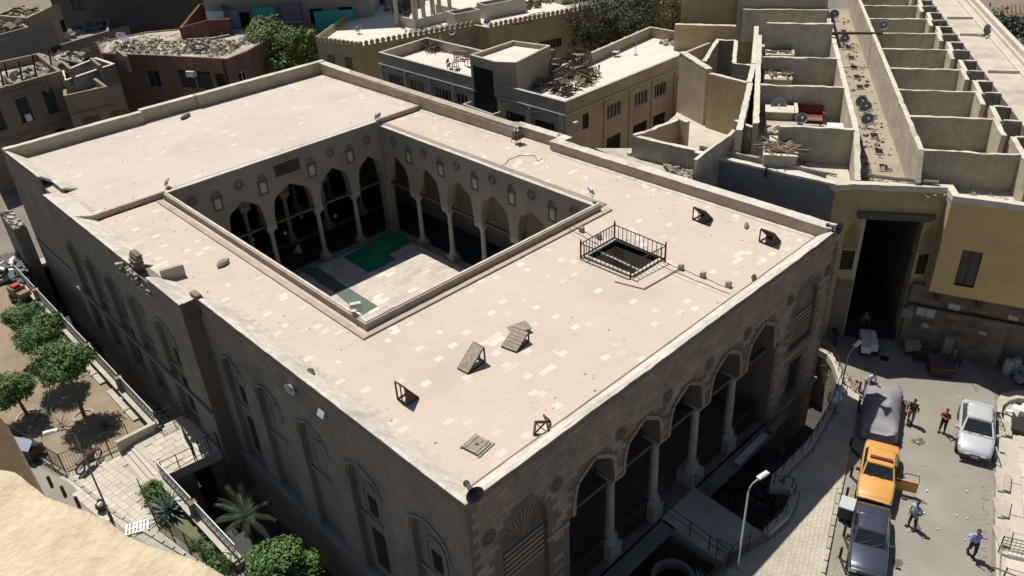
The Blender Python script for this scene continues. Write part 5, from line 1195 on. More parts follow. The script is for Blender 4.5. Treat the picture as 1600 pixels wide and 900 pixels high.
MB().prism(poly_mk([(-1.2,-1.2),(-1.2,-1.5),(-2.2,-1.8),(-4.3,-12.9),(44,-12.9),(44,-.1),(-1.2,-.1)]), 10.1, 10.45).build('roof', MKF, RW)
rim = MB(); 
for A, B in (((-1.75,4.4),(-1.45,3.4)),((-1.45,3.4),(-1.2,-1.6)),((-1.2,-1.6),(-2.35,-1.72)),((-2.35,-1.72),(-4.6,-13))):
    pass
rim.sweep(poly_mk([(.9,8.4),(-1.85,4.4),(-1.5,3.4),(-1.25,-1.62),(-2.36,-1.72),(-4.6,-13)]), [(-.06,10.5),(-.06,10.86),(.30,10.9),(.34,10.55)])
rim.build('cornice', CAP, G)
ak = [-.3,5.4,10.7,15.8,21,25.9,30.8,36,41]
seg(RW, mk(-1.2,.0), mk(-.3,.0), 10.1, (11.0,12.6), .26, MKT, topm=CAP); seg(RW, mk(-.3,.0), mk(46,.0), 9.9, 12.6, .26, MKT, topm=CAP)
for i, a in enumerate(ak):
    seg(RW, mk(a,-.14), mk(a,-5.0), 10.3, 12.6, .2, MKT, topm=CAP)
    n_ = ak[i+1] if i+1 < len(ak) else a+5
    mid = (a+n_)/2
    seg(RW, mk(a-.4 if i else -2.6,-5.1), mk(mid-.1,-5.25), 10.3, 12.62, .26, MKT, topm=CAP)
    seg(RW, mk(mid-.2,-4.75), mk(n_,-4.9), 10.3, 12.7, .26, MKT, topm=CAP)
    for s in (a, mid): seg(RW, mk(s,-5.4), mk(s,-6.4), 10.3, 12.58, .18, MKT, topm=CAP)
seg(RW, mk(-3.0,-6.5), mk(46,-6.5), 10.3, 12.45, .2, MKT)
MB().prism(poly_mk([(-3.2,-6.4),(-3.9,-9.8),(46,-9.8),(46,-6.4)]), 10.46, 12.5).build('upper_roof', MKF, RW)
for b0, h in ((-8.6,.16),(-9.3,.26),(-9.75,.42)): MB().prism(poly_mk([(-3.6,b0),(-3.6,b0-.18 if h < .4 else b0-.35),(46,b0-.18 if h < .4 else b0-.35),(46,b0)]), 12.5, 12.5+h).build('roof_moulding', CAP, RW)
for a in (5.3,15.7,26,31.7): MB().prism(poly_mk([(a,-6.6),(a,-8.6),(a+.14,-8.6),(a+.14,-6.6)]), 12.5, 12.7).build('roof_ridge', CAP, RW)
# left-hand wing
LW = thing('market_wing', 'dark grey walled market wing between the mosque and the covered street, cluttered roof', 'building', (*mk(8,6),0))
c0, c1, c2 = mk(-1.85,4.4), mk(1.1,8.7), a2(1085,235,11)
gw = [c2, mk(-1.85,4.4)]; Mw_, Sw_ = frame_s(*gw); wall_mb(Mw_, Sw_, 0, 10.75, .5, []).build('alley_wall', MKTG, LW)
MB().sweep([c2, mk(-1.85,4.4)], [(-.04,10.76),(-.04,10.9),(.4,10.9),(.4,10.76)]).build('alley_coping', CAP, LW)
MB().sweep([c2, mk(-1.3,5.2)], [(.7,10.3),(.7,11.1),(.9,11.1),(.9,10.3)]).build('inner_parapet', MKT, LW)
wall_mb(*(lambda f: (f[0], f[1]))(frame_s(mk(-1.85,4.4), mk(-1.5,3.4))), 0, 10.62, .5, []).build('front_wall', OCH, LW)
MB().prism([c2, mk(-1.7,4.5), mk(-1.3,3.4), mk(46,3.4), mk(46,8.8), mk(3.5,8.9), mk(1.5,9.5)], 9.9, 10.35).build('roof', MKF, LW)
seg(LW, mk(-1.2,3.2), mk(2.5,3.2), 9.9, (10.9,12.5), .3, MKT, topm=CAP); seg(LW, mk(2.5,3.2), mk(46,3.2), 9.9, 12.5, .3, MKT, topm=CAP)
for a, bw_ in ((2.6,8.0),(10.8,9.2),(17.9,9.1),(31.4,11.0)): seg(LW, mk(a,3.35), mk(a,bw_-.3), 10.3, 12.6 if a < 31 else 13.2, .25, MKT, topm=CAP)
MB().bx(0,0,0,0,0,0) 
seg(LW, mk(24.6,3.35), mk(24.6,8.6), 10.3, 13.6, .25, MKT, topm=CAP)
seg(LW, mk(3.2,9.1), mk(25,9.1), 9.0, 12.5, .35, MKT, topm=CAP)
seg(LW, mk(3.4,9.3), a2(1147,205,11.5), 8.5, 12.2, .22, MKT, topm=CAP); seg(LW, a2(1147,205,12.2), a2(1088,236,12.0), 8.5, (12.2,11.4), .22, MKT, topm=CAP)
# small rooms and half-height walls by the inner wall
for (a0, b0, a1, b1, z) in ((-2.9+3.6,6.5,3.6-2.9,8.0,11.6),(10.7-2.4,6.4,10.7,6.4,11.5),(15.8,6.5,15.8,8.2,11.6),(22.4,6.3,24.5,6.3,11.6),(22.4,6.3,22.4,8.3,11.6),(2.8,6.5,4.6,6.5,12.0)):
    seg(LW, mk(a0,b0), mk(a1,b1), 10.3, z, .22, MKT, topm=CAP)
for (a, b, w_, l_, h_) in ((.2,6.6,2.0,1.9,1.25),(15.6,6.6,1.9,2.0,1.2),(22.6,6.5,1.6,2.0,1.1),(8.3,6.6,1.4,1.8,1.15)):
    MB().prism(poly_mk([(a,b),(a,b+l_),(a+w_,b+l_),(a+w_,b)]), 10.3, 10.35+h_).build('rooftop_cabin', MKT, LW)
    MB().prism(poly_mk([(a-.05,b-.05),(a-.05,b+l_+.05),(a+w_+.05,b+l_+.05),(a+w_+.05,b-.05)]), 10.355+h_, 10.42+h_).build('cabin_roof', CAP, LW)
MB().prism(poly_mk([(-.3,8.25),(-.3,8.35),(.2,8.35),(.2,8.25)]),10.36,11).build('pipe_box', DARK, LW)
# clutter on the market roofs
def mkp(name, label, cat, mb, m, a, b, z, rz=0):
    o = mb.build(name, m); q = mk(a, b); o.matrix_basis = Matrix.Translation((q[0], q[1], z)) @ Matrix.Rotation(TH+rz, 4, 'Z'); return tag(o, label, cat)
def rpoly(a0, a1, b0, b1): return poly_mk([(a0,b0),(a1,b0),(a1,b1),(a0,b1)])
rubble('rubbish_heap', rpoly(20.4,24.0,3.8,6.0), 10.4, 300, .1, .35, pm('pale_rubbish', (.50,.55,.55), .6), 'large pale rubbish heap in the compartment furthest back', 'rubbish', .6)
rubble('rubbish_heap', rpoly(14.4,16.6,4.4,6.4), 10.4, 160, .1, .3, pm('violet_rubbish', (.24,.23,.28), .6), 'dark violet rubbish heap in front of the brown cabinet', 'rubbish', .6)
stuff('lumber_pile', sticks(MB(), rpoly(.3,2.2,6.7,8.4), 11.66, 46, .8, 2.0, .05, .12), SCRAP, 'loose pile of planks and sticks on the nearest cabin roof', 'lumber')
stuff('roof_debris', sticks(MB(), rpoly(-1,4,3.8,6.2), 10.36, 16, .3, 1.3, .05, .1), SCRAP, 'few broken sticks scattered on the nearest bright roof floor', 'debris')
stuff('roof_debris', sticks(MB(), rpoly(-1.2,3.5,2.7,3.1), 10.3, 18, .3, .9, .05, .2), SCRAP, 'broken laths along the wall foot by the gate roof', 'debris')
cab = thing('cabinet', 'brown wooden cabinet standing in the third roof compartment', 'cabinet', (*mk(12.6,3.9),10.35), TH)
MB().bx(-.35,-.3,0,.35,.3,1.25).build('body', pm('cabinet_brown', (.16,.075,.04), .6), cab, local=True); MB().bx(-.38,-.33,1.253,.38,.33,1.3).build('top', pm('cabinet_top', (.5,.42,.32), .6), cab, local=True); MB().bx(-.37,-.27,.1,-.352,-.01,1.2).bx(-.37,.01,.1,-.352,.27,1.2).build('door', pm('cabinet_brown', (.16,.075,.04)), cab, local=True)
sf = thing('sofa', 'dark red old sofa against the wall of the second roof compartment', 'sofa', (*mk(10.2,5.6),10.35), TH)
RED2 = pm('old_red_cloth', (.19,.03,.03), .9)
MB().bx(-.45,-1.1,.2,.3,1.1,.5).build('seat', RED2, sf, local=True); MB().bx(.1,-1.1,.5,.35,1.1,1.05).build('backrest', RED2, sf, local=True)
for y in (-1.2,1.05): MB().bx(-.45,y,.2,.35,y+.15,.75).build('armrest', RED2, sf, local=True)
for x in (-.4,.25):
    for y in (-1.1,1.05): MB().bx(x,y,0,x+.06,y+.06,.2).build('leg', WOOD, sf, local=True)
fz = thing('white_cupboard', 'pale box cupboard in the corner of the second roof compartment', 'cupboard', (*mk(7.0,3.95),10.35), TH)
MB().bx(-.4,-.45,.2,.4,.45,.85).build('body', PALE, fz, local=True); MB().bx(-.45,-.5,.86,.45,.5,.92).build('top', WHITE, fz, local=True)
for x in (-.35,.3):
    for y in (-.4,.35): MB().bx(x,y,0,x+.06,y+.06,.2).build('leg', WOOD, fz, local=True)
tb_ = thing('table', 'brown low table below the dark red sofa', 'table', (*mk(9.2,5.6),10.35), TH)
MB().bx(-.4,-1.0,.5,.3,1.0,.56).build('tabletop', pm('table_brown', (.22,.10,.07), .6), tb_, local=True)
for x in (-.35,.2):
    for y in (-.95,.9): MB().bx(x,y,0,x+.06,y+.06,.5).build('leg', WOOD, tb_, local=True)
rubble('cloth_heap', rpoly(8.8,10,6.7,7.4), 10.9, 34, .15, .35, pm('pink_cloth', (.62,.36,.36), .8), 'pink and white cloths heaped beside the red sofa', 'cloths', .3)
rubble('cloth_heap', rpoly(6.4,7.2,4.5,5.1), 10.4, 24, .1, .3, pm('pink_cloth', (.62,.36,.36)), 'pink and white rags by the pale cupboard', 'rags', .2)
rubble('crockery', rpoly(10.1,10.5,6.9,8.0), 11.3, 26, .1, .25, WHITE, 'row of small pale pots and a white canister behind the dish', 'pots', .1)
MB().prism(rpoly(9.9,10.6,6.6,8.2), 10.35, 11.2).build('shelf_block', MKT, LW); MB().prism(rpoly(7.2,8.3,6.3,8.4), 10.35, 11.0).build('platform', MKT, LW)
rubble('scrap_heap', rpoly(2.8,4.0,6.6,8.3), 12.0, 70, .1, .35, PALE, 'pale broken plaster lumps on the wall top below the grey dish', 'plaster', .2)
def dish(label, loc, aim, r=.55, m=METAL, h=1.0):
    t = thing('satellite_dish', label, 'satellite dish', tuple(loc), 0, 'satellite dishes'); aim = Vector(aim).normalized()
    M = Matrix.Translation((0,0,h)) @ aim.to_track_quat('Z','Y').to_matrix().to_4x4()
    o = MB().lathe([(.01,0),(r*.4,.03),(r*.75,.1),(r,.19),(r+.015,.18),(r*.75,.08),(r*.4,.01),(.01,-.02)], (0,0,0), 18, M, cap=False).build('reflector', m, t, smooth=True, local=True)
    MB().tube((0,0,0),(0,0,h),.03,6).tube((-.25,0,0),(.25,0,0),.025,4).tube((0,-.25,0),(0,.25,0),.025,4).build('mast', IRON, t, local=True)
    e = M @ Vector((0,0,r*1.1)); s = M @ Vector((0,-r*.95,.15)); MB().tube(s, e, .015, 4).build('feed_arm', METAL, t, local=True); MB().box(tuple(e),(.09,.09,.12)).build('receiver', WHITE, t, local=True)
    return t
DG = pm('dish_grey', (.22,.23,.25), .8)
for (px, py, z, r, lab) in ((1215,172,11.0,.62,'big grey dish in the second compartment near the inner wall'),(1251,192,11.1,.42,'small dish beside the black box in the second compartment'),(1344,165,10.1,.5,'upper dish of the dense row along the covered street roof'),(1350,173,10.1,.5,'dish in the middle of the row by the third skylight from the front'),(1353,193,10.1,.5,'lowest dish of the row along the covered street roof'),(1318,65,10.1,.5,'dish on the street roof just below the dark horizontal pole'),(1302,26,10.1,.55,'dish near the top edge on the street roof'),(1378,45,12.5,.45,'dish standing on the long wall top near the pole end'),(1537,52,12.5,.5,'dark dish alone on the long pale upper roof')):
    dish(lab, at(px, py+6, z), (-.6,-.35,.35) if px < 1500 else (-.3,-.8,.3), r*.85, DG, .55)
for (A, B, z, lab) in (((1300,52),(1379,52),12.7,'dark pole laid across the covered street from wall to wall'),((1356,274),(1404,280),11.0,'rough timber log lying across the front edge of the gate roof, left half'),((1404,280),(1467,285),11.05,'rough timber log lying across the front edge of the gate roof, right half')):
    tag(MB().tube(at(*A,z), at(*B,z), .12, 7, .1).build('timber_log', MOATW if z < 12 else WOOD), lab, 'log')
tag(MB().tube(at(1503,52,12.6), at(1534,55,12.6), .06, 5).build('plank', PALE), 'pale plank lying on the upper roof left of the single dish', 'plank')
stuff('roof_debris', sticks(MB(), rpoly(0,40,2.1,2.9), 10.12, 130, .12, .5, .03, .2), SCRAP, 'dark debris strewn along the left side of the covered street roof', 'debris')
rubble('roof_stones', rpoly(0,42,-.0+.3,2.8), 10.1, 260, .05, .22, RUB, 'small stones and dirt on the covered street roof', 'stones', .05)
tag(MB().path([tuple(at(x,y,10.3)) for x,y in ((1318,170),(1331,190),(1355,245),(1365,283))], .03, 4).build('cable', BLACKP), 'thick dark cable running down the left edge of the covered street roof', 'cable')
# ochre yard walls and terraces between mosque alley and the school
YD = thing('walled_yard', 'group of bare ochre yard walls and open roofless rooms behind the right parapet', 'yard', (38,17,0))
def zs(px0, py0, px1, py1, z, zb, m=OCH, t=.3, cap=CAP): seg(YD, a2(px0,py0,z), a2(px1,py1,z), zb, z, t, m, 'yard_wall', cap)
zs(990,212,1062,187,10.2,6.5,BEI); zs(991,213,1090,236,10.1,6.0,MKT,.35)
zs(1110,115,1172,131,12.4,7,OCH); zs(1064,82,1066,186,12.4,5,OCH) if False else None
tw1 = a2(1066,82,13.0); tw2 = a2(1100,95,13.0); seg(YD, tw1, a2(1108,112,12.4), 5, (13.0,12.6), .5, BEI, 'yard_wall', CAP)
zs(1062,186,1075,192,10.3,6.5,BEI)
zs(1100,97,1122,62,12.2,6,BEI); zs(1122,63,1150,64,12.2,6,MKTG); zs(1150,64,1147,98,12.4,6,MKTG); zs(1145,99,1178,103,12.4,6,MKTG)
zs(1055,38,1182,42,11.5,4,OCH,.4); zs(1182,42,1178,100,12.0,4,PALE,.35); zs(1178,101,1170,130,12.5,6,PALE,.35); zs(1172,131,1155,205,12.45,6,PALE,.35)
MB().prism([a2(985,240,8.2),a2(1095,275,8.2),a2(1165,215,8.2),a2(1165,130,8.2),a2(1100,100,8.2),a2(1055,180,8.2)],-.0,8.2).build('terrace', MKF, YD)
MB().prism([a2(930,232,8.6),a2(995,232,8.6),a2(1092,262,8.6),a2(1092,290,8.6),a2(1000,262,8.6)],0,8.62).build('terrace', ROOFD, YD)
rubble('rubble_heap', [a2(1040,258,8.7),a2(1085,262,8.7),a2(1085,282,8.7),a2(1050,270,8.7)], 8.65, 200, .1, .4, RUB, 'grey rubble heap on the low roof beside the right parapet', 'rubble', .5)
tag(MB().sweep([a2(982,240,8.8),a2(1012,224,8.8)],[(-.12,8.6),(-.12,8.85),(.12,8.85),(.12,8.6)]).build('low_parapet', CAP), 'thin low parapet on the rubbly roof behind the mosque', 'parapet')
# far ochre house behind the yards
building('ochre_house', 'tall plain ochre house at the top edge, left of the market roofs', 'house', [a2(1062,55,9.0),a2(1180,58,9.0),a2(1195,-40,9.0),a2(1095,-45,9.0)], 0, 15.5, OCH, MKF, .6, .3, [(0,6,10,1.2,1.6,'grid')], CAP)
building('grey_house', 'plain grey-walled house above the last market compartment', 'house', poly_mk([(31.8,3.4),(44,3.4),(44,11.2),(31.8,11.2)][::1]), 9, 14.2, [GREY]*4, MKF, .3, .3, [], CAP)
# gate-side shops, stalls, boxes
t = thing('market_stall', 'low stall covered by a purple patterned cloth in front of the shop wall', 'stall', (*mk(-4.0,-2.9),0), TH)
MB().bx(-.5,-.6,.0,.5,.6,.65).build('counter', WOOD, t, local=True); MB().add([(-.6,-.65,.68),(.55,-.65,.95),(.55,.65,.95),(-.6,.65,.68),(-.6,-.65,.64),(.55,-.65,.91),(.55,.65,.91),(-.6,.65,.64)],[(0,1,2,3),(4,7,6,5),(0,4,5,1),(2,6,7,3),(0,3,7,4)]).build('cloth', mat('purple_cloth', (.085,.045,.065), (.11,.06,.08), sc=5, bump=.2), t, local=True)
def boxthing(name, label, cat, px, py, d, m, rz=0, legs=True):
    p = at(px, py, 0); t = thing(name, label, cat, (p.x,p.y,0), TH+rz); z0 = .35 if legs else .02
    MB().bx(-d[0]/2,-d[1]/2,z0,d[0]/2,d[1]/2,d[2]).build('body', m, t, local=True); MB().bx(-d[0]/2-.04,-d[1]/2-.04,d[2]+.003,d[0]/2+.04,d[1]/2+.04,d[2]+.04).build('top', m, t, local=True)
    if legs:
        for x in (-1,1):
            for y in (-1,1): MB().box((x*(d[0]/2-.06),y*(d[1]/2-.06),z0/2),(.06,.06,z0)).build('leg', WOOD, t, local=True)
    return t
boxthing('wooden_box', 'small pale wooden box table left of the purple stall', 'table', 1422, 552, (.7,.8,.8), WOODG)
boxthing('blue_table', 'dark blue cloth-covered table by the gate passage', 'table', 1405, 528, (.9,1.0,.75), pm('navy_cloth', (.03,.05,.09), .8))
boxthing('tall_crate', 'tall wooden crate leaning upright right of the purple stall', 'crate', 1474, 556, (.6,.5,1.5), WOODG, .1, False)
boxthing('bench', 'long low dark bench in front of the shop wall', 'bench', 1462, 566, (.5,2.6,.42), WOOD)
for i, (px, py) in enumerate([(1572,583),(1584,581)]):
    p = at(px, py, 0); tag(MB().lathe([(.26,0),(.29,.4),(.27,.8),(.24,.95),(.2,.97)],(p.x,p.y,0),12).build('barrel', pm('pale_barrel', (.42,.42,.38), .6)), ('left' if i == 0 else 'right')+' one of two pale barrels outside the shop doorway', 'barrel')
rubble('shop_goods', [a2(1590,560,1),a2(1625,562,1),a2(1625,585,1),a2(1592,580,1)], .3, 60, .15, .45, pm('mixed_goods', (.30,.30,.30), .6), 'pale goods piled in front of the dark shop doorway at the right edge', 'goods', .8)
for i, (s, z, w_, h_, lab) in enumerate([(1.25,3.35,.62,.42,'white poster in two halves high on the shop wall below the yellow front'),(-.35,2.55,1.0,.6,'white sheet of paper pasted at an angle on the left of the shop wall'),(-.8,2.3,.0,.0,''),(.15,1.75,.35,.32,'small white notice above the purple stall'),(3.2,2.05,.35,.2,'pale scrap of paper in the middle of the shop wall'),(-1.1,2.2,.6,.6,'bluish poster on the corner pillar left of the shop wall'),(4.4,3.4,.5,.3,'faint pale sheet under the right end of the yellow front')]):
    if w_: MB_ = MB().bx(s,-.035,z,s+w_*.48,-.022,z+h_,lowM).bx(s+w_*.52,-.035,z-.03,s+w_,-.022,z+h_-.04,lowM); tag(MB_.build('poster', pm('faded_paper', (.42,.44,.42), .8) if i != 5 else pm('blue_paper', (.18,.25,.30), .8)), lab, 'poster')

# ================= SCHOOL BUILDING behind the right parapet =================
sx = 34.0
wl_ = [(3,.9+0,7.3,2.1,.95)]
B2 = [(sx,26.3),(57,26.9),(57,35.4),(40.6,33.4),(40.6,51.7),(sx,51.2)]
ws = []
for s, w_ in ((1.2,2.4),(4.6,2.2),(8.4,2.3),(11.4,1.6)): ws.append((5, s, 7.2, w_, 1.0, 'grid', GREYL))
for s in (18.0,21.4): ws.append((5, s, 6.2, 2.3, 1.7, 'grid', WOOD))
for s in (5.4,9.3,12.2): ws.append((0, s, 6.95, 2.0, 1.25, 'grid', GREYL)); ws.append((0, s-.1, 3.8, 2.1, 1.5, 'bars', WOOD))
ws.append((0, 2.15, 7.05, .85, 1.3, 'two', WOOD)); ws += [(0, 15.6, 6.95, 2.0, 1.25, 'grid', GREYL), (5, 15.2, 4.0, 2.0, 1.4, 'bars', WOOD)]
S2 = building('school', 'two-winged building with arched window bays and old furniture dumped on its flat roof', 'school', B2, 0, 10, [BEI,BEI,GREY,GREY,GREY,GREY], ROOFW, .95, .28, ws, GREYL)
M0, S0 = frame_s(B2[0], B2[1]); M5, S5 = frame_s(B2[5], B2[0])
tr = MB()
tr.bx(-.05,-.12,8.88,S0+.0,.0,9.0,M0); tr.bx(-.0,-.14,8.88,S5+.1,.0,9.0,M5)
tr.build('string_course', GREYL, S2)
for k, s in enumerate((5.05,8.6,11.9,15.4,18.8)): MB().bx(s-.15,-.14,0,s+.15,.0,8.87,M0).build('pilaster', BEI, S2)
for s in (.3,4.1,7.8,11.2,17.2,20.9,24.5): MB().bx(s-.22,-.16,0,s+.22,.0,8.87,M5).build('pilaster', GREYL, S2)
ar = MB()
for s0, s1 in ((.52,3.88),(4.32,7.58),(8.02,10.98),(17.42,20.68),(21.12,24.28)): 
    P = [(s0+(s1-s0)*k/8, 8.35+.35*math.sin(math.pi*k/8)) for k in range(9)]; band(M5, P, .12, .08, ar)
for s0, s1 in ((5.2,8.45),(8.75,11.75),(12.05,15.25),(15.55,18.65)):
    P = [(s0+(s1-s0)*k/8, 8.4+.35*math.sin(math.pi*k/8)) for k in range(9)]; band(M0, P, .1, .06, ar)
ar.build('bay_arch', GREYL, S2)
for k in range(1, 7): 
    y = 26.9+ (k)*0; 
    q = Vector((57,35.4)).lerp(Vector((40.6,33.4)), k/7); MB().box((q.x,q.y+.02,9.5),(.3,.34,1.06)).build('parapet_pier', GREYL, S2)
for y in (38.5,44.5,): MB().box((40.5,y,9.5),(.34,.3,1.06)).build('parapet_pier', GREYL, S2)
# stair tower with loggia
tp_ = [(33.7,33.9),(34.6,32.3),(40.2,33.6),(39.4,37.6),(33.9,37.3)]
TW = building('stair_tower', 'flat-roofed stair tower with a loggia whose shade is a flat dark panel between the two wings of the school', 'tower', tp_, 9.0, 12.0, GREY, ROOFW, .35, .22, [], GREYL)
Mt, St = frame_s(tp_[4], tp_[0])
MB().bx(.35,-.012,8.9,St-.35,.02,11.2,Mt).build('loggia_shade_panel', DARK, TW)  # flat dark panel on the wall, painting the shade inside the loggia
LB = MB(); LB.bx(-.2,-1.1,6.9,St+.6,-.95,7.9,Mt).bx(-.2,-.95,6.9,-.05,.0,7.9,Mt).bx(St+.45,-.95,6.9,St+.6,0,7.9,Mt).bx(-.2,-.95,6.8,St+.6,.0,6.92,Mt); LB.build('balcony', GREYL, TW)
MB().bx(.2,-.03,7.0,St-.1,-.0,8.85,Mt).build('balcony_shade_panel', DARK, TW)  # no recess here: dark sheet stands in for shade behind the balcony
# desks and chairs dumped on the roof
def desk(label, grp):
    t = thing('old_desk', label, 'desk', (0,0,0), 0, grp)
    MB().bx(-.55,-.25,.72,.55,.2,.76).build('desktop', SCRAP, t, local=True); MB().bx(-.55,.45,.42,.55,.72,.46).build('seat', SCRAP, t, local=True)
    MB().bx(-.55,.72,.6,.55,.76,.95).build('backrest', SCRAP, t, local=True)
    f = MB()
    for x in (-.5,.5): f.box((x,-.2,.36),(.05,.05,.72)).box((x,.2,.36),(.05,.05,.72)).box((x,.7,.48),(.05,.05,.95)).box((x,.25,.1),(.05,1.0,.05))
    f.box((0,.7,.3),(1.0,.04,.04)).box((0,.2,.5),(1.0,.04,.04))
    f.build('frame', WOOD, t, local=True); return t
d0 = desk('old wooden school desk tossed onto the tangled furniture pile on the school roof', 'old desks piled on the school roof')
rg = random.Random(11); first = True
pile = [a2(800,130,9.2), a2(845,98,9.2), a2(938,108,9.2), a2(935,125,9.2), a2(885,152,9.2)]
k = 0; xs = [p[0] for p in pile]; ys = [p[1] for p in pile]
while k < 46:
    x, y = rg.uniform(min(xs),max(xs)), rg.uniform(min(ys),max(ys))
    if not inside(pile, x, y): continue
    M = Matrix.Translation((x,y,9.05+rg.choice((0,0,.0,.55,.9)))) @ Matrix.Rotation(rg.uniform(0,6.3),4,'Z') @ Matrix.Rotation(rg.choice((0,0,1.57,3.1,.5)),4,'X') @ Matrix.Rotation(rg.uniform(-.3,.3),4,'Y')
    if first: d0.matrix_basis = M; first = False
    else: copy_tree(d0, M=M)
    k += 1
stuff('broken_furniture', sticks(MB(), pile, 9.1, 200, .3, 1.2, .035, 1.2), SCRAP, 'tangle of broken chair and desk parts on the near end of the school roof', 'furniture parts')
for i in range(5):
    q = at(806+i*13, 126-i*5, 9.05); t = copy_tree(d0, (q.x,q.y,9.05), R(100), 1, 'row of desks stacked upright along the left side of the furniture pile')
    t = copy_tree(d0, (q.x,q.y,10.0), R(100), 1, 'row of desks stacked upright along the left side of the furniture pile')
for i, (px, py) in enumerate([(712,108),(722,92),(735,103)]): q = at(px, py, 9.05); copy_tree(d0, (q.x,q.y,9.05), R(40+70*i), 1, ('desk standing at the edge by the stair tower, nearest the facade','desk farthest back beside the stair tower','tilted desk close to the stair tower wall')[i])
stuff('branch_heap', sticks(MB(), [a2(662,72,9.2),a2(690,66,9.2),a2(700,74,9.2),a2(672,82,9.2)], 9.1, 150, .8, 2.0, .035, .7), SCRAP, 'heap of dry branches on the left wing roof of the school', 'branches')
q = at(962,88,9.05); t = thing('white_chair', 'pale metal chair frame lying near the long inner edge of the school roof', 'chair', (q.x,q.y,9.05), .4)
for x in (-.3,.3): MB().tube((x,-.3,0),(x,-.3,.9),.02,4).tube((x,.3,0),(x,.3,.5),.02,4).tube((x,-.3,.45),(x,.3,.45),.02,4).build('side_frame', GALV, t, local=True)
MB().bx(-.3,-.3,.43,.3,.3,.46).build('seat', GALV, t, local=True)
q = at(993,86,9.05); tag(MB().tube((q.x,q.y,9.05),(q.x,q.y,10.3),.03,5).lathe([(.25,0),(.2,.08),(0,.1)],(q.x,q.y,9.05),8).build('roof_pipe', METAL), 'thin standing pipe in the middle of the right wing roof', 'pipe')
rubble('roof_debris', [a2(1022,68,9.1),a2(1040,62,9.1),a2(1092,68,9.1),a2(1060,72,9.1)], 9.08, 90, .08, .3, RUB, 'rubble in the far corner of the right wing roof of the school', 'rubble', .2)

# ================= CRENELLATED BUILDING =================
SBm = block_mesh('block', SAND, .62, .34, .03)
CB = [a2(560,73,9),(50,54.6),(50,52.3),(52,52),(86,43),(90,60),(52,77),a2(494,64,9)]
cb = building('crenellated_building', 'long sandstone block building with a crenellated parapet and broad white roof', 'building', CB, 0, 9.0, SAND, ROOFW, .25, .3,
   [(7,1.3,6.4,1.1,1.3,'shutter',BROWN),(7,3.9,6.4,1.1,1.3,'shutter',BROWN),(3,4.5,5.3,3.2,1.0,'grid',WOOD),(3,10.5,5.3,3.2,1.0,'grid',WOOD),(3,16.5,5.3,3.2,1.0,'grid',WOOD),(3,7.0,1.8,3.2,1.0,'grid',WOOD),(0,3.2,5.4,1.2,1.9,'two',BROWN)], None, None, {0:(.34,.62,SBm),7:(.34,.62,SBm),3:(.34,.62,SBm)})
cre = MB().add([(-.16,0,0),(.16,0,0),(.16,.22,0),(-.16,.22,0),(-.24,0,.28),(.24,0,.28),(.24,.22,.28),(-.24,.22,.28),(-.1,0,.5),(.1,0,.5),(.1,.22,.5),(-.1,.22,.5)], [(0,1,5,4),(1,2,6,5),(2,3,7,6),(3,0,4,7),(4,5,9,8),(5,6,10,9),(6,7,11,10),(7,4,8,11),(8,9,10,11)]).mesh('merlon', SAND)
mm = []
for i in (0,2,3,7,6):
    A, B = Vector(CB[i]), Vector(CB[(i+1)%8]); L_ = (B-A).length; n = int(L_/.62); an = math.atan2(B.y-A.y, B.x-A.x)
    for k in range(n): q = A.lerp(B, (k+.5)/n); mm.append(Matrix.Translation((q.x,q.y,9.0)) @ Matrix.Rotation(an,4,'Z'))
pieces('merlon', cre, mm, cb, 150)
# unfinished rooms and tanks on its roof
ur = thing('unfinished_rooftop_room', 'unfinished concrete room with bare columns on the white roof', 'rooftop room', (50,60,8.8))
for x, y in ((0,0),(3,.4),(6,.9),(-.5,3),(2.6,3.4),(5.6,3.9),(1.5,.2),(4.2,.6)): q = a2(641,42,8.8); MB().box((q[0]+x,q[1]+y*.9-1,10.4),(.35,.35,3.2)).build('column', PALE, ur)
q = a2(641,42,8.8); MB().bx(q[0]-.2,q[1]-1.3,8.8,q[0]+6,q[1]-1.1,9.8).bx(q[0]-.2,q[1]-1.1,8.8,q[0],q[1]+2.5,9.8).bx(q[0]+6,q[1]-2.5,8.8,q[0]+6.2,q[1]+2.5,9.9).bx(q[0]+6.2,q[1]-2.7,8.8,q[0]+9.5,q[1]-2.5,9.9).build('low_wall', PALE, ur)
for (px, py, px2, py2, h, lab) in ((755,32,812,12,1.6,'open-topped pale concrete tank on the white roof behind the school'),(868,8,940,-12,1.5,'pale rooftop box at the top edge left of the dark tree'),(712,45,738,30,1.5,'small pale rooftop box standing near the crenellations')):
    p, q = at(px,py,8.8), at(px2,py2,8.8); t = thing('rooftop_tank', lab, 'rooftop box', ((p.x+q.x)/2,(p.y+q.y)/2,8.8), R(-12)); a, b = max(1.2,abs(q.x-p.x)/2*.8), max(1,abs(q.y-p.y)/2*.6)
    for (x0,y0,x1,y1) in ((-a,-b,a,-b+.2),(-a,b-.2,a,b),(-a,-b+.2,-a+.2,b-.2),(a-.2,-b+.2,a,b-.2)): MB().bx(x0,y0,0,x1,y1,h).build('side_wall', PALE, t, local=True)
    MB().bx(-a+.2,-b+.2,0,a-.2,b-.2,h*.45).build('floor', DARK, t, local=True)
rubble('roof_junk', [a2(790,10,8.9),a2(860,-6,8.9),a2(880,-2,8.9),a2(820,16,8.9)], 8.85, 120, .15, .7, SCRAP, 'dark junk beside the tank on the broad white roof', 'junk', .8)
rubble('roof_junk', [a2(600,15,8.9),a2(660,-5,8.9),a2(665,5,8.9),a2(640,22,8.9)], 8.85, 90, .15, .7, SCRAP, 'junk at the foot of the grey side wall on the white roof', 'junk', .8)
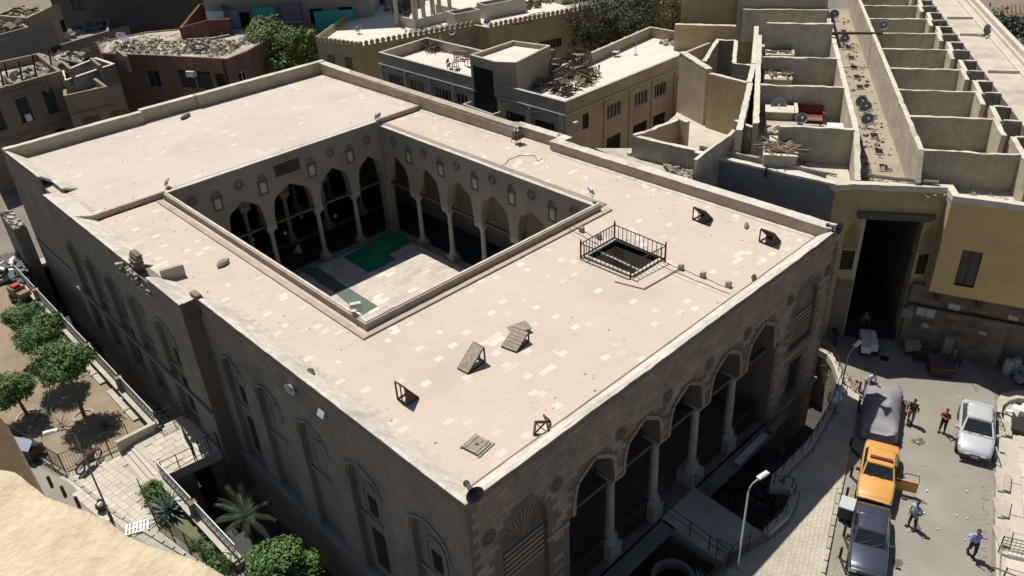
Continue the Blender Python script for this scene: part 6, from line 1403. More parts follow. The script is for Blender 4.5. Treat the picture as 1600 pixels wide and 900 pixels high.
rubble('roof_junk', [a2(632,48,8.9),a2(700,38,8.9),a2(705,46,8.9),a2(650,52,8.9)], 8.85, 110, .08, .3, RUB, 'small rubble round the unfinished room', 'rubble', .1)
for (px, py, lab) in ((561,52,'thin dish on the shaded left part of the white roof'),(735,30,'white dish beside the unfinished room'),(762,42,'dish near the crenellations behind the school'),(707,58,'small dish on the roof edge above the furniture-free wing'),(790,18,'dish on the rim of the concrete tank')): dish(lab, at(px,py,8.8), (-.5,-.4,.5), .4, DG, .5)
for i in range(3):
    q = at(815+i*12, 34-i*5, 8.85); tag(MB().path([(q.x+1.6*math.cos(a*.5)+.2*(a%2),q.y+.8*math.sin(a*.5),8.87+.012*i) for a in range(13)], .05, 4).build('old_hose', WOOD), ('nearest','middle','farthest')[i]+' of the dark hoses or cables looped on the white roof', 'hose')

# ================= OLD HOUSES (left and top left) =================
BA = [a2(-60,157,9.5), a2(97,112,9.5), a2(62,84,9.5), a2(-70,112,9.5)]
def ccw(p):
    A = sum(p[i][0]*p[(i+1)%len(p)][1]-p[(i+1)%len(p)][0]*p[i][1] for i in range(len(p))); return p if A > 0 else p[::-1]
Ma, Sa = frame_s(BA[0], BA[1])
wA = []
for s in (1.75, 4.45, 7.2): wA.append((0, s, 5.85, 1.2, 2.4, 'shutter', SHUT)); wA.append((0, s, 2.7, 1.1, 1.55, 'shutter', SHUT))
ba = building('brown_house', 'old brown stuccoed house with tall green shutters at the left edge', 'house', BA, -.5, 9.6, BROWN, ROOFD, .9, .4, wA, None)
MB().bx(0,-.14,4.75,Sa,.0,4.9,Ma).bx(0,-.1,8.9,Sa,.0,9.05,Ma).build('string_course', BROWN, ba)
for w_ in wA[::2]: MB().bx(w_[1]-.15,-.2,w_[2]-.12,w_[1]+w_[3]+.15,.0,w_[2],Ma).bx(w_[1]-.1,-.12,w_[2]+w_[4],w_[1]+w_[3]+.1,.0,w_[2]+w_[4]+.2,Ma).build('window_moulding', BROWN, ba)
m = MB().bx(wA[2][1]+.35,-.35,5.95,wA[2][1]+.85,-.05,6.6,Ma).build('window_box', WHITE, ba)
for k in range(6): seg(ba, (BA[0][0]+2+k*2.8, BA[0][1]+1.5), (BA[0][0]+2.5+k*2.8, BA[0][1]+5.5), 8.0, 9.4+.3*(k%2), .3, BROWN, 'roof_wall')
rubble('roof_debris', [a2(-20,140,9.6),a2(85,112,9.6),a2(60,90,9.6),a2(-20,112,9.6)], 8.7, 200, .15, .7, RUB, 'broken masonry and debris on the roof of the brown house', 'debris', .8)
for i, (px, py) in enumerate([(5,140),(34,128),(55,118),(80,108),(12,130)]): q = at(px,py,9.2); tag(MB().tube((q.x,q.y,8.7),(q.x+.4,q.y,11.2),.09,5).build('roof_post', WOOD), ('leftmost','third','fourth','rightmost','second')[i]+' of the wooden posts sticking up from the brown house roof', 'post')
BB = [a2(99,150,8.0), a2(168,135,8.0), a2(150,122,8.0), a2(98,124,8.0)]
Mb, Sb = frame_s(BB[0], BB[1])
bb = building('narrow_house', 'lower narrow ruined house with two brick-filled windows next to the brown house', 'house', BB, -.5, 8.0, BROWN, ROOFD, .8, .3, [(0,.9,3.6,1.7,1.9,'shutter',BRICK,BRICK),(0,3.6,3.6,1.7,1.9,'shutter',BRICK,BRICK),(0,1.2,1.3,1.5,1.6,'two'),(0,3.9,1.3,1.5,1.6,'two')], None)
MB().bx(0,-.2,5.9,Sb,.0,6.1,Mb).bx(0,-.1,3.2,Sb,.0,3.35,Mb).build('cornice', BROWN, bb)
BD = [a2(98,128,8.6), a2(180,100,8.6), a2(150,90,8.6), a2(95,112,8.6)]
building('grey_ruin', 'dark grey roofless ruin between the brown house and the brick house', 'ruin', BD, -.5, 8.6, MKTG, ROOFD, 1.6, .35, [], CAP)
seg(bb, a2(172,120,6), a2(205,140,0), 0, (7.5,1.5), .6, BRICK, 'buttress')
# brick house
BCp = [a2(159,83,9), a2(258,87,9), a2(262,88.5,9), a2(355,92,9), a2(386,80,9), a2(440,48,9), a2(330,40,9), a2(225,50,9), a2(150,66,9)]
BCp = [BCp[0], BCp[1], BCp[3], BCp[4], BCp[5], BCp[6], BCp[7], BCp[8]]
_, s0_ = frame_s(BCp[0], BCp[1]); _, s1_ = frame_s(BCp[1], BCp[2]); _, s2_ = frame_s(BCp[2], BCp[3])
bc = building('brick_house', 'large low unplastered brick house with a rubble-strewn flat roof', 'house', BCp, -.5, 9.0, [BRICK,BRICK,BRICK,BRICK,BRICK,BRICK,BRICK,BRICK], ROOFD, .12, .3,
  [(0,s0_*.62,5.4,1.7,1.9,'two',TEALB),(0,s0_*.9,1.6,1.4,1.6,'bars'),(1,s1_*.14,5.6,2.0,1.9,'shutter',SHUT),(1,s1_*.42,5.6,2.0,1.9,'shutter',SHUT),(1,s1_*.74,6.0,1.2,1.4,'two'),(1,s1_*.12,1.4,1.6,1.6,'bars'),(1,s1_*.5,1.4,1.6,1.6,'two'),(2,s2_*.35,5.8,1.2,1.4,'two',WHITE)], None)
M1, _ = frame_s(BCp[1], BCp[2]); M0_, _ = frame_s(BCp[0], BCp[1])
MB().bx(0,-.12,4.2,s1_,.0,4.35,M1).bx(0,-.12,4.2,s0_,0,4.35,M0_).build('floor_band', BROWN, bc)
MB().bx(s1_*.33,-.6,7.0,s1_*.33+1.0,-.02,7.6,M1).build('air_conditioner', WHITE, bc)
MB().tube(M1 @ Vector((s1_*.93,-.1,0)), M1 @ Vector((s1_*.93,-.1,8.8)), .08, 6).build('drain_pipe', IRON, bc)
rr = thing('roof_room', 'roofless raw red brick enclosure with stepped walls on the brick house roof', 'rooftop room', tuple(at(320,60,9)), 0)
RB = mat('red_brick', (.17,.085,.065), (.135,.07,.055), sc=3, bump=.5, bs=20, vary=.1)
rp_ = [at(286,60,9), at(330,58,9), at(362,52,9), at(352,32,9), at(318,30,9), at(296,42,9)]
for i in range(6): a, b = rp_[i], rp_[(i+1)%6]; hz = (10.2,10.9,10.6,11.2,10.8,9.9); seg(rr, a, b, 9, (hz[i], hz[(i+1)%6]), .3, RB, 'brick_wall')
rubble('roof_rubble', [a2(170,80,9.1),a2(350,86,9.1),a2(400,60,9.1),a2(300,62,9.1),a2(230,60,9.1),a2(180,66,9.1)], 8.95, 620, .06, .35, RUB, 'rubble, stones and scrap covering the brick house roof', 'rubble', .5)
stuff('roof_scrap', sticks(MB(), [a2(140,76,9.1),a2(350,86,9.1),a2(390,62,9.1),a2(240,52,9.1),a2(150,64,9.1)], 8.95, 150, .3, 1.6, .035, .5), SCRAP, 'scrap wood and iron rods lying all over the brick house roof', 'scrap')
rubble('roof_rubble', [a2(20,100,9.1),a2(120,84,9.1),a2(130,66,9.1),a2(60,78,9.1)], 7.9, 420, .15, .8, RUB, 'pale broken rubble field between the left houses', 'rubble', .7)
MB_ = MB().path([tuple(at(310+12*math.cos(a*.5),73+5*math.sin(a*.5),9.25)) for a in range(14)], .12, 6); tag(MB_.build('coiled_hose', BLACKP), 'thick black coil of hose near the front edge of the brick house roof', 'hose')
dish('dish on a leaning post at the front left edge of the brick house roof', at(194,72,9), (.3,-.5,.7), .7, DG, .9)
building('flat_house', 'small pale flat-roofed house in the upper left with two little windows', 'house', ccw([a2(42,28,11), a2(70,15,11), a2(24,10,11), a2(-10,24,11)]), 0, 11, GREY, ROOFX, .3, .3, [(0,3,7.5,1.2,1.5,'two'),(0,7,7.5,1.2,1.5,'two')], None)
building('flat_house', 'grey house with a cluttered roof at the left edge above the brown house', 'house', ccw([a2(-60,70,10.5), a2(45,42,10.5), a2(20,28,10.5), a2(-60,46,10.5)]), 0, 10.5, MKTG, ROOFX, .5, .3, [(0,10,6,1.4,1.6,'two')], None)
building('low_house', 'low grey house with a thin dark parapet beyond the rubble in the upper left', 'house', ccw([a2(60,80,7), a2(170,48,7), a2(170,28,7), a2(50,50,7)]), 0, 7, MKTG, ROOFX, .7, .3, [(0,5,3,1.6,1.6,'two'),(0,12,3,1.6,1.6,'two')], None)
rubble('roof_rubble', [a2(75,68,6.5),a2(165,42,6.5),a2(160,34,6.5),a2(80,54,6.5)], 6.4, 140, .2, .9, RUBD, 'dark scrap on the low grey house roof in the upper left', 'scrap', .6)
dk = at(95,50,5); dk2 = at(340,42,5); d_ = Vector((dk2.x-dk.x, dk2.y-dk.y, 0)).normalized(); n_ = Vector((-d_.y,d_.x,0))
def box_poly(p, q, depth): return ccw([(p.x,p.y),(q.x,q.y),(q.x+n_.x*depth,q.y+n_.y*depth),(p.x+n_.x*depth,p.y+n_.y*depth)])
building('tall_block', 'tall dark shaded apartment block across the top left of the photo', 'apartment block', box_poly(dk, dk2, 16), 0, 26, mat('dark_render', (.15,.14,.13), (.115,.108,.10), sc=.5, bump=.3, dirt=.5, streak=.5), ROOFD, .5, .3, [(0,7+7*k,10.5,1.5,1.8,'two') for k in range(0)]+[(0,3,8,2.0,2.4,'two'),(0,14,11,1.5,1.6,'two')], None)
e1 = at(335,75,6); e2 = at(588,62,6); d_ = Vector((e2.x-e1.x, e2.y-e1.y, 0)).normalized(); n_ = Vector((-d_.y,d_.x,0)); L_e = math.hypot(e2.x-e1.x, e2.y-e1.y)
ep = box_poly(e1, e2, 14)
wE = [(0,L_e*f,z,1.6,1.8,'two') for f in (.18,.62,.8) for z in (8.3,)]+[(0,L_e*.8,2.5,3.4,1.2,'grid'),(0,L_e*.72,12.0,1.6,1.8,'two')]
ah = building('apartment_block', 'shaded apartment block at the top with teal balcony cloths and hanging laundry', 'apartment block', ep, 0, 24, [GREY, MKT, GREY, GREY], ROOFD, .5, .3, wE, None)
Me, Se = frame_s(ep[0], ep[1])
for (f, z, w_, m) in ((.3,8.8,2.6,TEAL),(.66,8.0,4.6,TEAL),(.02,8.6,3.6,pm('pale_blue_cloth', (.35,.48,.52), .8)),(.47,9.0,2.2,pm('mauve_cloth', (.20,.16,.22), .8)),(.3,13,2.6,TEAL)):
    s = L_e*f; bl_ = MB().bx(s,-1.2,z-.2,s+w_,.0,z,Me).build('balcony', GREYL, ah); MB().bx(s,-1.22,z,s+w_,-1.16,z+2.0,Me).bx(s+w_,-1.2,z,s+w_+.04,-.1,z+2,Me).build('balcony_cloth', m, bl_)
for i, (f, z, lab) in enumerate(((.42,7.0,'white laundry hung out below the mauve balcony cloth'),(.7,6.4,'pale laundry hung below the large teal balcony cloth'))):
    la = thing('laundry', lab, 'laundry', tuple(Me @ Vector((L_e*f,-1.3,z+1)))); ln = MB().tube(Me @ Vector((L_e*f,-1.3,z+1)), Me @ Vector((L_e*f+3.2,-1.3,z+1)), .02, 4).build('line', WHITE, la)
    for k in range(6): s = L_e*f+.1+.52*k; MB().bx(s,-1.33,z+1-.5-.4*random.random(),s+.42,-1.29,z+1,Me).build('cloth', random.choice((WHITE, pm('pale_blue_cloth', (.35,.48,.52)), WHITE)), la)
for s, z in ((.22,6.9),(.05,5.6)): MB().bx(L_e*s,-.5,z,L_e*s+1.1,-.02,z+.8,Me).build('air_conditioner', WHITE, ah)
rubble('roof_rubble', [a2(-40,66,10.1),a2(38,42,10.1),a2(18,32,10.1),a2(-40,46,10.1)], 10.05, 260, .15, .8, SCRAP, 'dark clutter on the roof of the grey house at the left edge', 'clutter', .6)
rubble('roof_rubble', [a2(40,26,10.8),a2(64,16,10.8),a2(26,12,10.8),a2(5,22,10.8)], 10.75, 60, .15, .5, SCRAP, 'scrap on the small pale house roof in the upper left', 'scrap', .3)
rubble('cell_rubbish', rpoly(11.5,15.3,-4.2,-.6), 10.4, 60, .06, .22, RUB, 'crumbs of plaster on the floor of the third bare cell', 'plaster', .1)
rubble('cell_rubbish', rpoly(-2.2,-.7,-4.6,-.4), 10.45, 60, .04, .16, RUB, 'plaster crumbs on the pale ledge before the nearest bare cell', 'plaster', .05)
rubble('cell_rubbish', rpoly(.4,5,-4.6,-.6), 10.4, 90, .06, .25, RUB, 'plaster crumbs inside the nearest bare cell', 'plaster', .1)
stuff('lumber_pile', sticks(MB(), rpoly(16.2,17.4,6.7,8.4), 11.6, 24, .5, 1.6, .05, .12), SCRAP, 'thin planks on the middle cabin roof of the market', 'lumber')
stuff('lumber_pile', sticks(MB(), rpoly(22.8,24.0,6.7,8.3), 11.5, 18, .5, 1.4, .05, .12), SCRAP, 'planks and a tub on the farthest cabin roof of the market', 'lumber')
rubble('cell_rubbish', rpoly(4,6.5,3.6,5), 10.4, 50, .05, .3, SCRAP, 'dark odds and ends near the wall of the second compartment', 'junk', .1)
# more houses so that nothing is empty beyond
for i, (px0, py0, px1, py1, z, lab) in enumerate([(600,-20,760,-45,11,'pale house wall beyond the broad white roof at the top edge'),(1210,-25,1290,-40,10,'small house past the covered street at the top edge')]):
    p, q = at(px0,py0,z), at(px1,py1,z); d_ = Vector((q.x-p.x, q.y-p.y, 0)).normalized(); n_ = Vector((-d_.y,d_.x,0)); building('far_house', lab, 'house', box_poly(p, q, 12), 0, z, PALE, ROOFD, .5, .3, [], None)
sh = thing('tin_shed', 'brown rusty tin shed roof among dark trees in the top right corner', 'shed', tuple(at(1580,30,6)), TH)
ct = at(1580,15,6); 
for k in range(6): MB().prism([a2(1567+k*6.6,6,6.5),a2(1573+k*6.6,6,6.5),a2(1573.4+k*6.8,31,6.0),a2(1567+k*6.8,31,6.0)],[6.4,6.4,5.9,5.9],[6.5,6.5,6.0,6.0]).build('roof_sheet', mat('rusty_sheet', (.24,.17,.12), sc=2, vary=.12), sh)
MB().prism([a2(1568,8,6),a2(1604,8,6),a2(1606,30,5.8),a2(1569,30,5.8)],0,5.7).build('shed_body', WOOD, sh)
building('low_hut', 'low hut with patched tin roof at the right edge near the top', 'hut', ccw([a2(1582,70,4.5),a2(1640,85,4.5),a2(1640,55,4.5),a2(1584,56,4.5)]), 0, 4.5, MKTG, mat('rusty_sheet', (.24,.17,.12)), .05, .2, [], None)

# ================= FOREGROUND STONE LEDGE (where the photographer stands) =================
FS = mat('foreground_limestone', (.57,.475,.325), (.48,.395,.265), sc=11, bump=.3, bs=55, dirt=.2, fine=.22)
def ledge(pts, ztop, zbot, name, label, amp=.012):
    P = [at(x, y, ztop) for x, y in pts]; bm = bmesh.new(); vs = [bm.verts.new(p) for p in P]; f = bm.faces.new(vs)
    r_ = bmesh.ops.extrude_face_region(bm, geom=[f]); ev = [v for v in r_['geom'] if isinstance(v, bmesh.types.BMVert)]
    for v in ev: v.co.z = zbot
    bmesh.ops.recalc_face_normals(bm, faces=bm.faces); bmesh.ops.triangulate(bm, faces=bm.faces)
    ed = [e for e in bm.edges if abs(e.verts[0].co.z-e.verts[1].co.z) < 1e-4 and e.verts[0].co.z > ztop-.01]
    for _ in range(6): bmesh.ops.subdivide_edges(bm, edges=[e for e in bm.edges if e.calc_length() > .035], cuts=1, use_grid_fill=True); bmesh.ops.triangulate(bm, faces=bm.faces) if len(bm.faces) < 60000 else None
    for v in bm.verts:
        n1 = noise.noise(v.co*9); n2 = noise.noise(v.co*32); n3 = noise.noise(Vector((v.co.x*60+v.co.y*20, v.co.y*60, v.co.z*60)))
        v.co += Vector((n1*.5, n2*.5, n1+n2*.45+n3*.25))*amp
    me = bpy.data.meshes.new(name); bm.to_mesh(me); bm.free(); me.materials.append(FS)
    for p in me.polygons: p.use_smooth = True
    return tag(link(name, me), label, 'ledge')
ledge([(-260,640),(-60,700),(0,735),(22,741),(45,756),(70,775),(95,787),(125,797),(165,813),(200,838),(240,857),(285,869),(330,886),(365,905),(420,940),(420,1150),(-260,1150)], 29.75, 29.3, 'limestone_ledge', 'rough sunlit limestone parapet ledge close to the camera at the lower left', .007)
rp_ = [at(x, y, 29.6) for x, y in ((-160,560),(-40,632),(0,652),(14,668),(24,690),(36,715),(50,742),(62,775))]
m = MB(); k = len(rp_)
for p in rp_: m.v.append((p.x, p.y, p.z))
for p in rp_: m.v.append((p.x-.01, p.y-.16, p.z-.6))
for p in rp_: m.v.append((p.x+.02, p.y+.06, p.z-.7))
for i in range(k-1): m.f += [(i,i+1,k+i+1,k+i),(i,2*k+i,2*k+i+1,i+1),(k+i,k+i+1,2*k+i+1,2*k+i)]
tag(m.build('limestone_corbel', FS), 'shaded limestone face dropping away at the left edge beyond the sunlit ledge', 'ledge')
# ================= CARS =================
TYRE = pm('tyre', (.018,.018,.018), .8)
def loft(mb, secs):
    k = len(secs[0][1]); n0 = len(mb.v)
    for x, ring in secs: mb.v += [(x, y, z) for y, z in ring]
    for i in range(len(secs)-1):
        for j in range(k): mb.f.append((n0+i*k+j, n0+(i+1)*k+j, n0+(i+1)*k+(j+1)%k, n0+i*k+(j+1)%k))
    mb.f.append(tuple(range(n0, n0+k))[::-1]); mb.f.append(tuple(range(n0+(len(secs)-1)*k, n0+len(secs)*k)))
def ring(w_, zb, zt, flat=.8):
    h = [(w_*.82,zb),(w_*.97,zb+.08),(w_,zb+(zt-zb)*.45),(w_*.985,zt-.13),(w_*.93,zt-.035),(w_*flat,zt)]
    return h+[(-y, z) for y, z in h[::-1]]
def car(label, p_rear, p_front, L_, Wd, paint, boxy=False, door=False, group=None, cover=None, H=1.42, trim=None, extras=None):
    r_ = at(*p_rear, .8); f_ = at(*p_front, .65); d = Vector((f_.x-r_.x, f_.y-r_.y)); rz = math.atan2(d.y, d.x); c = ((r_.x+f_.x)/2, (r_.y+f_.y)/2, 0)
    t = thing('parked_car', label, 'car', c, rz, group); h = L_/2; w_ = Wd/2; B = MB(); ck = pm('car_chrome', (.5,.5,.5), .25, .8)
    if boxy: st = [(-h,.86,.35,.80),(-h+.06,.95,.28,.90),(-h+.35,.99,.22,.94),(-h+1.0,1,.2,.95),(0,1,.2,.93),(h-1.25,1,.2,.92),(h-.4,.97,.22,.86),(h-.08,.93,.28,.80),(h,.86,.36,.72)]
    else: st = [(-h,.72,.38,.78),(-h+.1,.88,.28,.92),(-h+.4,.97,.22,1.0),(-h+1.0,1,.2,1.0),(0,1,.2,.96),(h-1.3,1,.2,.96),(h-.6,.97,.22,.86),(h-.2,.88,.27,.74),(h-.04,.74,.34,.62),(h,.6,.4,.52)]
    loft(B, [(x, ring(w_*k, zb, zt, .84 if boxy else .76)) for x, k, zb, zt in st])
    body = B.build('body', paint, t, smooth=True, local=True)
    bz = .925 if boxy else .965; wb = w_*.90; wr = w_*(.76 if boxy else .70); xr0, xr1, x0, x1 = (-h+1.2, h-1.95, -h+.72, h-1.42) if boxy else (-h+1.15, h-2.05, -h+.55, h-1.25)
    G4 = [(x0,-wb,bz),(x1,-wb,bz),(x1,wb,bz),(x0,wb,bz)]; T4 = [(xr0,-wr,H-.05),(xr1,-wr,H-.05),(xr1,wr,H-.05),(xr0,wr,H-.05)]
    def panel(i, j, name, inset=.08, z0=.06):
        a, b, c_, d_ = [Vector(q) for q in (G4[i], G4[j], T4[j], T4[i])]; q = []
        for (u, v) in ((inset,z0),(1-inset,z0),(1-inset,.93),(inset,.93)): q.append(a.lerp(b,u).lerp(d_.lerp(c_,u),v))
        n = (q[1]-q[0]).cross(q[3]-q[0]).normalized()*.006
        MB().add([x+n for x in q]+[x-n*3 for x in q], [(0,1,2,3),(0,4,5,1),(1,5,6,2),(2,6,7,3),(3,7,4,0)]).build(name, GLASS, t, local=True)
    loft_ = MB(); loft_.add(G4+T4, [(0,1,5,4),(1,2,6,5),(2,3,7,6),(3,0,4,7)]); loft_.build('cabin_pillars', paint, t, local=True)
    panel(1, 2, 'windshield', .05); panel(3, 0, 'rear_window', .07)
    for (i, j) in ((0,1),(2,3)): panel(i, j, 'side_window', .07)
    rf = MB(); secs = []
    for k in range(7):
        u = k/6; x = xr0-.03+(xr1-xr0+.06)*u; cz = H-.05+.05*math.sin(math.pi*(.15+.7*u)); ww = wr*(1.0 if 0 < k < 6 else .93)
        secs.append((x, [(ww,H-.075),(ww*1.01,H-.045),(ww*.9,cz-.005),(ww*.5,cz+.01),(0,cz+.015),(-ww*.5,cz+.01),(-ww*.9,cz-.005),(-ww*1.01,H-.045),(-ww,H-.075)]))
    loft(rf, secs); rf.build('roof', paint, t, smooth=True, local=True)
    for sx_ in (-h+.78, h-.82):
        for sy_ in (-1,1):
            M = Matrix.Translation((sx_, sy_*(w_-.10), .31)) @ Matrix.Rotation(R(90),4,'X')
            wh = MB().lathe([(.2,-.1),(.29,-.11),(.31,-.07),(.31,.07),(.29,.11),(.2,.1)], (0,0,0), 18, M).build('wheel', TYRE, t, smooth=False, local=True)
            MB().lathe([(.0,-.115),(.19,-.112),(.19,.112),(.0,.115)], (0,0,0), 12, M, cap=False).build('rim', METAL, wh, local=True)
            MB().lathe([(.37,-.015),(.37,.015)], (0,0,0), 18, Matrix.Translation((sx_, sy_*(w_+.0), .34)) @ Matrix.Rotation(R(90),4,'X')).build('wheel_arch', BLACKP, t, local=True)
    bmx = trim or BLACKP
    fx = h if boxy else h-.03
    MB().box((fx+.03,0,.42),(.14,w_*1.75,.16)).build('bumper', bmx, t, local=True); MB().box((-h-.03,0,.46),(.14,w_*1.8,.16)).build('bumper', bmx, t, local=True)
    if boxy:
        MB().box((h-.0,0,.62),(.08,w_*1.0,.15)).build('grille', BLACKP, t, local=True)
        for s in (-1,1): MB().box((h-.02,s*w_*.72,.64),(.1,.34,.16)).build('headlight', ck, t, local=True); MB().box((-h,s*w_*.75,.7),(.06,.3,.15)).build('tail_light', RED, t, local=True)
    else:
        MB().box((h-.06,0,.52),(.1,w_*.6,.09)).build('grille', BLACKP, t, local=True)
        for s in (-1,1):
            MB().add([(h-.38,s*w_*.93,.70),(h-.62,s*w_*.90,.84),(h-.34,s*w_*.60,.78),(h-.13,s*w_*.62,.63),(h-.38,s*w_*.93,.66),(h-.62,s*w_*.9,.7),(h-.34,s*w_*.6,.7),(h-.13,s*w_*.62,.58)], [(0,1,2,3),(0,3,7,4),(0,4,5,1),(3,2,6,7)]).build('headlight', ck, t, local=True)
            MB().box((-h+.12,s*w_*.72,.76),(.12,.3,.16),s*.4).build('tail_light', RED, t, local=True)
    MB().box((fx+.105,0,.44),(.01,.36,.13)).build('number_plate', PALE, t, local=True)
    for s in (-1,1):
        MB().box((x1-.25,s*(w_+.10),.97),(.12,.2,.13)).build('mirror', paint if not boxy else BLACKP, t, local=True)
        for xx in (-.55,.45): MB().box((xx,s*(w_*.992),.74),(.16,.02,.03)).build('door_handle', BLACKP, t, local=True)
    sm = MB()
    for s in (-1,1):
        for xx in (x0+.15, -.15, x1-.35): sm.box((xx,s*w_*.997,.58),(.012,.012,.6))
    for xx in (x1+.09, x0-.06): sm.box((xx,0,bz-.012 if boxy else bz-.0),(.012,w_*1.7,.012))
    sm.build('panel_seams', BLACKP, t, local=True)
    for yy in (-.3,.25): MB().tube((x1+.02,yy-.15,bz+.03),(x1-.18,yy+.28,bz+.17),.012,4).build('wiper', BLACKP, t, local=True)
    return t, (h, w_, H, x1, bz)
TAXI = pm('orange_paint', (.62,.31,.075), .42, 0, .3); DKG = pm('dark_blue_grey_paint', (.075,.085,.115), .3, .5, .6); SIL = pm('silver_paint', (.56,.58,.59), .35, .25, .6)
t, (h, w_, H, x1, bz) = car('old boxy orange saloon car parked at the left kerb with its driver door wide open', (1379,697), (1366,779), 4.3, 1.72, TAXI, True)
MB().box((-.15,0,H+.06),(.16,1.05,.09)).build('roof_light_bar', pm('maroon_bar', (.16,.02,.04), .5), t, local=True)
MB().bx(x1-1.0,-.5,bz+.01,x1-.1,.5,bz+.03).build('dashboard_cloth', pm('grey_cloth', (.4,.4,.38), .8), t, local=True)
dr = MB(); Md = Matrix.Translation((x1-.38, w_, 0)) @ Matrix.Rotation(R(92),4,'Z')
dr.bx(.0,-.04,.25,1.0,.03,.92,Md); d_o = dr.build('open_door', TAXI, t, local=True)
MB().tube(Md @ Vector((.02,0,.92)), Md @ Vector((.32,.0,1.36)), .022, 4).tube(Md @ Vector((.32,0,1.36)), Md @ Vector((.95,.0,1.36)), .022, 4).tube(Md @ Vector((.95,0,1.36)), Md @ Vector((1.0,0,.92)), .022, 4).build('door_window_frame', BLACKP, d_o, local=True)
MB().bx(x1-1.35,w_-.012,.3,x1-.42,w_+.003,.9).build('doorway_shade_panel', BLACKP, t, local=True)  # black plate stands in for the shaded cabin behind the open door
car('dark blue-grey saloon car parked nose down the street in front of the orange one', (1363,797), (1355,888), 4.25, 1.66, DKG, True, H=1.38)
car('silver rounded saloon car parked alone at the right kerb', (1529,630), (1524,706), 4.45, 1.74, SIL, False)
# covered car
r_ = at(1383,604,.9); f_ = at(1373,672,.6); d = Vector((f_.x-r_.x, f_.y-r_.y)); rz = math.atan2(d.y, d.x)
t = thing('covered_car', 'car wrapped in a grey fabric cover at the left kerb behind the orange one', 'car', ((r_.x+f_.x)/2, (r_.y+f_.y)/2, 0), rz)
CV = mat('car_cover_fabric', (.28,.27,.28), (.22,.21,.22), sc=1.6, bump=.3, bs=9, rough=.7, fine=.05)
B = MB(); secs = []; N_ = 26
for i in range(N_+1):
    u = i/N_; x = -2.25+4.5*u
    prof = [(0,.8),(.06,.92),(.2,.98),(.3,1.25),(.38,1.33),(.58,1.32),(.68,1.26),(.78,1.0),(.92,.9),(.98,.78),(1,.65)]
    for (a, za), (b, zb) in zip(prof[:-1], prof[1:]):
        if a <= u <= b: zt = za+(zb-za)*(u-a)/(b-a); break
    cab = max(0, (zt-1.0)/.35); ww = .93*(1 if .05 < u < .95 else .86); rg_ = []
    for j in range(17):
        v = -1+2*j/16; av = abs(v)
        if av > .82: y = ww*(1.02+.06*(av-.82)/.18); z = .12+(1-av)/.18*.58
        elif av > .62: y = ww*(.98); z = .70+(.82-av)/.2*(.16)
        else: y = ww*(.62+.36*(av/.62)-.0) * (av/.62) if av > 0 else 0; z = .86+(zt-.86)*min(1, (.62-av)/.62*2.4)
        y *= (1-.14*cab) if av < .62 else 1
        nn = noise.noise(Vector((x*2.1, v*3, 0)))*.05+abs(noise.noise(Vector((x*5, v*2.2, 5))))*.035*(1 if av > .3 else .4)
        rg_.append(((y+nn*.9)*(1 if v > 0 else -1), max(.08, z+nn*.7)))
    secs.append((x, rg_))
k0 = 17
for x, rg_ in secs: B.v += [(x+noise.noise(Vector((x, y, z)))*.03, y, z) for y, z in rg_]
B.f += [(i*k0+j, i*k0+j+1, (i+1)*k0+j+1, (i+1)*k0+j) for i in range(N_) for j in range(k0-1)]
B.f += [tuple(range(k0)), tuple(range(N_*k0, N_*k0+k0))[::-1]]
B.build('cover', CV, t, smooth=True, local=True)
for x in (-1.4,1.4):
    for y in (-.72,.72): MB().lathe([(.3,-.09),(.3,.09)],(0,0,0),14,Matrix.Translation((x,y,.3)) @ Matrix.Rotation(R(90),4,'X')).build('wheel', TYRE, t, local=True)
MB().box((-1.2,.99,.7),(.5,.06,.25)).build('strap', BLACKP, t, local=True)

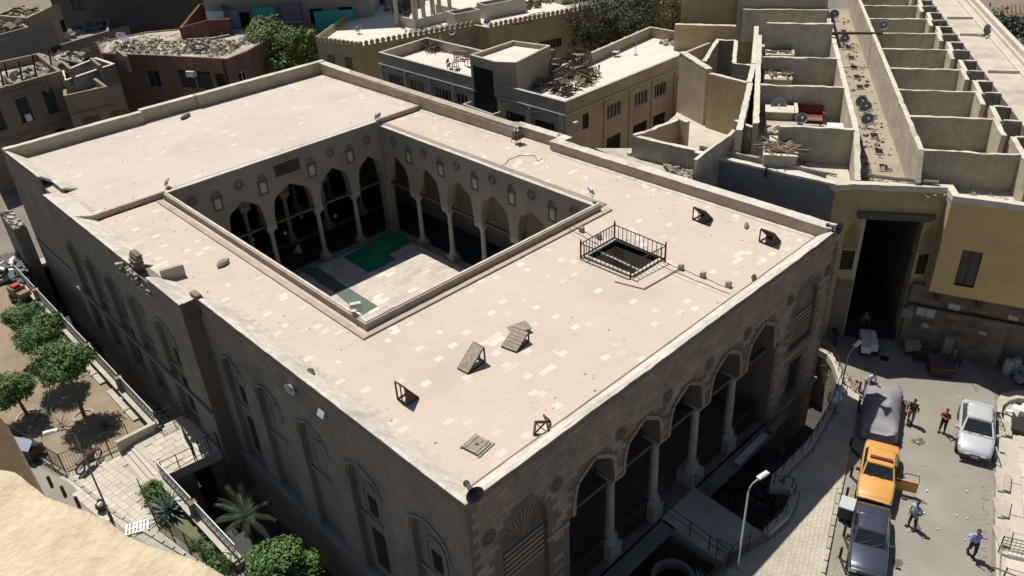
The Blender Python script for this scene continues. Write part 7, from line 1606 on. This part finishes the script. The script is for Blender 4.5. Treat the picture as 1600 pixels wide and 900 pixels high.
# ================= PEOPLE =================
SKIN = pm('skin', (.27,.16,.10), .6)
def skin(name, pts, edges, rad, m, parent, root=0):
    me = bpy.data.meshes.new(name); me.from_pydata(pts, edges, []); me.materials.append(m); o = link(name, me, parent, True)
    md = o.modifiers.new('skin', 'SKIN'); md.use_smooth_shade = True
    for i, r in enumerate(rad):
        s = me.skin_vertices[0].data[i]; s.radius = r if hasattr(r, '__len__') else (r, r); s.use_root = (i == root)
    sd = o.modifiers.new('subdivision', 'SUBSURF'); sd.levels = 1; sd.render_levels = 1; return o
def person(label, loc, rz, shirt, trousers, arms, legs, lean=.0, bag=None, hairc=(.012,.01,.009), sit=False, scarf=None, skirt=False, h=1.0, group=None):
    """arms/legs: ((elbow, wrist), ...) left then right, (knee, ankle) as offsets; +y is forward, z up, metres"""
    t = thing('person', label, 'person', loc, rz, group); z0 = .92 if not sit else .2
    S = Vector((0, lean*.35, z0+.36)); N_ = Vector((0, lean*.48, z0+.56)); Hd = Vector((0, lean*.62+.03, z0+.70)); P = Vector((0,0,z0))
    V = lambda a, b, c: (a*h, b*h, c*h)
    sh = [Vector((s*.18, lean*.42, z0+.48)) for s in (-1,1)]; hp = [Vector((s*.10, 0, z0-.03)) for s in (-1,1)]
    el = [Vector(arms[i][0]) for i in (0,1)]; wr_ = [Vector(arms[i][1]) for i in (0,1)]; kn = [Vector(legs[i][0]) for i in (0,1)]; an = [Vector(legs[i][1]) for i in (0,1)]
    pts = [P, S, N_, Hd]; ed = [(0,1),(1,2),(2,3)]; rad = [(.13,.09),(.15,.10),.05,.05]
    for i in (0,1):
        k = len(pts); hd = wr_[i]+(wr_[i]-el[i]).normalized()*.09; pts += [sh[i], el[i], wr_[i], hd]; ed += [(1,k),(k,k+1),(k+1,k+2),(k+2,k+3)]; rad += [.055,.04,.027,(.035,.015)]
    for i in (0,1):
        k = len(pts); toe = an[i]+Vector((0,.16,-.05)); pts += [hp[i], kn[i], an[i], toe]; ed += [(0,k),(k,k+1),(k+1,k+2),(k+2,k+3)]; rad += [.085,.055,.035,(.04,.03)]
    skin('body', [tuple(p*h) for p in pts], ed, [tuple(q*h for q in r) if hasattr(r,'__len__') else r*h for r in rad], SKIN, t)
    # head with nose, ears; hair cap
    M = Matrix.Translation(Hd*h+Vector((0,.0,.03))) @ Matrix.Rotation(-lean*.9,4,'X') @ Matrix.Scale(h,4)
    hm = MB().lathe([(.001,-.12),(.045,-.115),(.066,-.06),(.078,0),(.078,.05),(.06,.10),(.03,.122),(.001,.126)], (0,0,0), 12, M @ Matrix.Diagonal((1,1.15,1,1)), cap=False)
    hm.add([(-.014,.085,-.02),(.014,.085,-.02),(0,.088,.03),(0,.113,-.018)], [(0,1,3),(0,3,2),(1,2,3)], M).box((0,0,0),(.001,.001,.001))
    for s in (-1,1): hm.add([(s*.076,.01,-.02),(s*.092,-.005,-.02),(s*.092,-.005,.025),(s*.076,.012,.03)], [(0,1,2,3)], M)
    hm.build('head', SKIN, t, smooth=True, local=True)
    fc = MB()
    for s in (-.03,.03): fc.add([(s-.012,.087,.01),(s+.012,.087,.01),(s+.012,.085,.02),(s-.012,.085,.02)], [(0,1,2,3)], M)
    fc.add([(-.022,.084,-.058),(.022,.084,-.058),(.022,.083,-.05),(-.022,.083,-.05)], [(0,1,2,3)], M); fc.build('face_features', WOOD, t, local=True)
    hr = [(.088,-.02),(.09,.05),(.072,.11),(.035,.14),(.001,.143)]
    MB().lathe(hr, (0,0,0), 12, M @ Matrix.Translation((0,-.022,0)) @ Matrix.Diagonal((1,1.1,1,1)), cap=False).build('hair', scarf or pm('black_hair', hairc, .8), t, smooth=True, local=True)
    # fingers
    fg = MB()
    for i in (0,1):
        d = (wr_[i]-el[i]).normalized(); b = wr_[i]+d*.08; s = d.orthogonal().normalized()
        for k in range(4): q = b+s*(k-1.5)*.017; fg.tube(q*h, (q+d*(.055+.012*(1.5-abs(k-1.5)))+Vector((0,.01,-.01)))*h, .0085, 5, .006)
        fg.tube((wr_[i]+d*.03+s*.03)*h, (wr_[i]+d*.07+s*.06)*h, .010, 5, .007)
    fg.build('fingers', SKIN, t, local=True)
    # clothes
    pts = [P+Vector((0,0,-.04)), (P+S)/2, S, N_-Vector((0,0,.03))]; ed = [(0,1),(1,2),(2,3)]; rad = [(.165,.125),(.16,.115),(.18,.125),(.07,.065)]
    for i in (0,1):
        k = len(pts); pts += [sh[i], el[i], el[i].lerp(wr_[i], .85)]; ed += [(2,k),(k,k+1),(k+1,k+2)]; rad += [.078,.062,.05]
    skin('shirt', [tuple(p*h) for p in pts], ed, [tuple(q*h for q in r) if hasattr(r,'__len__') else r*h for r in rad], shirt, t, 1)
    pts = [P+Vector((0,0,.03))]; ed = []; rad = [(.15,.12)]
    for i in (0,1):
        k = len(pts); pts += [hp[i], kn[i], an[i]+Vector((0,0,.06))]; ed += [(0,k),(k,k+1),(k+1,k+2)]; rad += [.11,.08,.06]
    skin('trousers' if not skirt else 'robe', [tuple(p*h) for p in pts], ed, [tuple(q*h for q in r) if hasattr(r,'__len__') else r*h for r in rad], trousers, t)
    sho = MB()
    for i in (0,1): a = an[i]*h; sho.box((a.x, a.y+.06*h, a.z-.035*h), (.10*h,.27*h,.09*h))
    sho.build('shoes', BLACKP, t, local=True)
    if bag: MB().prism([(-.02,-.16),(.06,-.16),(.07,.16),(-.03,.16)], -.42, 0, Matrix.Translation(wr_[0]+Vector((0,0,-.02)))).build('carried_bag', bag, t, local=True)
    return t
hang = (((-.27,-.03,1.14),(-.28,.08,.88)), ((.27,.03,1.14),(.27,-.08,.88)))
walk = (((-.11,.14,.5),(-.11,.05,.09)), ((.11,-.02,.5),(.11,-.24,.14)))
stand = (((-.11,.02,.5),(-.13,.0,.09)), ((.11,.04,.5),(.13,.04,.09)))
def face(px, py, dx, dy):
    a = at(px, py, 0); b = at(px+dx, py+dy, 0); return math.atan2(-(b.x-a.x), b.y-a.y)
BLU = pm('light_blue_shirt', (.36,.46,.60), .8); LAV = pm('lavender_shirt', (.32,.36,.66), .8); BLK = pm('black_cloth', (.022,.022,.026), .8); KHA = pm('khaki_cloth', (.24,.20,.14), .8); MRN = pm('maroon_cloth', (.26,.03,.045), .8); NAVY = pm('navy_cloth2', (.025,.03,.05), .8); WCL = pm('white_cloth', (.62,.62,.64), .8)
person('man in a black jacket and khaki trousers walking with a red bag in his hand', gp(1421,661), face(1421,661,-8,30), BLK, KHA, (((.27,-.03,1.14),(.28,.08,.88)), ((-.27,.03,1.14),(-.27,-.04,.88)))[::1], walk, .12, RED)
person('person in a dark red top and black trousers holding something pale to the chest', gp(1471,675), face(1471,675,-12,24), MRN, BLK, (((-.24,.05,1.18),(-.10,.28,1.22)), ((.24,.05,1.18),(.02,.28,1.26))), stand, .05, h=.93)
p = person('man in a light blue shirt standing in the road and looking to the left', gp(1424,824), face(1424,824,-28,14), BLU, NAVY, (((-.30,-.05,1.15),(-.26,.12,1.0)), ((.27,.02,1.14),(.22,.12,.92))), (((-.14,.02,.5),(-.2,.0,.09)), ((.12,.06,.5),(.16,.04,.09))), .02)
person('man in a lavender blue shirt walking with both arms raised to his head', gp(1516,869), face(1516,869,4,30), LAV, NAVY, (((-.36,.10,1.36),(-.14,.20,1.52)), ((.38,.06,1.30),(.20,.22,1.46))), walk, .02)
person('person in white bending forward near the kerb behind the covered car', gp(1352,612), face(1352,612,20,20), WCL, pm('grey_cloth', (.4,.4,.38)), (((-.22,.38,1.0),(-.15,.5,.75)), ((.22,.38,1.0),(.15,.5,.75))), stand, .75)
person('man in dark clothes pushing a cart loaded with white boxes in the shaded street', gp(1347,520), face(1347,520,6,30), pm('olive_cloth', (.10,.095,.05), .8), BLK, (((-.24,.15,1.12),(-.22,.42,1.02)), ((.24,.15,1.12),(.22,.42,1.02))), walk, .2)
person('figure in long black clothes standing by the shop wall next to the tall crate', gp(1483,583), face(1483,583,-10,20), BLK, BLK, hang, stand, .0, scarf=BLK)
q = at(468,396,.4); person('person in white clothes sitting on the dark carpet inside the mosque', (q.x,q.y,.38), R(20), WCL, WCL, (((-.26,.08,.42),(-.12,.3,.28)), ((.26,.08,.42),(.12,.3,.28))), (((-.3,.35,.16),(.0,.45,.1)), ((.3,.35,.16),(.05,.3,.1))), .1, sit=True)
# cart with white boxes
p0 = at(1354,545,0); rz = face(1347,520,6,30)
t = thing('handcart', 'four-wheeled handcart stacked with white boxes in the shaded street', 'cart', (p0.x,p0.y,0), rz)
MB().bx(-.5,-.9,.35,.5,.9,.42).build('bed', WOOD, t, local=True)
for i in range(5):
    for j in range(2): MB().bx(-.46+.47*j,-.86+.35*i,.425,-.02+.47*j,-.54+.35*i,.9+.04*(i%2)).build('box', WCL, t, local=True)
MB().bx(.0,.9,.5,.55,1.25,.9).build('box', WCL, t, local=True)
for x in (-.52,.52):
    for y in (-.6,.6): MB().lathe([(.26,-.03),(.26,.03)],(0,0,0),14,Matrix.Translation((x,y,.27)) @ Matrix.Rotation(R(90),4,'Y')).build('wheel', TYRE, t, local=True)
# bicycle by the low wall
t = thing('bicycle', 'small reddish bicycle leaning near the white sacks at the kerb', 'bicycle', gp(1332,612), R(70))
for x in (-.5,.5):
    m = MB(); P = [(x+.3*math.cos(a*.524),.0,.32+.3*math.sin(a*.524)) for a in range(13)]; m.path(P,.02,4).build('wheel', TYRE, t, local=True)
MB().tube((-.5,0,.32),(-.15,0,.75),.02).tube((-.15,0,.75),(.35,0,.75),.02).tube((.35,0,.85),(.5,0,.32),.02).tube((-.0,0,.3),(.35,0,.72),.02).tube((-.5,0,.32),(0,0,.3),.02).tube((0,0,.3),(-.18,0,.85),.02).build('frame', pm('red_frame', (.35,.10,.10), .4), t, local=True)
MB().box((-.18,0,.88),(.24,.12,.05)).build('saddle', BLACKP, t, local=True); MB().tube((.33,-.25,.92),(.33,.25,.92),.015).build('handlebar', METAL, t, local=True)
# second parked motorcycle at the moat wall
t = thing('motorcycle', 'dark motorcycle parked in shade beyond the curving wall near the mosque corner', 'motorcycle', gp(1300,530), R(40))
for x in (-.62,.62): MB().lathe([(.30,-.05),(.33,0),(.30,.05),(.25,.04),(.25,-.04),(.30,-.05)], (0,0,0), 16, Matrix.Translation((x,0,.33)) @ Matrix.Rotation(R(90),4,'X'), cap=False).build('wheel', TYRE, t, local=True)
MB().tube((-.62,0,.33),(-.1,0,.5),.03).tube((-.1,0,.45),(.4,0,.8),.04).tube((.4,0,.8),(.62,0,.33),.03).box((0,0,.45),(.36,.22,.3)).build('frame', METAL, t, local=True)
MB().box((-.3,0,.8),(.7,.26,.12)).build('saddle', BLACKP, t, local=True); MB().tube((.4,-.33,1.02),(.4,.33,1.02),.018).build('handlebar', IRON, t, local=True)

# ================= WEATHERING of the long straight copings =================
for o in list(bpy.data.objects):
    if o.type == 'MESH' and o.data.users == 1:
        n = o.name.split('.')[0]
        if n == 'wall_cap': weather(o, .045, .5)
        elif n in ('front_coping','side_coping','right_coping','rear_coping','cornice','wall_cap','alley_coping','side_ledge','front_ledge'): weather(o, .022)
        elif n in ('court_coping','court_parapet','right_parapet','rear_parapet','court_skirting','parapet_skirting'): weather(o, .009, .6)
